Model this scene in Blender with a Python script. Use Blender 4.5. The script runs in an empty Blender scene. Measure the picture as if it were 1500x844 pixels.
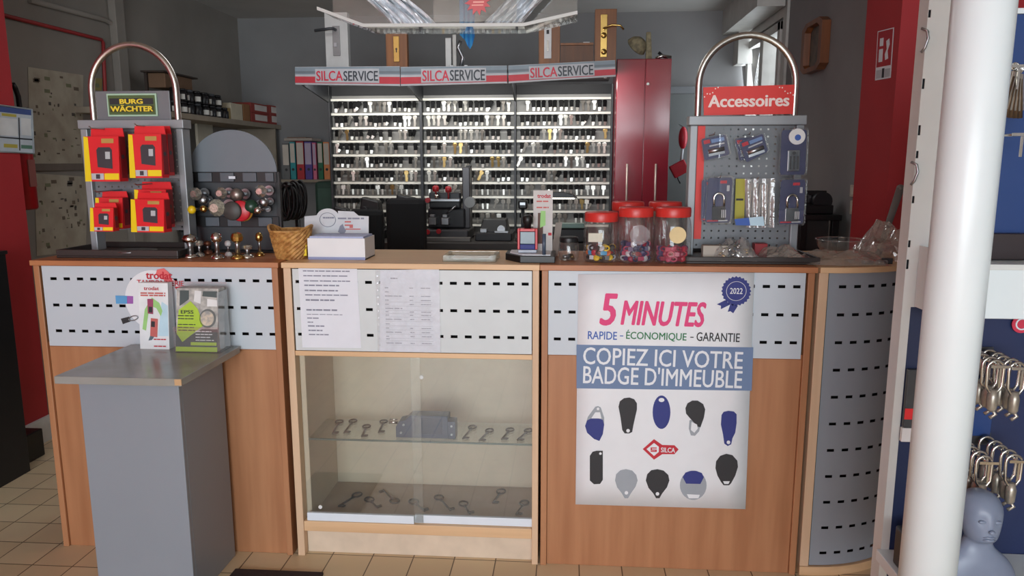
import bpy, bmesh, math, random
from mathutils import Vector, Matrix
random.seed(7)
SC = bpy.context.scene
COL = SC.collection
# ------------------------------------------------------------------ camera
F = 1090.0
PITCH, YAW, ROLL = math.radians(9.62), math.radians(4.35), 0.0013
CAM = Vector((0, -2.5, 1.443))
FWD = Vector((-math.sin(YAW) * math.cos(PITCH), math.cos(YAW) * math.cos(PITCH), -math.sin(PITCH)))
RIGHT = Vector((math.cos(YAW), math.sin(YAW), 0))
UP = RIGHT.cross(FWD)
cam_d = bpy.data.cameras.new('camera')
cam = bpy.data.objects.new('camera', cam_d)
COL.objects.link(cam)
R2 = RIGHT - UP * ROLL
U2 = UP + RIGHT * ROLL
m = Matrix((R2.normalized(), U2.normalized(), -FWD)).transposed().to_4x4()
m.translation = CAM
cam.matrix_world = m
cam_d.sensor_width = 36
cam_d.lens = F / 1500 * 36
cam_d.clip_start = 0.05
SC.camera = cam
# ------------------------------------------------------------------ light and exposure
SC.view_settings.view_transform = 'Standard'
SC.view_settings.look = 'None'
SC.view_settings.gamma = 1
SC.view_settings.exposure = 0.0
SC.view_settings.use_curve_mapping = False
SC.cycles.use_denoising = True
SC.cycles.max_bounces = 8
SC.cycles.transparent_max_bounces = 24
SC.cycles.caustics_reflective = False
SC.cycles.caustics_refractive = False
SC.cycles.sample_clamp_indirect = 6
W = bpy.data.worlds.new('world'); SC.world = W
W.use_nodes = True
W.node_tree.nodes['Background'].inputs[0].default_value = (0.75, 0.86, 1.0, 1)
W.node_tree.nodes['Background'].inputs[1].default_value = 1.0


def area_light(name, loc, target, sx, sy, power, color=(1, 1, 1), spread=180):
    d = bpy.data.lights.new(name, 'AREA')
    d.shape = 'RECTANGLE'; d.size = sx; d.size_y = sy; d.energy = power; d.color = color
    d.spread = math.radians(spread)
    o = bpy.data.objects.new(name, d); COL.objects.link(o)
    o.location = loc
    o.rotation_euler = (Vector(target) - Vector(loc)).to_track_quat('-Z', 'Y').to_euler()
    return o


# daylight through the shop window behind the photographer, and through the small window at the back right
area_light('shop_window_daylight', (-0.85, -6.45, 1.45), (-0.8, 0, 1.2), 2.8, 2.3, 212, (0.87, 0.945, 1.0))
area_light('shop_door_daylight', (1.35, -6.45, 1.75), (1.0, 0, 1.5), 0.9, 1.3, 42, (0.87, 0.945, 1.0))
area_light('added_ceiling_fill', (-0.9, 1.35, 2.66), (-0.9, 1.35, 0), 1.5, 0.25, 10, (0.96, 0.98, 1.0))  # added fill to lift the dim back walls; no fixture is known there
area_light('back_window_daylight', (1.62, 3.8, 1.9), (0.2, 3.4, 1.7), 1.0, 1.2, 22, (0.86, 0.94, 1.0))


# ------------------------------------------------------------------ photo rays to places on known planes
def ray(x, y):
    a = (x - 750) / F; b = (422 - y) / F
    return FWD + a * R2 + b * U2


def WY(x, y, Y): d = ray(x, y); return CAM + d * ((Y - CAM.y) / d.y)
def WZ(x, y, Z): d = ray(x, y); return CAM + d * ((Z - CAM.z) / d.z)
def WX(x, y, X): d = ray(x, y); return CAM + d * ((X - CAM.x) / d.x)


# ------------------------------------------------------------------ materials
def lin(c):
    c /= 255.0
    return c / 12.92 if c <= 0.04045 else ((c + 0.055) / 1.055) ** 2.4


MATS = {}


def mat(name, rgb, rough=0.5, metal=0.0, var=0.06, scale=12.0, kind='noise', emit=0, spec=0.5, rgb2=None, bump=0.0, stretch=(1, 1, 1)):
    if name in MATS: return MATS[name]
    M = bpy.data.materials.new(name); M.use_nodes = True
    N = M.node_tree.nodes; L = M.node_tree.links
    B = N['Principled BSDF']
    c = [lin(v) for v in rgb]
    B.inputs['Roughness'].default_value = rough
    B.inputs['Metallic'].default_value = metal
    B.inputs['Specular IOR Level'].default_value = spec
    tc = N.new('ShaderNodeTexCoord'); mp = N.new('ShaderNodeMapping')
    mp.inputs['Scale'].default_value = stretch
    L.new(tc.outputs['Object'], mp.inputs['Vector'])
    no = N.new('ShaderNodeTexNoise'); no.inputs['Scale'].default_value = scale; no.inputs['Detail'].default_value = 3
    L.new(mp.outputs[0], no.inputs['Vector'])
    mx = N.new('ShaderNodeMix'); mx.data_type = 'RGBA'
    c2 = [lin(v) for v in rgb2] if rgb2 else [min(1, v * (1 + var)) for v in c]
    c1 = c if rgb2 else [v * (1 - var) for v in c]
    mx.inputs['A'].default_value = (*c1, 1); mx.inputs['B'].default_value = (*c2, 1)
    rp = N.new('ShaderNodeMapRange'); rp.inputs['From Min'].default_value = 0.35; rp.inputs['From Max'].default_value = 0.65
    L.new(no.outputs['Fac'], rp.inputs['Value']); L.new(rp.outputs[0], mx.inputs['Factor'])
    L.new(mx.outputs['Result'], B.inputs['Base Color'])
    if bump:
        bp = N.new('ShaderNodeBump'); bp.inputs['Strength'].default_value = bump; bp.inputs['Distance'].default_value = 0.004
        L.new(no.outputs['Fac'], bp.inputs['Height']); L.new(bp.outputs[0], B.inputs['Normal'])
    if emit:
        L.new(mx.outputs['Result'], B.inputs['Emission Color']); B.inputs['Emission Strength'].default_value = emit
    MATS[name] = M
    return M


def glassy(name, tint=(1, 1, 1), gloss=0.09, rough=0.02, haze=0.0, haze_rgb=(200, 205, 205), bump=0.0, edge=0.5):
    """thin clear pane or film: see-through, mirrored at grazing angles, with a little milky haze"""
    if name in MATS: return MATS[name]
    M = bpy.data.materials.new(name); M.use_nodes = True
    N = M.node_tree.nodes; L = M.node_tree.links
    N.remove(N['Principled BSDF'])
    T = N.new('ShaderNodeBsdfTransparent'); T.inputs[0].default_value = (*tint, 1)
    G = N.new('ShaderNodeBsdfGlossy'); G.inputs['Roughness'].default_value = rough
    D = N.new('ShaderNodeBsdfDiffuse'); D.inputs[0].default_value = (*[lin(v) for v in haze_rgb], 1)
    lw = N.new('ShaderNodeLayerWeight'); lw.inputs['Blend'].default_value = 0.35
    mr = N.new('ShaderNodeMapRange'); mr.inputs['To Min'].default_value = gloss; mr.inputs['To Max'].default_value = edge
    L.new(lw.outputs['Facing'], mr.inputs['Value'])
    no = N.new('ShaderNodeTexNoise'); no.inputs['Scale'].default_value = 25
    tc = N.new('ShaderNodeTexCoord'); L.new(tc.outputs['Object'], no.inputs['Vector'])
    a = N.new('ShaderNodeMixShader'); b = N.new('ShaderNodeMixShader')
    hz = N.new('ShaderNodeMath'); hz.operation = 'MULTIPLY'; hz.inputs[1].default_value = haze * 2
    L.new(no.outputs['Fac'], hz.inputs[0])
    L.new(hz.outputs[0], a.inputs[0]); L.new(T.outputs[0], a.inputs[1]); L.new(D.outputs[0], a.inputs[2])
    L.new(mr.outputs[0], b.inputs[0]); L.new(a.outputs[0], b.inputs[1]); L.new(G.outputs[0], b.inputs[2])
    if bump:
        bp = N.new('ShaderNodeBump'); bp.inputs['Strength'].default_value = bump; bp.inputs['Distance'].default_value = 0.02
        L.new(no.outputs['Fac'], bp.inputs['Height']); L.new(bp.outputs[0], G.inputs['Normal'])
    L.new(b.outputs[0], N['Material Output'].inputs['Surface'])
    MATS[name] = M
    return M


def wood(name, rgb, rgb2, rough=0.45, scale=7, vertical=True):
    s = (3.0, 3.0, 0.22) if vertical else (0.22, 3.0, 3.0)
    return mat(name, rgb, rough, rgb2=rgb2, scale=scale, stretch=s)


# ------------------------------------------------------------------ mesh builder
class MB:
    def __init__(self):
        self.bm = bmesh.new(); self.M = Matrix.Identity(4); self.mi = 0; self.smooth = False

    def v(self, p): return self.bm.verts.new(self.M @ Vector(p))

    def f(self, vs):
        try:
            fc = self.bm.faces.new(vs)
        except ValueError:
            return None
        fc.material_index = self.mi; fc.smooth = self.smooth
        return fc

    def box(self, x0, x1, y0, y1, z0, z1):
        P = [self.v(p) for p in ((x0, y0, z0), (x1, y0, z0), (x1, y1, z0), (x0, y1, z0), (x0, y0, z1), (x1, y0, z1), (x1, y1, z1), (x0, y1, z1))]
        for q in ((0, 3, 2, 1), (4, 5, 6, 7), (0, 1, 5, 4), (1, 2, 6, 5), (2, 3, 7, 6), (3, 0, 4, 7)):
            self.f([P[i] for i in q])
        return self

    def hexa(self, lo, hi):
        """solid between two quads of points (same winding)"""
        a = [self.v(p) for p in lo]; b = [self.v(p) for p in hi]
        n = len(a)
        self.f(a[::-1]); self.f(b)
        for i in range(n): self.f([a[i], a[(i + 1) % n], b[(i + 1) % n], b[i]])
        return self

    def ring(self, c, r, ax, seg, ux=None):
        ax = Vector(ax).normalized()
        u = ax.orthogonal().normalized() if ux is None else ux
        w = ax.cross(u)
        return [self.v(Vector(c) + r * (math.cos(t) * u + math.sin(t) * w)) for t in (2 * math.pi * i / seg for i in range(seg))], u

    def bridge(self, a, b):
        n = len(a)
        sm = self.smooth; self.smooth = True
        for i in range(n): self.f([a[i], a[(i + 1) % n], b[(i + 1) % n], b[i]])
        self.smooth = sm

    def cyl(self, p0, p1, r0, r1=None, seg=20, caps=True):
        r1 = r0 if r1 is None else r1
        ax = Vector(p1) - Vector(p0)
        a, u = self.ring(p0, r0, ax, seg); b, _ = self.ring(p1, r1, ax, seg, u)
        self.bridge(a, b)
        if caps: self.f(a[::-1]); self.f(b)
        return self

    def tube(self, pts, r, seg=10, closed=False, caps=True):
        pts = [Vector(p) for p in pts]; n = len(pts)
        rs = r if isinstance(r, (list, tuple)) else [r] * n
        rings = []; u = None
        for i, p in enumerate(pts):
            if closed: d = pts[(i + 1) % n] - pts[i - 1]
            else: d = pts[min(i + 1, n - 1)] - pts[max(i - 1, 0)]
            d = d.normalized()
            if u is None: u = d.orthogonal().normalized()
            else:
                u = u - d * u.dot(d)
                u = u.normalized() if u.length > 1e-6 else d.orthogonal().normalized()
            w = d.cross(u)
            rings.append([self.v(p + rs[i] * (math.cos(t) * u + math.sin(t) * w)) for t in (2 * math.pi * k / seg for k in range(seg))])
        for i in range(n - 1): self.bridge(rings[i], rings[i + 1])
        if closed: self.bridge(rings[-1], rings[0])
        elif caps: self.f(rings[0][::-1]); self.f(rings[-1])
        return self

    def lathe(self, prof, c=(0, 0, 0), seg=28, capb=True, capt=True, axis='z'):
        c = Vector(c); rings = []
        for r, h in prof:
            rg = []
            for k in range(seg):
                t = 2 * math.pi * k / seg
                p = (r * math.cos(t), r * math.sin(t), h)
                if axis == 'y': p = (p[0], h, p[1] * -1)
                if axis == 'x': p = (h, p[0], p[1])
                rg.append(self.v(c + Vector(p)))
            rings.append(rg)
        for a, b in zip(rings, rings[1:]): self.bridge(a, b)
        if capb: self.f(rings[0][::-1])
        if capt: self.f(rings[-1])
        return self

    def prism(self, pts, y0, y1):
        """polygon in x,z drawn anticlockwise seen from -y, from depth y0 (front) to y1"""
        a = [self.v((x, y0, z)) for x, z in pts]; b = [self.v((x, y1, z)) for x, z in pts]
        n = len(a)
        self.f(a); self.f(b[::-1])
        for i in range(n): self.f([a[(i + 1) % n], a[i], b[i], b[(i + 1) % n]])
        return self

    def blob(self, c, r, seg=14, rings=9, squash=(1, 1, 1), jit=0.0):
        c = Vector(c); prev = None; sm = self.smooth; self.smooth = jit == 0 or sm
        top = self.v(c + Vector((0, 0, r * squash[2]))); bot = self.v(c - Vector((0, 0, r * squash[2])))
        R = []
        for i in range(1, rings):
            t = math.pi * i / rings
            R.append([self.v(c + Vector((r * squash[0] * math.sin(t) * math.cos(a) * (1 + random.uniform(-jit, jit)), r * squash[1] * math.sin(t) * math.sin(a) * (1 + random.uniform(-jit, jit)), r * squash[2] * math.cos(t) * (1 + random.uniform(-jit, jit))))) for a in (2 * math.pi * k / seg for k in range(seg))])
        for k in range(seg):
            self.f([top, R[0][k], R[0][(k + 1) % seg]]); self.f([bot, R[-1][(k + 1) % seg], R[-1][k]])
        for a, b in zip(R, R[1:]):
            for k in range(seg): self.f([a[k], b[k], b[(k + 1) % seg], a[(k + 1) % seg]])
        self.smooth = sm
        return self

    def plate(self, us, vs, hole, fn):
        """sheet over the grid us x vs with the cells hole(i,j) left open; fn(u,v) gives the place"""
        g = {}
        def gv(i, j):
            if (i, j) not in g: g[(i, j)] = self.v(fn(us[i], vs[j]))
            return g[(i, j)]
        for i in range(len(us) - 1):
            for j in range(len(vs) - 1):
                if not hole(i, j): self.f([gv(i, j), gv(i + 1, j), gv(i + 1, j + 1), gv(i, j + 1)])
        return self

    def build(self, name, mats, parent=None, bevel=0.0, solid=0.0, sub=0, origin=None):
        me = bpy.data.meshes.new(name)
        off = Vector((0, 0, 0))
        if parent is not None:
            q = parent
            while q is not None: off += Vector(q.location); q = q.parent
        elif origin is not None: off = Vector(origin)
        if off.length: bmesh.ops.translate(self.bm, verts=self.bm.verts, vec=-off)
        bmesh.ops.recalc_face_normals(self.bm, faces=self.bm.faces)
        self.bm.to_mesh(me); self.bm.free()
        for mm in (mats if isinstance(mats, (list, tuple)) else [mats]): me.materials.append(mm)
        o = bpy.data.objects.new(name, me); COL.objects.link(o)
        if parent is not None: o.parent = parent
        elif origin is not None: o.location = origin
        if solid:
            s = o.modifiers.new('solid', 'SOLIDIFY'); s.thickness = solid; s.offset = 0
        if bevel:
            b = o.modifiers.new('bevel', 'BEVEL'); b.width = bevel; b.segments = 2; b.limit_method = 'ANGLE'; b.harden_normals = False
        if sub:
            s = o.modifiers.new('sub', 'SUBSURF'); s.levels = sub; s.render_levels = sub
        return o


LABELS = {}


def tag(o, label, cat, group=None):
    o['label'] = label; o['category'] = cat
    if group: o['group'] = group
    return o


def thing(name, label, cat, loc=(0, 0, 0), group=None):
    o = bpy.data.objects.new(name, None); COL.objects.link(o)
    o.empty_display_size = 0.03
    o.location = loc
    return tag(o, label, cat, group)


def structure(o):
    o['kind'] = 'structure'; return o


def copy_tree(o, parent=None):
    c = o.copy(); COL.objects.link(c)
    if parent is not None: c.parent = parent
    for ch in list(o.children): copy_tree(ch, c)
    return c


def box_obj(name, mats, parent, x0, x1, y0, y1, z0, z1, bevel=0.002, M=None):
    b = MB()
    if M is not None: b.M = M
    b.box(min(x0, x1), max(x0, x1), min(y0, y1), max(y0, y1), min(z0, z1), max(z0, z1))
    return b.build(name, mats, parent, bevel)


def frame_at(p, rx=0, ry=0, rz=0):
    return Matrix.Translation(Vector(p)) @ Matrix.Rotation(rz, 4, 'Z') @ Matrix.Rotation(rx, 4, 'X') @ Matrix.Rotation(ry, 4, 'Y')


def lettering(s, m, parent, c, w=None, h=None, bold=0.0, shear=0.0, ext=0.0006, name='lettering', M=None, label=None, roll=0.0):
    """words centred at c on a wall-like plane facing the shop (-y), stretched to w x h; M: other plane (local x right, z up)"""
    cu = bpy.data.curves.new('words', 'FONT'); cu.body = s; cu.resolution_u = 3; cu.shear = shear
    t = bpy.data.objects.new('words', cu); COL.objects.link(t)
    dg = bpy.context.evaluated_depsgraph_get(); dg.update()
    me = bpy.data.meshes.new_from_object(t.evaluated_get(dg))
    bpy.data.objects.remove(t)
    if bold:                                    # heavier strokes
        bb = bmesh.new(); layer = 0
        for k in range(-2, 3):
            for kz in (0, 0.5, -0.5) if k in (-1, 1) else (0,):
                n0 = len(bb.verts); bb.from_mesh(me); bb.verts.ensure_lookup_table()
                layer += 1
                bmesh.ops.translate(bb, verts=bb.verts[n0:], vec=(k * bold / 2, kz * bold, layer * 0.00005))
        bb.to_mesh(me); bb.free()
    xs = [v.co.x for v in me.vertices]; ys = [v.co.y for v in me.vertices]
    cx, cy = (min(xs) + max(xs)) / 2, (min(ys) + max(ys)) / 2
    bw, bh = max(xs) - min(xs), max(ys) - min(ys)
    sx = (w / bw) if w else None; sy = (h / bh) if h else None
    sx = sx or sy; sy = sy or sx
    X = (M if M is not None else Matrix.Translation(Vector(c))) @ Matrix.Rotation(roll, 4, 'Y')
    off = Vector((0, 0, 0)); q = parent
    while q is not None: off += Vector(q.location); q = q.parent
    for v in me.vertices:
        v.co = X @ Vector(((v.co.x - cx) * sx, -ext - v.co.z, (v.co.y - cy) * sy)) - off
    me.materials.clear(); me.materials.append(m)
    o = bpy.data.objects.new(name, me); COL.objects.link(o); o.parent = parent
    if label: o['label'] = label
    return o


def printed_lines(b, x0, x1, zs, y, h, words=6, mi=0, ragged=0.25):
    """rows of small printed words"""
    b.mi = mi
    for z in zs:
        x = x0; end = x1 - (x1 - x0) * random.random() * ragged
        while x < end - 0.004:
            w = min(random.uniform(0.5, 1.6) * (x1 - x0) / words, end - x)
            b.box(x, x + w * 0.86, y - 0.0006, y - 0.0001, z - h / 2, z + h / 2)
            x += w
# ================================================================== the room
m_wall = mat('grey_wall_paint', (138, 137, 137), 0.85, scale=3, var=0.05)
m_wall_l = mat('dusty_wall_paint', (140, 134, 127), 0.85, scale=2, var=0.09)
m_ceil = mat('ceiling_paint', (200, 198, 194), 0.9, scale=2)
m_red = mat('red_wall_paint', (178, 46, 52), 0.6, scale=4, var=0.05)
m_white = mat('white_paint', (225, 226, 226), 0.5)
m_white_metal = mat('white_enamel', (216, 224, 227), 0.32, var=0.02, scale=5)
m_black = mat('black_plastic', (22, 22, 24), 0.4)
m_dark = mat('dark_grey_metal', (60, 62, 66), 0.45)
m_chrome = mat('chrome', (215, 213, 208), 0.14, 1.0, var=0.05)
m_brass = mat('brass', (205, 170, 100), 0.25, 1.0, var=0.1)
m_steel = mat('steel', (170, 172, 175), 0.35, 1.0)
m_grey_metal = mat('grey_metal', (128, 131, 135), 0.45, 0.0, var=0.04)
m_ink = mat('dark_ink', (52, 54, 62), 0.8)
m_ink_soft = mat('faint_ink', (140, 142, 156), 0.8)
m_paper = mat('paper', (226, 229, 238), 0.75, var=0.02)
m_clear = glassy('clear_plastic', gloss=0.06, haze=0.05)

m_floor = bpy.data.materials.new('beige_floor_tiles'); m_floor.use_nodes = True
N = m_floor.node_tree.nodes; L = m_floor.node_tree.links
B = N['Principled BSDF']; B.inputs['Roughness'].default_value = 0.42
tc = N.new('ShaderNodeTexCoord'); mp = N.new('ShaderNodeMapping')
mp.inputs['Location'].default_value = (0.0985 + 0.002, -0.015 + 0.002, 0)
L.new(tc.outputs['Object'], mp.inputs[0])
br = N.new('ShaderNodeTexBrick'); br.offset = 0; br.squash = 1
br.inputs['Scale'].default_value = 1; br.inputs['Brick Width'].default_value = 0.1525; br.inputs['Row Height'].default_value = 0.1525
br.inputs['Mortar Size'].default_value = 0.0022; br.inputs['Mortar Smooth'].default_value = 0.1
br.inputs['Color1'].default_value = (lin(226), lin(204), lin(168), 1); br.inputs['Color2'].default_value = (lin(214), lin(190), lin(154), 1)
br.inputs['Mortar'].default_value = (lin(105), lin(86), lin(66), 1)
L.new(mp.outputs[0], br.inputs['Vector'])
no = N.new('ShaderNodeTexNoise'); no.inputs['Scale'].default_value = 9
L.new(tc.outputs['Object'], no.inputs['Vector'])
mx = N.new('ShaderNodeMix'); mx.data_type = 'RGBA'; mx.blend_type = 'MULTIPLY'; mx.inputs['Factor'].default_value = 0.35
L.new(br.outputs['Color'], mx.inputs['A']); L.new(no.outputs['Color'], mx.inputs['B'])
hs = N.new('ShaderNodeMix'); hs.data_type = 'RGBA'; hs.inputs['Factor'].default_value = 0.8
L.new(mx.outputs['Result'], hs.inputs['A']); L.new(br.outputs['Color'], hs.inputs['B'])
L.new(hs.outputs['Result'], B.inputs['Base Color'])

FRONT, BACK, LEFT, RIGHTW, CEIL = -6.5, 4.2, -2.95, 3.0, 2.7
RB = 1.5    # back right wall
structure(MB().box(LEFT - 0.1, RIGHTW + 0.1, FRONT - 0.1, BACK + 0.1, -0.06, 0).build('floor', m_floor))
structure(MB().box(LEFT - 0.1, RIGHTW + 0.1, FRONT - 0.1, BACK + 0.1, CEIL, CEIL + 0.06).build('ceiling', m_ceil))
structure(MB().box(LEFT - 0.1, LEFT, 1.07, BACK, 0, CEIL).build('wall_left_back', m_wall_l))
structure(MB().box(LEFT - 0.1, -2.73, FRONT, 1.07, 0, CEIL).build('wall_left_front', m_red))
structure(MB().box(LEFT - 0.1, RIGHTW + 0.1, BACK, BACK + 0.1, 0, CEIL).build('wall_back', m_wall))
# right wall of the work area with the small window near the back corner
WY0, WY1, WZ0, WZ1 = 3.1, 4.12, 1.05, 2.42
b = MB()
b.box(RB, RB + 0.12, 1.40, WY0, 0, CEIL); b.box(RB, RB + 0.12, WY1, BACK, 0, CEIL)
b.box(RB, RB + 0.12, WY0, WY1, 0, WZ0); b.box(RB, RB + 0.12, WY0, WY1, WZ1, CEIL)
structure(b.build('wall_right_back', m_wall))
structure(MB().box(1.43, 1.8, 1.0, 1.40, 0, CEIL).build('wall_right_pillar', m_red))
structure(MB().box(1.8, RIGHTW, 1.05, 1.4, 0, CEIL).build('wall_right_rear', m_red))
structure(MB().box(RIGHTW, RIGHTW + 0.1, FRONT, 1.4, 0, CEIL).build('wall_right_front', m_wall))
b = MB()
b.box(LEFT, RIGHTW, FRONT - 0.1, FRONT, 0, 0.25); b.box(LEFT, RIGHTW, FRONT - 0.1, FRONT, 2.65, CEIL)
b.box(LEFT, -2.3, FRONT - 0.1, FRONT, 0.25, 2.65); b.box(0.6, 0.85, FRONT - 0.1, FRONT, 0.25, 2.65); b.box(0.85, 1.85, FRONT - 0.1, FRONT, 0.25, 1.05); b.box(0.85, 1.85, FRONT - 0.1, FRONT, 2.45, 2.65); b.box(1.85, RIGHTW, FRONT - 0.1, FRONT, 0.25, 2.65)
structure(b.build('wall_front', m_white))
# windows
w2 = MB(); w2.box(-2.3, 0.6, FRONT - 0.08, FRONT - 0.02, 0.25, 0.31); w2.box(-2.3, 0.6, FRONT - 0.08, FRONT - 0.02, 2.59, 2.65)
for x in (-2.3, -1.35, -0.4, 0.54): w2.box(x, x + 0.06, FRONT - 0.08, FRONT - 0.02, 0.31, 2.59)
structure(w2.build('window_2', m_white_metal))
m_wframe = mat('window_frame_paint', (196, 194, 188), 0.5)
b = MB()
for y0, y1 in ((WY0, WY0 + 0.07), (WY1 - 0.07, WY1), ((WY0 + WY1) / 2 - 0.05, (WY0 + WY1) / 2 + 0.05)):
    b.box(RB - 0.03, RB + 0.08, y0, y1, WZ0, WZ1)
b.box(RB - 0.03, RB + 0.08, WY0, WY1, WZ0, WZ0 + 0.06); b.box(RB - 0.03, RB + 0.08, WY0, WY1, WZ1 - 0.06, WZ1)
win = structure(b.build('window_1', m_wframe, None, 0.004))
b = MB(); b.box(RB + 0.03, RB + 0.036, WY0 + 0.06, WY1 - 0.06, WZ0 + 0.05, WZ1 - 0.05)
b.build('pane', glassy('window_pane', gloss=0.05, haze=0.02), win)
b = MB(); b.box(RB - 0.02, RB - 0.002, WY0 - 0.12, WY0 - 0.03, WZ0 - 0.1, CEIL); b.box(RB - 0.02, RB - 0.002, WY0 - 0.03, WY1 + 0.05, WZ1 + 0.02, CEIL)
structure(b.build('trim_1', m_wframe))
# boxed-in pipe under the ceiling at the back right corner and roller box
b = MB(); b.box(1.28, RB - 0.03, 3.0, BACK, 2.5, CEIL)
structure(b.build('trim_2', m_wframe))
p = WY(1077, 95, 4.1); q = WY(1100, 62, 4.1)
bx = MB().box(p.x, q.x, 4.02, BACK, p.z, q.z + 0.12).build('junction_box', m_wframe, None, 0.004)
tag(bx, 'pale box fixed high on the back wall beside the small window', 'junction box')
# door in the back wall
m_door = mat('door_paint', (122, 126, 126), 0.6, scale=3)
dl, dr, dz = 0.86, 1.40, 2.06
d1 = structure(MB().box(dl, dr, BACK - 0.02, BACK, 0, dz - 0.04).build('door_1', m_door))
b = MB(); b.box(dl - 0.05, dl, BACK - 0.035, BACK, 0, dz + 0.02); b.box(dl, dr, BACK - 0.035, BACK, dz - 0.04, dz + 0.02); b.box(dr, dr + 0.05, BACK - 0.035, BACK, 0, dz + 0.02)
structure(b.build('trim_3', m_grey_metal, None, 0.003))
b = MB(); b.cyl((dl + 0.07, BACK - 0.02, 0.98), (dl + 0.07, BACK - 0.07, 0.98), 0.012); b.cyl((dl + 0.07, BACK - 0.07, 0.98), (dl + 0.17, BACK - 0.07, 0.98), 0.009)
b.build('door_handle', m_steel, d1)
structure(MB().box(-2.73, -2.715, 0.68, 1.07, 0, 0.13).build('baseboard_left', m_white))
# conduit boxes on the left wall: the vertical chase and two cables
yc = WX(172, 100, LEFT).y
b = MB(); b.box(LEFT, LEFT + 0.05, yc - 0.05, yc + 0.05, 0, CEIL)
structure(b.build('trim_4', m_wall_l, None, 0.004))
pts = [WX(20, 26, LEFT + 0.02), WX(150, 58, LEFT + 0.02), WX(153, 62, LEFT + 0.02), WX(156, 140, LEFT + 0.02), WX(157, 250, LEFT + 0.02)]
pts[0].y = 1.09
c = MB().tube([(LEFT + 0.012, p.y, p.z) for p in pts], 0.011, 8).build('cable', mat('red_cable', (150, 42, 44), 0.5))
tag(c, 'red cable clipped along the left wall, bending down beside the map', 'cable')
pts = [WX(40, 0, LEFT), WX(150, 29, LEFT), WX(164, 36, LEFT), WX(168, 50, LEFT)]
c = MB().tube([(LEFT + 0.012, p.y, p.z) for p in pts], 0.016, 8).build('pipe', m_wall_l)
tag(c, 'painted grey pipe running above the red cable on the left wall', 'pipe')
# floor mat at the bottom edge of the view
p = WZ(345, 837, 0); q = WZ(475, 841, 0)
b = MB().box(p.x, q.x, -0.7, p.y, 0.0, 0.012)
tag(b.build('floor_mat', mat('dark_mat', (52, 36, 34), 0.95, bump=0.5, scale=90), None, 0.003), 'dark brown floor mat on the tiles in front of the glass cabinet', 'mat')
# ================================================================== the counter
w_or = wood('orange_beech', (182, 128, 90), (166, 112, 76))
w_or_h = wood('orange_beech_edge', (188, 126, 84), (168, 106, 68), vertical=False)
w_lt = wood('pale_maple', (220, 188, 156), (208, 174, 142))
w_lt_h = wood('pale_maple_edge', (226, 188, 146), (212, 172, 130), vertical=False)
m_perf = mat('pale_blue_enamel', (196, 204, 212), 0.4, var=0.02, scale=2)
m_perf_g = mat('grey_blue_enamel', (150, 156, 165), 0.45, var=0.02, scale=2)
m_slot_shade = mat('slot_shade', (30, 28, 27), 0.9)  # near-black colour puts the shade inside the slots into the backing
CT = 1.10   # counter top height
DEP = 0.40


def perforated(name, x0, x1, z0, z1, y, cols, rows, mm, parent, sw=0.024, sh=0.0105):
    us = [x0]; 
    for c in cols: us += [c - sw / 2, c + sw / 2]
    us.append(x1); vs = [z0]
    for r in sorted(rows): vs += [r - sh / 2, r + sh / 2]
    vs.append(z1)
    b = MB().plate(us, vs, lambda i, j: i % 2 == 1 and j % 2 == 1, lambda u, v: (u, y, v))
    return b.build(name, mm, parent, solid=0.0014)


def cols_from(first, last, pitch):
    n = int(round((last - first) / pitch)); return [first + i * (last - first) / n for i in range(n + 1)]


def plain_unit(name, label, X0, X1, P0, P1, cols, wv, wh):
    T = thing(name, label, 'counter', ((X0 + X1) / 2, DEP / 2, 0), 'shop counter units')
    box_obj('worktop', wh, T, X0, X1, -0.012, DEP, CT - 0.019, CT, 0.0015)
    s = 0.022
    box_obj('side_panel', wv, T, X0 + 0.006, X0 + 0.006 + s, -0.004, DEP - 0.01, 0, CT - 0.0195)
    box_obj('side_panel', wv, T, X1 - 0.006 - s, X1 - 0.006, -0.004, DEP - 0.01, 0, CT - 0.0195)
    xa, xb = X0 + 0.006 + s + 0.0005, X1 - 0.006 - s - 0.0005
    box_obj('front_panel', wv, T, xa, xb, 0.006, 0.024, 0, 0.783)
    box_obj('rail', wh, T, xa, xb, 0.004, 0.03, 0.7835, 0.80)
    box_obj('back_board', m_slot_shade, T, xa, xb, 0.05, 0.06, 0.80, CT - 0.0195)
    perforated('perforated_panel', P0, P1, 0.786, 1.079, 0.0005, cols, (1.033, 0.937, 0.842), m_perf, T)
    return T


plain_unit('counter_unit', 'orange beech counter unit behind the grey pedestal, with a slotted pale blue strip', -1.912, -1.003, -1.877, -1.02, cols_from(-1.836, -1.04, 0.05), w_or, w_or_h)
plain_unit('counter_unit', 'orange beech counter unit carrying the large white badge poster', -0.0945, 0.82, -0.0655, 0.785, cols_from(-0.034, 0.758, 0.05), w_or, w_or_h)

# ---------- glass fronted cabinet in the middle
X0, X1 = -0.9925, -0.0955
G = thing('display_cabinet', 'pale maple counter cabinet with sliding glass doors and old keys inside', 'cabinet', ((X0 + X1) / 2, DEP / 2, 0), 'shop counter units')
box_obj('worktop', w_lt_h, G, X0, X1, -0.012, DEP, CT - 0.019, CT, 0.0015)
b = MB(); b.box(X0 + 0.004, X0 + 0.03, -0.004, DEP - 0.02, 0, CT - 0.0195); b.build('side_panel', w_lt, G, 0.0015)
b = MB(); b.box(X1 - 0.024, X1 - 0.002, -0.004, DEP - 0.02, 0, CT - 0.0195); b.build('side_panel', w_lt, G, 0.0015)
xa, xb = X0 + 0.0305, X1 - 0.0245
box_obj('rail', w_lt_h, G, xa, xb, -0.002, 0.03, 0.766, 0.784)
box_obj('back_board', m_slot_shade, G, xa, xb, 0.05, 0.06, 0.786, CT - 0.0195)
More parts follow.
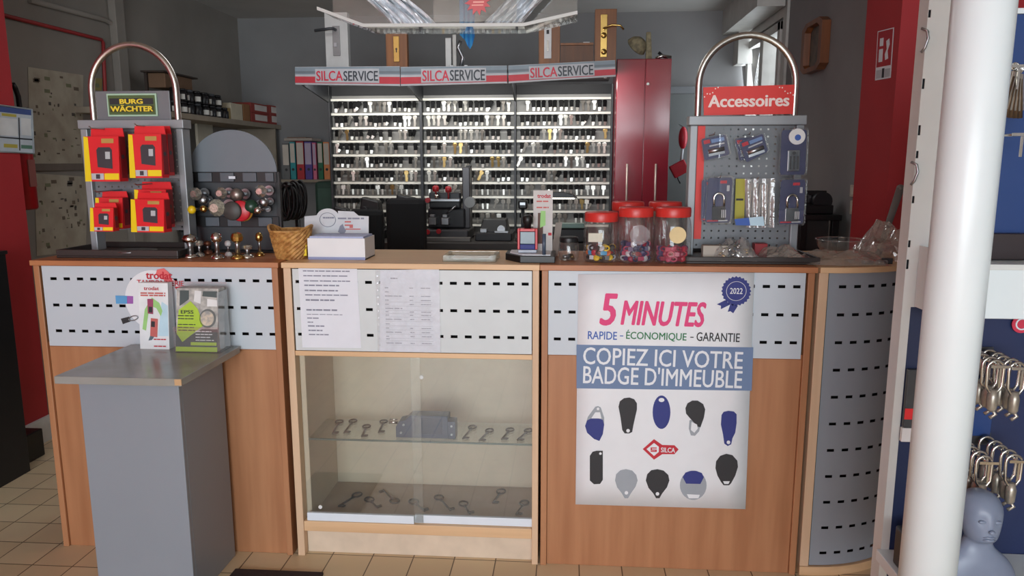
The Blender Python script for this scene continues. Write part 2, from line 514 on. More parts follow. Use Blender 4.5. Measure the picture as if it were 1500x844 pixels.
perforated('perforated_panel', xa + 0.004, xb - 0.002, 0.786, 1.077, 0.0005, cols_from(-0.936, -0.145, 0.0499), (1.032, 0.936, 0.844), mat('pale_grey_enamel', (206, 212, 214), 0.4, var=0.02), G)
m_in = mat('cream_lining', (208, 196, 174), 0.7, scale=3)
box_obj('back_panel', m_in, G, xa, xb, 0.352, 0.37, 0.11, 0.78)
box_obj('ceiling_panel', m_in, G, xa, xb, 0.031, 0.351, 0.767, 0.78)
box_obj('cabinet_floor', mat('taupe_lining', (176, 158, 140), 0.7), G, xa, xb, 0.034, 0.351, 0.10, 0.135)
box_obj('bottom_rail', w_lt_h, G, xa, xb, -0.002, 0.0335, 0.098, 0.137)
box_obj('plinth', mat('pale_plinth', (218, 200, 178), 0.6), G, xa, xb, 0.028, 0.046, 0, 0.0975)
box_obj('inner_side', m_in, G, xa, xa + 0.02, 0.036, 0.351, 0.1355, 0.766)
m_glass = glassy('cabinet_glass', (0.975, 0.98, 0.97), gloss=0.045, haze=0.03)
m_alu = mat('pale_aluminium', (228, 238, 248), 0.35, var=0.02)
xm = WY(606, 760, 0).x
xo = WY(618, 700, 0).x
for nm, a, c, y, rail, lab in (('glass_door', xa + 0.012, xo, 0.008, (xa + 0.012, xm), 'front sliding glass door'), ('glass_door', xm - 0.002, xb, 0.018, (xm + 0.001, xb), 'rear sliding glass door')):
    d = MB().box(a, c, y, y + 0.005, 0.14, 0.765).build(nm, m_glass, G)
    box_obj('door_rail', m_alu, d, rail[0], rail[1], y - 0.005, y + 0.0075, 0.1375, 0.168, 0.001)
    bb = MB(); kx = WY(616, 562, 0).x if y > 0.01 else a + 0.05
    kz = 0.69 if y > 0.01 else 0.19
    bb.cyl((kx, y - 0.002, kz), (kx, y + 0.002, kz), 0.007, seg=16); bb.build('finger_pull', m_white, d)
b = MB().box(xa + 0.02, xb, 0.04, 0.245, 0.438, 0.444)
gs = b.build('glass_shelf', glassy('shelf_glass', (0.93, 0.95, 0.93), gloss=0.05, haze=0.05), G)
b = MB().box(xa + 0.02, xb, 0.036, 0.04, 0.438, 0.444); b.build('shelf_edge', mat('green_glass_edge', (92, 108, 104), 0.2), gs)

# ---------- curved end unit
cx, cy, rr = 0.862, 0.46, 0.452
Tq = thing('curved_counter_unit', 'curved end counter unit faced with a slotted grey sheet beside the white shelving', 'counter', (1.05, 0.25, 0), 'shop counter units')


def arc(t, r=rr): return (cx + r * math.sin(t), cy - r * math.cos(t))


n = 22
TT = [math.pi / 2 * i / n for i in range(n + 1)]
def fan(z0, z1, r, name, mm, inner=None, bev=0.0):
    b = MB()
    out = [(0.8275, cy - r)] + [arc(t, r) for t in TT]
    pts = out + [(cx + r, cy), (0.8275, cy)] if inner is None else out
    pts = [p for i, p in enumerate(pts) if i == 0 or (Vector(p) - Vector(pts[i - 1])).length > 1e-5]
    lo = [(x, y, z0) for x, y in pts]; hi = [(x, y, z1) for x, y in pts]
    b.hexa(lo, hi)
    return b.build(name, mm, Tq, bev)
fan(CT - 0.019, CT, rr + 0.02, 'worktop', w_lt_h, None, 0.0015)
fan(0.0, 0.032, rr + 0.012, 'plinth', w_lt_h, None, 0.001)
box_obj('side_panel', w_lt, Tq, 0.8275, 0.858, -0.002, cy - 0.01, 0.033, CT - 0.0195)
L0 = 0.0
us = [0.0]; s = 0.0
arcl = rr * math.pi / 2
cc = [0.047 + 0.052 * i for i in range(int((arcl - 0.06) / 0.052) + 1)]
# mesh follows the curve: extra columns between slots
us = [0.0]; hol = set()
for c in cc:
    us += [c - 0.021, c - 0.0125]; hol.add(len(us) - 1); us += [c - 0.004, ]; hol.add(len(us) - 1); us += [c + 0.004]; hol.add(len(us) - 1); us += [c + 0.0125, c + 0.021]
us.append(arcl)
rows = [1.033 - 0.0953 * i for i in range(11)]
vs = [0.034]
for r in sorted(rows): vs += [r - 0.0052, r + 0.0052]
vs.append(CT - 0.021)
def curved(u, v):
    x, y = arc(u / rr, rr); return (x, y, v)
b = MB(); b.smooth = True
b.smooth = True
b.plate(us, vs, lambda i, j: i in hol and j % 2 == 1, curved)
o = b.build('perforated_panel', m_perf_g, Tq, solid=0.0014)
o.modifiers.new('split', 'EDGE_SPLIT').split_angle = math.radians(40)
b = MB(); b.smooth = True
ts = [math.pi / 2 * i / 16 for i in range(17)]
b.plate(ts, [0.034, CT - 0.021], lambda i, j: False, lambda t, v: (*arc(t, rr - 0.05), v))
b.build('inner_sheet', m_slot_shade, Tq, solid=0.002)

# ---------- keys and lock shown in the glass cabinet
m_oldkey = mat('old_iron', (74, 62, 50), 0.5, 0.6, var=0.3, scale=60)


def old_key(name, label, p, ang, ln, bow=0.014, tilt=0.0):
    T = thing(name, label, 'key', p, 'old keys in the glass cabinet')
    M0 = frame_at(p, 0, 0, ang)
    b = MB(); b.M = M0
    b.tube([(bow * 1.25 * math.cos(t), bow * math.sin(t), 0.0036) for t in (2 * math.pi * i / 18 for i in range(18))], 0.0032, 8, closed=True)
    b.build('bow', m_oldkey, T)
    b = MB(); b.M = M0
    b.cyl((bow * 1.1, 0, 0.0038), (ln, 0, 0.0038), 0.0036, seg=10); b.cyl((bow * 1.3, 0, 0.0038), (bow * 1.3 + 0.006, 0, 0.0038), 0.006, seg=12)
    b.build('shank', m_oldkey, T)
    b = MB(); b.M = M0
    b.prism([(ln - 0.018, 0.0), (ln - 0.002, 0.0), (ln - 0.002, 0.002), (ln - 0.018, 0.002)], 0, 0.02) if False else b.box(ln - 0.017, ln - 0.009, 0.001, 0.021, 0.002, 0.0056)
    b.box(ln - 0.007, ln - 0.002, 0.001, 0.019, 0.002, 0.0056); b.box(ln - 0.011, ln - 0.005, 0.001, 0.010, 0.002, 0.0056)
    b.build('bit', m_oldkey, T)
    return T


def key_px(x, y, x2, y2, z): 
    a = WZ(x, y, z); c = WZ(x2, y2, z); d = c - a
    return a, math.atan2(d.y, d.x), max(0.05, min(0.13, d.length))
shelf_keys = [((497, 619), (486, 639), 'leftmost old key on the glass shelf'), ((517, 618), (503, 637), 'second old key from the left on the glass shelf'), ((537, 626), (530, 641), 'third old key from the left on the glass shelf, nearest the glass'), ((562, 619), (555, 635), 'old key on the glass shelf just left of the steel lock case'),
              ((692, 627), (678, 644), 'old key on the glass shelf just right of the lock case'), ((717, 632), (702, 647), 'second old key right of the lock case on the glass shelf'), ((747, 631), (735, 645), 'second old key from the right end of the glass shelf'), ((774, 632), (758, 646), 'old key at the right end of the glass shelf')]
for (p0, p1, lb) in shelf_keys:
    a, an, ln = key_px(*p0, *p1, 0.4445); old_key('antique_key', lb, a + Vector((0, 0, 0)), an, ln)
floor_keys = [((523, 726), (496, 743), 'leftmost old key on the cabinet floor'), ((541, 733), (553, 745), 'second old key from the left on the cabinet floor'), ((578, 735), (561, 719), 'old key lying aslant on the cabinet floor left of the glass overlap'), ((606, 736), (622, 750), 'old key on the cabinet floor behind the overlap of the two glass doors'),
              ((643, 730), (660, 749), 'largest old key on the cabinet floor, right of the glass overlap'), ((679, 739), (688, 754), 'old key on the cabinet floor third from the right'), ((734, 721), (722, 738), 'old key set farthest back on the cabinet floor'), ((768, 738), (756, 755), 'rightmost old key on the cabinet floor')]
for (p0, p1, lb) in floor_keys:
    a, an, ln = key_px(*p0, *p1, 0.1355); a.y = max(a.y, 0.075); a.y = min(a.y, 0.30); old_key('antique_key', lb, a, an, max(ln, 0.085), 0.017)
# lock case
m_lock = mat('blue_grey_steel', (66, 74, 96), 0.4, 0.3)
p = WZ(580, 641, 0.4445); q = WZ(668, 644, 0.4445)
lk = thing('lock_case', 'blue grey steel lock case with a round bolt on the glass shelf', 'lock', ((p.x + q.x) / 2, p.y + 0.03, 0.4445))
y0 = p.y; x0, x1 = p.x, q.x; zt = 0.4445 + 0.085
b = MB(); b.prism([(x0, 0.4445), (x1 - 0.03, 0.4445), (x1 - 0.03, zt), (x0 + 0.055, zt), (x0 + 0.035, zt - 0.018), (x0 + 0.012, zt - 0.024), (x0, zt - 0.045)], y0, y0 + 0.06)
b.build('body', m_lock, lk, 0.002)
box_obj('end_block', m_lock, lk, x1 - 0.0295, x1 - 0.002, y0 - 0.004, y0 + 0.05, 0.4445, zt - 0.018)
box_obj('cover_plate', mat('dark_blue_steel', (56, 62, 82), 0.4, 0.3), lk, x0 + 0.07, x1 - 0.05, y0 - 0.004, y0 - 0.0005, 0.462, zt - 0.006)
b = MB(); b.cyl((x0 - 0.032, y0 + 0.03, 0.492), (x0 - 0.0005, y0 + 0.03, 0.492), 0.006); b.cyl((x0 - 0.028, y0 + 0.03, 0.503), (x0 - 0.0005, y0 + 0.03, 0.503), 0.003)
b.build('bolt', m_chrome, lk)
b = MB()
for dx, dz in ((0.02, 0.02), (0.03, 0.05), (x1 - x0 - 0.016, 0.05), (x1 - x0 - 0.016, 0.018)):
    b.cyl((x0 + dx, y0 - 0.006, 0.4445 + dz), (x0 + dx, y0 - 0.0042 if dx > 0.1 else y0 - 0.0005, 0.4445 + dz), 0.004, seg=10)
b.build('screw', m_steel, lk)

# ---------- papers on the slotted panel
def paper(name, label, pts, y, cat='notice'):
    """pts: the four corners as pixels, clockwise from top left, on the panel plane"""
    c = [WY(*q, y) for q in pts]
    T = thing(name, label, cat, sum(c, Vector()) / 4)
    b = MB(); b.hexa([(v.x, y, v.z) for v in c][::-1], [(v.x, y + 0.0006, v.z) for v in c][::-1])
    b.build('sheet', m_paper, T)
    return T, c
T, c = paper('notice', 'white printed notice taped at the left end of the cabinet strip', [(437, 393), (523, 394), (529, 510), (443, 509)], -0.0014)
b = MB()
x = c[0].x
for i, (py, ww, hh) in enumerate([(397, .82, .005), (404, .8, .005), (411.5, .82, .005), (418, .64, .006), (425.5, .6, .006), (432, .78, .005), (439.5, .54, .007), (454, .58, .007), (460.5, .66, .003), (466, .26, .005), (472, .14, .005), (477.5, .34, .006), (484, .3, .006), (490, .42, .005)]):
    z = WY(460, py, 0).z
    printed_lines(b, x + 0.016 + i * 0.0008, x + 0.016 + ww * 0.205, [z], -0.0014, hh * 0.8, words=max(2, ww * 9), ragged=0)
b.build('printed_text', mat('grey_print', (138, 140, 156), 0.8), T)
T, c = paper('price_list', 'white printed price list in a clear punched sleeve on the cabinet strip', [(557, 396), (643, 394), (645, 516), (556, 515)], -0.0016)
b = MB(); x = c[0].x
for i, py in enumerate((408, 422, 428, 434, 440, 446, 452, 457, 462, 468, 475, 481, 487, 493, 497, 503)):
    z = WY(600, py, 0).z
    if i == 0: printed_lines(b, x + 0.035, x + 0.06, [z], -0.0016, 0.004, 2, ragged=0); continue
    printed_lines(b, x + 0.014, x + (0.028 if i % 3 else 0.075), [z], -0.0016, 0.003, 3, ragged=0)
    if i % 4 != 2:
        printed_lines(b, x + 0.1, x + 0.115, [z], -0.0016, 0.003, 2, ragged=0); printed_lines(b, x + 0.14, x + 0.175, [z], -0.0016, 0.003, 3, ragged=0)
    if i > 3: b.box(x + 0.012, x + 0.18, -0.0020, -0.0017, z - 0.0068, z - 0.0062)
b.build('printed_text', m_ink_soft, T)
b = MB(); b.box(c[0].x - 0.018, c[1].x + 0.003, -0.0034, -0.0028, c[2].z - 0.002, c[0].z + 0.003)
sl = b.build('plastic_sleeve', glassy('sleeve_film', gloss=0.02, haze=0.12, haze_rgb=(225, 228, 236), rough=0.15, edge=0.2), T)
b = MB()
for i in range(11):
    z = c[0].z - 0.02 - i * 0.0245
    b.cyl((c[0].x - 0.010, -0.0042, z), (c[0].x - 0.010, -0.0035, z), 0.003, seg=10)
b.build('punched_hole', m_steel, sl)

# ---------- the large poster
m_poster = mat('poster_paper', (232, 234, 238), 0.55, var=0.015)
m_pblue = mat('poster_band_blue', (108, 130, 166), 0.55, var=0.02)
m_pink = mat('pink_ink', (226, 66, 126), 0.6, var=0.02); m_navy = mat('navy_ink', (48, 56, 128), 0.6, var=0.02)
m_blue_ink = mat('blue_ink', (62, 98, 178), 0.6, var=0.02); m_green_ink = mat('green_ink', (44, 120, 72), 0.6, var=0.02)
m_blk_ink = mat('black_ink', (46, 45, 48), 0.6, var=0.02); m_wht_ink = mat('white_ink', (232, 235, 240), 0.6, var=0.01)
m_gry_ink = mat('grey_fob_ink', (158, 164, 172), 0.6, var=0.03); m_red_ink = mat('red_ink', (196, 40, 56), 0.6, var=0.02)
YP = -0.0060
P = thing('poster', 'white poster with pink and blue lettering and ten printed key fobs', 'poster', (0.333, YP, 0.655))
c = [WY(*q, YP) for q in ((847, 402), (1105, 400), (1092, 746), (843, 739))]
b = MB(); nu = 8
def bil(u, v):
    p = c[3].lerp(c[2], u).lerp(c[0].lerp(c[1], u), v); return (p.x, YP + 0.0016 * math.sin(u * 9) * math.sin(v * 7) * 0.3, p.z)
b.smooth = True
b.plate([i / 8 for i in range(9)], [i / 8 for i in range(9)], lambda i, j: False, bil)
b.build('sheet', m_poster, P, solid=0.0006)
YI = YP - 0.0009
a = [WY(*q, YI) for q in ((844.5, 505), (1103.5, 509), (1101, 572.5), (844.5, 569))]
b = MB(); b.hexa([(v.x, YI - 0.0002, v.z) for v in a][::-1], [(v.x, YI + 0.0003, v.z) for v in a][::-1]); b.build('blue_band', m_pblue, P)


def ptext(s, x0, x1, y0, y1, mm, bold=0.0, shear=0.0, label=None, dy=0.0, roll=0.013, parent=None, Y=None):
    Y = (YI - 0.0004) if Y is None else Y
    a = WY(x0, y1, Y); d = WY(x1, y0, Y)
    return lettering(s, mm, parent or P, ((a.x + d.x) / 2, Y - dy, (a.z + d.z) / 2), abs(d.x - a.x), abs(d.z - a.z), bold, shear, roll=roll, label=label)
ptext('5', 878, 905, 430, 477, m_pink, 0.03, 0.15, 'pink numeral')
ptext('MINUTES', 909, 1035, 442, 477, m_pink, 0.035, 0.22, 'pink lettering')
ptext('RAPIDE', 861, 904, 486, 497, m_blue_ink, 0.012, label='blue lettering')
ptext('-', 908, 913, 491.5, 492.8, m_blue_ink, 0.0)
ptext('ÉCONOMIQUE', 917, 1006, 485, 499, m_green_ink, 0.012, label='green lettering')
ptext('-', 1011, 1016, 493.5, 494.8, m_blk_ink, 0.0)
ptext('GARANTIE', 1020, 1084, 488, 500, m_blk_ink, 0.012, label='black lettering')
ptext('COPIEZ ICI VOTRE', 854, 1089, 514, 535, m_wht_ink, 0.012, label='white lettering')
ptext("BADGE D'IMMEUBLE", 854, 1088, 541, 563, m_wht_ink, 0.012, label='white lettering')


def px_shape(name, pts, mm, parent, dy=0.0, label=None, Y=None):
    Y = (YI - 0.0004) if Y is None else Y
    b = MB(); w = [WY(x, y, Y) for x, y in pts]
    b.hexa([(v.x, Y - dy - 0.0003, v.z) for v in w], [(v.x, Y - dy + 0.0003, v.z) for v in w])
    o = b.build(name, mm, parent)
    if label: o['label'] = label
    return o


def egg(cx, cy, rx, ry, k=0.0, n=30, kx=0.0):
    """egg outline in pixels; k>0 narrows the bottom, k<0 the top"""
    return [(cx + (rx * (1 - k * math.sin(t))) * math.cos(t) + kx * math.sin(t), cy + ry * math.sin(t)) for t in (2 * math.pi * i / n for i in range(n))]


# rosette
ros = []
for i in range(48):
    r = (20 if i % 2 else 22.0); t = 2 * math.pi * i / 48; ros.append((1078.5 + r * math.cos(t), 426.5 + r * math.sin(t)))
px_shape('rosette', ros, m_navy, P, label='navy blue rosette')
px_shape('rosette_ribbon', [(1062, 440), (1050, 446), (1056, 448), (1056, 453), (1070, 446)], m_navy, P)
px_shape('rosette_ribbon', [(1070, 445), (1066, 457), (1070, 456), (1074, 459), (1081, 448)], m_navy, P)
for r in (14.5,):
    b = MB(); p0 = WY(1078.5, 426.5, YI)
    s = (WY(1078.5 + r, 426.5, YI) - p0).length
    b.tube([(p0.x + s * math.cos(t), YI - 0.0009, p0.z + s * math.sin(t)) for t in (2 * math.pi * i / 32 for i in range(32))], 0.0009, 6, closed=True)
    b.build('rosette_ring', m_wht_ink, P)
ptext('2022', 1069, 1088, 422, 430.5, m_wht_ink, 0.01, dy=0.0008, label='white year on the rosette')
# the ten fobs
def fob_hole(x, y, r=2.6, ry=None): return px_shape('fob_hole', egg(x, y, r, ry or r, 0, 16), m_poster, P, 0.0008)
px_shape('printed_fob', [(858, 622), (861, 611), (872, 596), (876, 595), (880, 597), (885, 612), (885, 624), (878, 628)], m_gry_ink, P, label='grey printed fob frame')
px_shape('fob_window', [(866, 613), (872, 604), (879, 604), (881, 613)], m_poster, P, 0.0006); fob_hole(876, 599, 2)
px_shape('printed_fob', [(857, 624), (860, 616), (866, 613), (876, 613), (883, 615), (885, 622), (883, 636), (878, 646), (870, 643), (860, 634)], m_navy, P, 0.0005, 'blue printed fob body')
px_shape('printed_fob', [(906, 596), (908, 588), (914, 583.5), (922, 582.5), (929, 585), (933, 591), (933, 600), (928, 622), (926, 633), (922, 635), (915, 635), (911.5, 630), (909, 612)], m_blk_ink, P, label='black printed fob, tapering down'); fob_hole(920, 631)
px_shape('printed_fob', egg(969, 604, 13, 24.5, 0.0), m_navy, P, label='blue oval printed fob'); fob_hole(969, 586, 4.2, 3)
px_shape('printed_fob', [(1010, 616), (1009, 628), (1012, 638), (1018, 638.5), (1024, 632), (1027, 620), (1020, 612)], m_gry_ink, P, label='grey printed clip'); px_shape('fob_window', [(1013, 618), (1012, 630), (1017, 634), (1022, 628), (1021, 622)], m_poster, P, 0.0006)
px_shape('printed_fob', [(1004, 598), (1007, 591), (1014, 587), (1022, 587), (1030, 592), (1033, 600), (1031, 612), (1026, 626), (1022, 625), (1010, 612), (1005, 606)], m_blk_ink, P, 0.0005, 'black printed fob with a slanted foot')
px_shape('printed_fob', [(1057, 608), (1060, 603.5), (1067, 602), (1075, 603), (1079, 607), (1079, 620), (1077, 634), (1073, 642), (1071, 651), (1066, 653.5), (1061, 650), (1059, 636), (1056, 622)], m_navy, P, label='blue printed fob, tapering down'); fob_hole(1067, 648)
px_shape('printed_fob', [(864, 668), (868, 662), (874, 660.5), (883, 660.5), (883, 703), (879, 709), (870, 709.5), (864, 704)], m_blk_ink, P, label='black oblong printed fob'); fob_hole(879.5, 664.5, 1.9)
px_shape('printed_fob', egg(917.5, 704, 17, 0.1, 0, 4) if False else [(901, 704), (902.5, 695), (909, 689), (917, 687.5), (926, 689.5), (932, 696), (934, 704), (931, 713), (924, 723), (920, 730), (915, 730), (911, 723), (904, 714)], m_gry_ink, P, label='grey drop shaped printed fob'); fob_hole(917.5, 722)
px_shape('printed_fob', [(946, 704), (948, 695), (954, 689), (963, 687.5), (972, 689.5), (979, 696), (980.5, 704), (977, 714), (970, 723), (966, 730), (961, 730), (957, 723), (950, 715)], m_blk_ink, P, label='black drop shaped printed fob'); fob_hole(963, 723.5)
px_shape('printed_fob', egg(1015.5, 711, 19.5, 21.5, 0.0), m_gry_ink, P, label='grey round printed fob')
px_shape('fob_window', [(1006, 724), (1025, 725), (1023, 730), (1009, 730)], m_poster, P, 0.0006)
px_shape('printed_fob', [(1000, 699), (1004, 692.5), (1011, 690), (1020, 690), (1028, 693), (1031, 699), (1026, 709), (1005, 708.5)], m_navy, P, 0.0006, 'blue cap of the round fob')
px_shape('printed_fob', [(1048, 686), (1049, 676), (1055, 668), (1064, 665), (1073, 667), (1080, 675), (1081, 684), (1077, 697), (1071, 708), (1068, 711), (1060, 711), (1056, 706), (1051, 697)], m_blk_ink, P, label='black shield shaped printed fob'); px_shape('fob_window', [(1059, 705), (1069, 705), (1067, 709), (1061, 709)], m_poster, P, 0.0007)
# red key emblem
px_shape('emblem', [(941.5, 658), (958, 643.5), (970, 652), (988, 652.5), (994, 658.5), (988, 665.5), (970, 665.5), (958, 673.5)], m_red_ink, P, label='red key emblem')
px_shape('emblem_inset', [(947, 658), (958, 649), (965, 654.5), (965, 662), (958, 668)], m_wht_ink, P, 0.0006)
px_shape('emblem_inset', [(953, 655.5), (962, 655.5), (962, 657), (955, 657), (955, 658.5), (962, 658.5), (962, 662), (953, 662), (953, 660.5), (960, 660.5), (960, 660), (953, 660)], m_red_ink, P, 0.001)
ptext('SILCA', 968, 989, 656, 662.5, m_wht_ink, 0.02, dy=0.0009, label='white lettering on the emblem')
# ================================================================== grey pedestal with leaflets
m_pg = mat('grey_laminate', (138, 145, 154), 0.38, var=0.02, scale=2)
m_pg_top = mat('worn_grey_laminate', (150, 152, 150), 0.22, scale=6, rgb2=(138, 138, 128))
PD = thing('pedestal', 'tall grey laminate pedestal standing in front of the left counter unit', 'pedestal', (-1.40, -0.2, 0))
TZ = 0.80
a = WZ(84, 548, TZ); c = WZ(262, 556, TZ)
b = MB(); b.hexa([(-1.56, -0.42, TZ - 0.024), (-1.157, -0.42, TZ - 0.024), (-1.157, -0.014, TZ - 0.024), (-1.56, -0.014, TZ - 0.024)], [(-1.56, -0.42, TZ), (-1.157, -0.42, TZ), (-1.157, -0.014, TZ), (-1.56, -0.014, TZ)])
b.build('top_board', m_pg_top, PD, 0.002)
box_obj('front_board', m_pg, PD, -1.553, -1.222, -0.322, -0.3045, 0, TZ - 0.0245)
box_obj('side_board', m_pg, PD, -1.236, -1.222, -0.304, -0.02, 0, TZ - 0.0245)
box_obj('side_board', m_pg, PD, -1.553, -1.537, -0.3035, -0.02, 0, TZ - 0.0245)
box_obj('back_board', m_pg, PD, -1.5365, -1.2365, -0.036, -0.02, 0, TZ - 0.0245)
b = MB(); b.box(-1.178, -1.1565, -0.4215, -0.4195, TZ - 0.02, TZ - 0.001); b.build('chipped_edge', mat('bare_chipboard', (196, 160, 120), 0.9), PD)
# leaflet boxes
def leaflet_box(name, label, px, py0, w, h, d, yaw, y):
    p = WY(px, py0, y); p.z = TZ
    T = thing(name, label, 'leaflet holder', p)
    return T, p
m_lf = mat('leaflet_white', (232, 236, 238), 0.5)
# white and green leaflet
YL = -0.075
pa, pb = WY(205, 505, YL), WY(248, 508, YL); top = WY(212, 416, YL).z
T = thing('leaflet_stack', 'narrow white leaflet stack with red and green print standing on the pedestal', 'leaflets', ((pa.x + pb.x) / 2, YL, TZ))
x0, x1 = pa.x, pb.x
b = MB(); b.hexa([(x0, YL, TZ), (x1, YL, TZ), (x1, YL + 0.045, TZ), (x0, YL + 0.045, TZ)], [(x0, YL + 0.022, top), (x1, YL + 0.022, top), (x1, YL + 0.05, top), (x0, YL + 0.05, top)])
b.build('leaflets', m_lf, T)
hh = top - TZ
def on_slope(u, v, dy=0.0006): return Vector((x0 + (x1 - x0) * u, YL + 0.022 * v - dy, TZ + hh * v))
def slope_shape(name, uv, mm, dy=0.0006, label=None):
    b = MB(); b.hexa([on_slope(u, v, dy) for u, v in uv], [on_slope(u, v, dy - 0.0004) for u, v in uv])
    o = b.build(name, mm, T)
    if label: o['label'] = label
    return o
m_lgreen = mat('leaf_green_ink', (160, 212, 130), 0.6); m_sky = mat('sky_ink', (192, 222, 236), 0.6); m_mag = mat('magenta_ink', (160, 70, 104), 0.6); m_coral = mat('coral_ink', (200, 104, 98), 0.6)
slope_shape('printed_patch', [(0.62, 0.2), (0.98, 0.2), (0.98, 0.66), (0.78, 0.72)], m_sky)
slope_shape('printed_patch', [(0.1, 0.3), (0.2, 0.6), (0.45, 0.78), (0.7, 0.7), (0.8, 0.58), (0.74, 0.5), (0.6, 0.62), (0.4, 0.66), (0.3, 0.5), (0.22, 0.28)], m_lgreen, 0.0012)
slope_shape('printed_device', [(0.3, 0.54), (0.48, 0.53), (0.5, 0.76), (0.3, 0.76)], m_mag, 0.0018)
slope_shape('printed_device', [(0.36, 0.2), (0.6, 0.18), (0.64, 0.46), (0.4, 0.47)], m_coral, 0.0018)
slope_shape('printed_device', [(0.34, 0.56), (0.46, 0.555), (0.465, 0.64), (0.345, 0.645)], m_blk_ink, 0.0024)
slope_shape('printed_device', [(0.4, 0.34), (0.53, 0.335), (0.54, 0.42), (0.415, 0.425)], m_blk_ink, 0.0024)
slope_shape('printed_device', [(0.3, 0.13), (0.42, 0.14), (0.5, 0.19), (0.36, 0.2)], mat('slate_ink', (90, 110, 120), 0.6), 0.0024)
M0 = Matrix.Translation(on_slope(0.45, 0.92, 0.002)) @ Matrix.Rotation(math.atan2(-0.022, hh), 4, 'X')
lettering('trodat', m_red_ink, T, None, 0.055, 0.013, 0.01, M=M0, label='red lettering')
M0 = Matrix.Translation(on_slope(0.5, 0.83, 0.002)) @ Matrix.Rotation(math.atan2(-0.022, hh), 4, 'X')
b = MB(); b.M = M0; printed_lines(b, -0.045, 0.045, [0.004, -0.004], 0, 0.005, 4, ragged=0); b.build('printed_text', m_coral, T)
M0 = Matrix.Translation(on_slope(0.72, 0.15, 0.002)) @ Matrix.Rotation(math.atan2(-0.022, hh), 4, 'X')
b = MB(); b.M = M0; printed_lines(b, -0.025, 0.02, [0.0, -0.024], 0, 0.004, 3, ragged=0); b.build('printed_text', m_red_ink, T)
# green brochure pile in its holder
YB = -0.11
pa, pb = WY(257, 507, YB), WY(318, 511, YB); top = WY(262, 424, YB).z
x0, x1 = pa.x, pb.x; hh = top - TZ
T = thing('brochure_stack', 'thick stack of lime green and grey brochures in a clear holder on the pedestal', 'brochures', ((x0 + x1) / 2, YB, TZ))
b = MB(); b.hexa([(x0, YB, TZ + 0.003), (x1, YB, TZ + 0.003), (x1, YB + 0.055, TZ + 0.003), (x0, YB + 0.055, TZ + 0.003)], [(x0 + 0.008, YB + 0.022, top), (x1 + 0.008, YB + 0.022, top), (x1 + 0.008, YB + 0.07, top), (x0 + 0.008, YB + 0.07, top)])
b.build('brochures', mat('brochure_photo', (150, 150, 146), 0.4, scale=45, rgb2=(196, 194, 188)), T)
def on_slope(u, v, dy=0.0006): return Vector((x0 + (x1 - x0) * u + 0.008 * v, YB + 0.022 * v - dy, TZ + 0.003 + hh * v * 0.985))
m_lime = mat('lime_ink', (176, 208, 60), 0.5); m_slate = mat('dark_slate_ink', (70, 82, 82), 0.5)
slope_shape('printed_patch', [(0, 0), (1, 0), (1, 0.36), (0.62, 0.36), (0.2, 0.2), (0, 0.3)], m_slate)
slope_shape('printed_patch', [(0, 0.0), (1, 0.0), (1, 0.075), (0, 0.075)], m_lime, 0.001)
slope_shape('printed_patch', [(0.36, 0.1), (0.98, 0.1), (0.98, 0.15), (0.36, 0.15)], m_lime, 0.001)
slope_shape('printed_patch', [(0.02, 0.28), (0.16, 0.15), (0.66, 0.42), (0.52, 0.68), (0.34, 0.8), (0.06, 0.66)], m_lime, 0.0014, 'lime green arrow')
slope_shape('printed_patch', [(0.08, 0.72), (0.3, 0.83), (0.3, 0.97), (0.08, 0.97)], m_slate, 0.001)
slope_shape('printed_patch', [(0.42, 0.8), (0.58, 0.76), (0.6, 0.96), (0.44, 0.97)], m_white, 0.001)
slope_shape('printed_patch', [(0.74, 0.72), (0.98, 0.72), (0.98, 0.82), (0.74, 0.84)], m_white, 0.001)
slope_shape('printed_patch', [(0.62, 0.88), (0.98, 0.86), (0.98, 0.96), (0.64, 0.96)], m_slate, 0.001)
slope_shape('printed_patch', [(0.76 + 0.2 * math.cos(t), 0.53 + 0.15 * math.sin(t)) for t in (2 * math.pi * i / 24 for i in range(24))], mat('dial_grey', (104, 108, 106), 0.5), 0.0014)
slope_shape('printed_patch', [(0.75 + 0.16 * math.cos(t), 0.53 + 0.12 * math.sin(t)) for t in (2 * math.pi * i / 24 for i in range(24))], mat('dial_cream', (214, 198, 176), 0.5, scale=60, rgb2=(150, 150, 148)), 0.0018)
M0 = Matrix.Translation(on_slope(0.27, 0.63, 0.0024)) @ Matrix.Rotation(math.atan2(-0.022, hh), 4, 'X')
lettering('EPSS', m_blk_ink, T, None, 0.045, 0.012, 0.02, M=M0, label='black lettering')
b = MB(); b.M = Matrix.Translation(on_slope(0.26, 0.44, 0.0024)) @ Matrix.Rotation(math.atan2(-0.022, hh), 4, 'X'); printed_lines(b, -0.03, 0.035, [0.028, 0.018, -0.002, -0.012, -0.022], 0, 0.003, 4); b.build('printed_text', m_ink, T)
b = MB(); b.M = Matrix.Translation(on_slope(0.72, 0.25, 0.0024)) @ Matrix.Rotation(math.atan2(-0.022, hh), 4, 'X'); printed_lines(b, -0.035, 0.035, [0.016, 0.006, -0.004, -0.014], 0, 0.003, 5); b.build('printed_text', m_lf, T)
b = MB(); b.box(x0 - 0.003, x1 + 0.013, YB - 0.004, YB - 0.0025, TZ, TZ + 0.09); b.box(x0 - 0.003, x1 + 0.013, YB - 0.004, YB + 0.075, TZ, TZ + 0.0025); b.box(x1 + 0.0115, x1 + 0.013, YB - 0.002, YB + 0.075, TZ, top - 0.01); b.box(x0 - 0.003, x1 + 0.013, YB + 0.0735, YB + 0.075, TZ, top + 0.015)
b.build('clear_holder', m_clear, T)
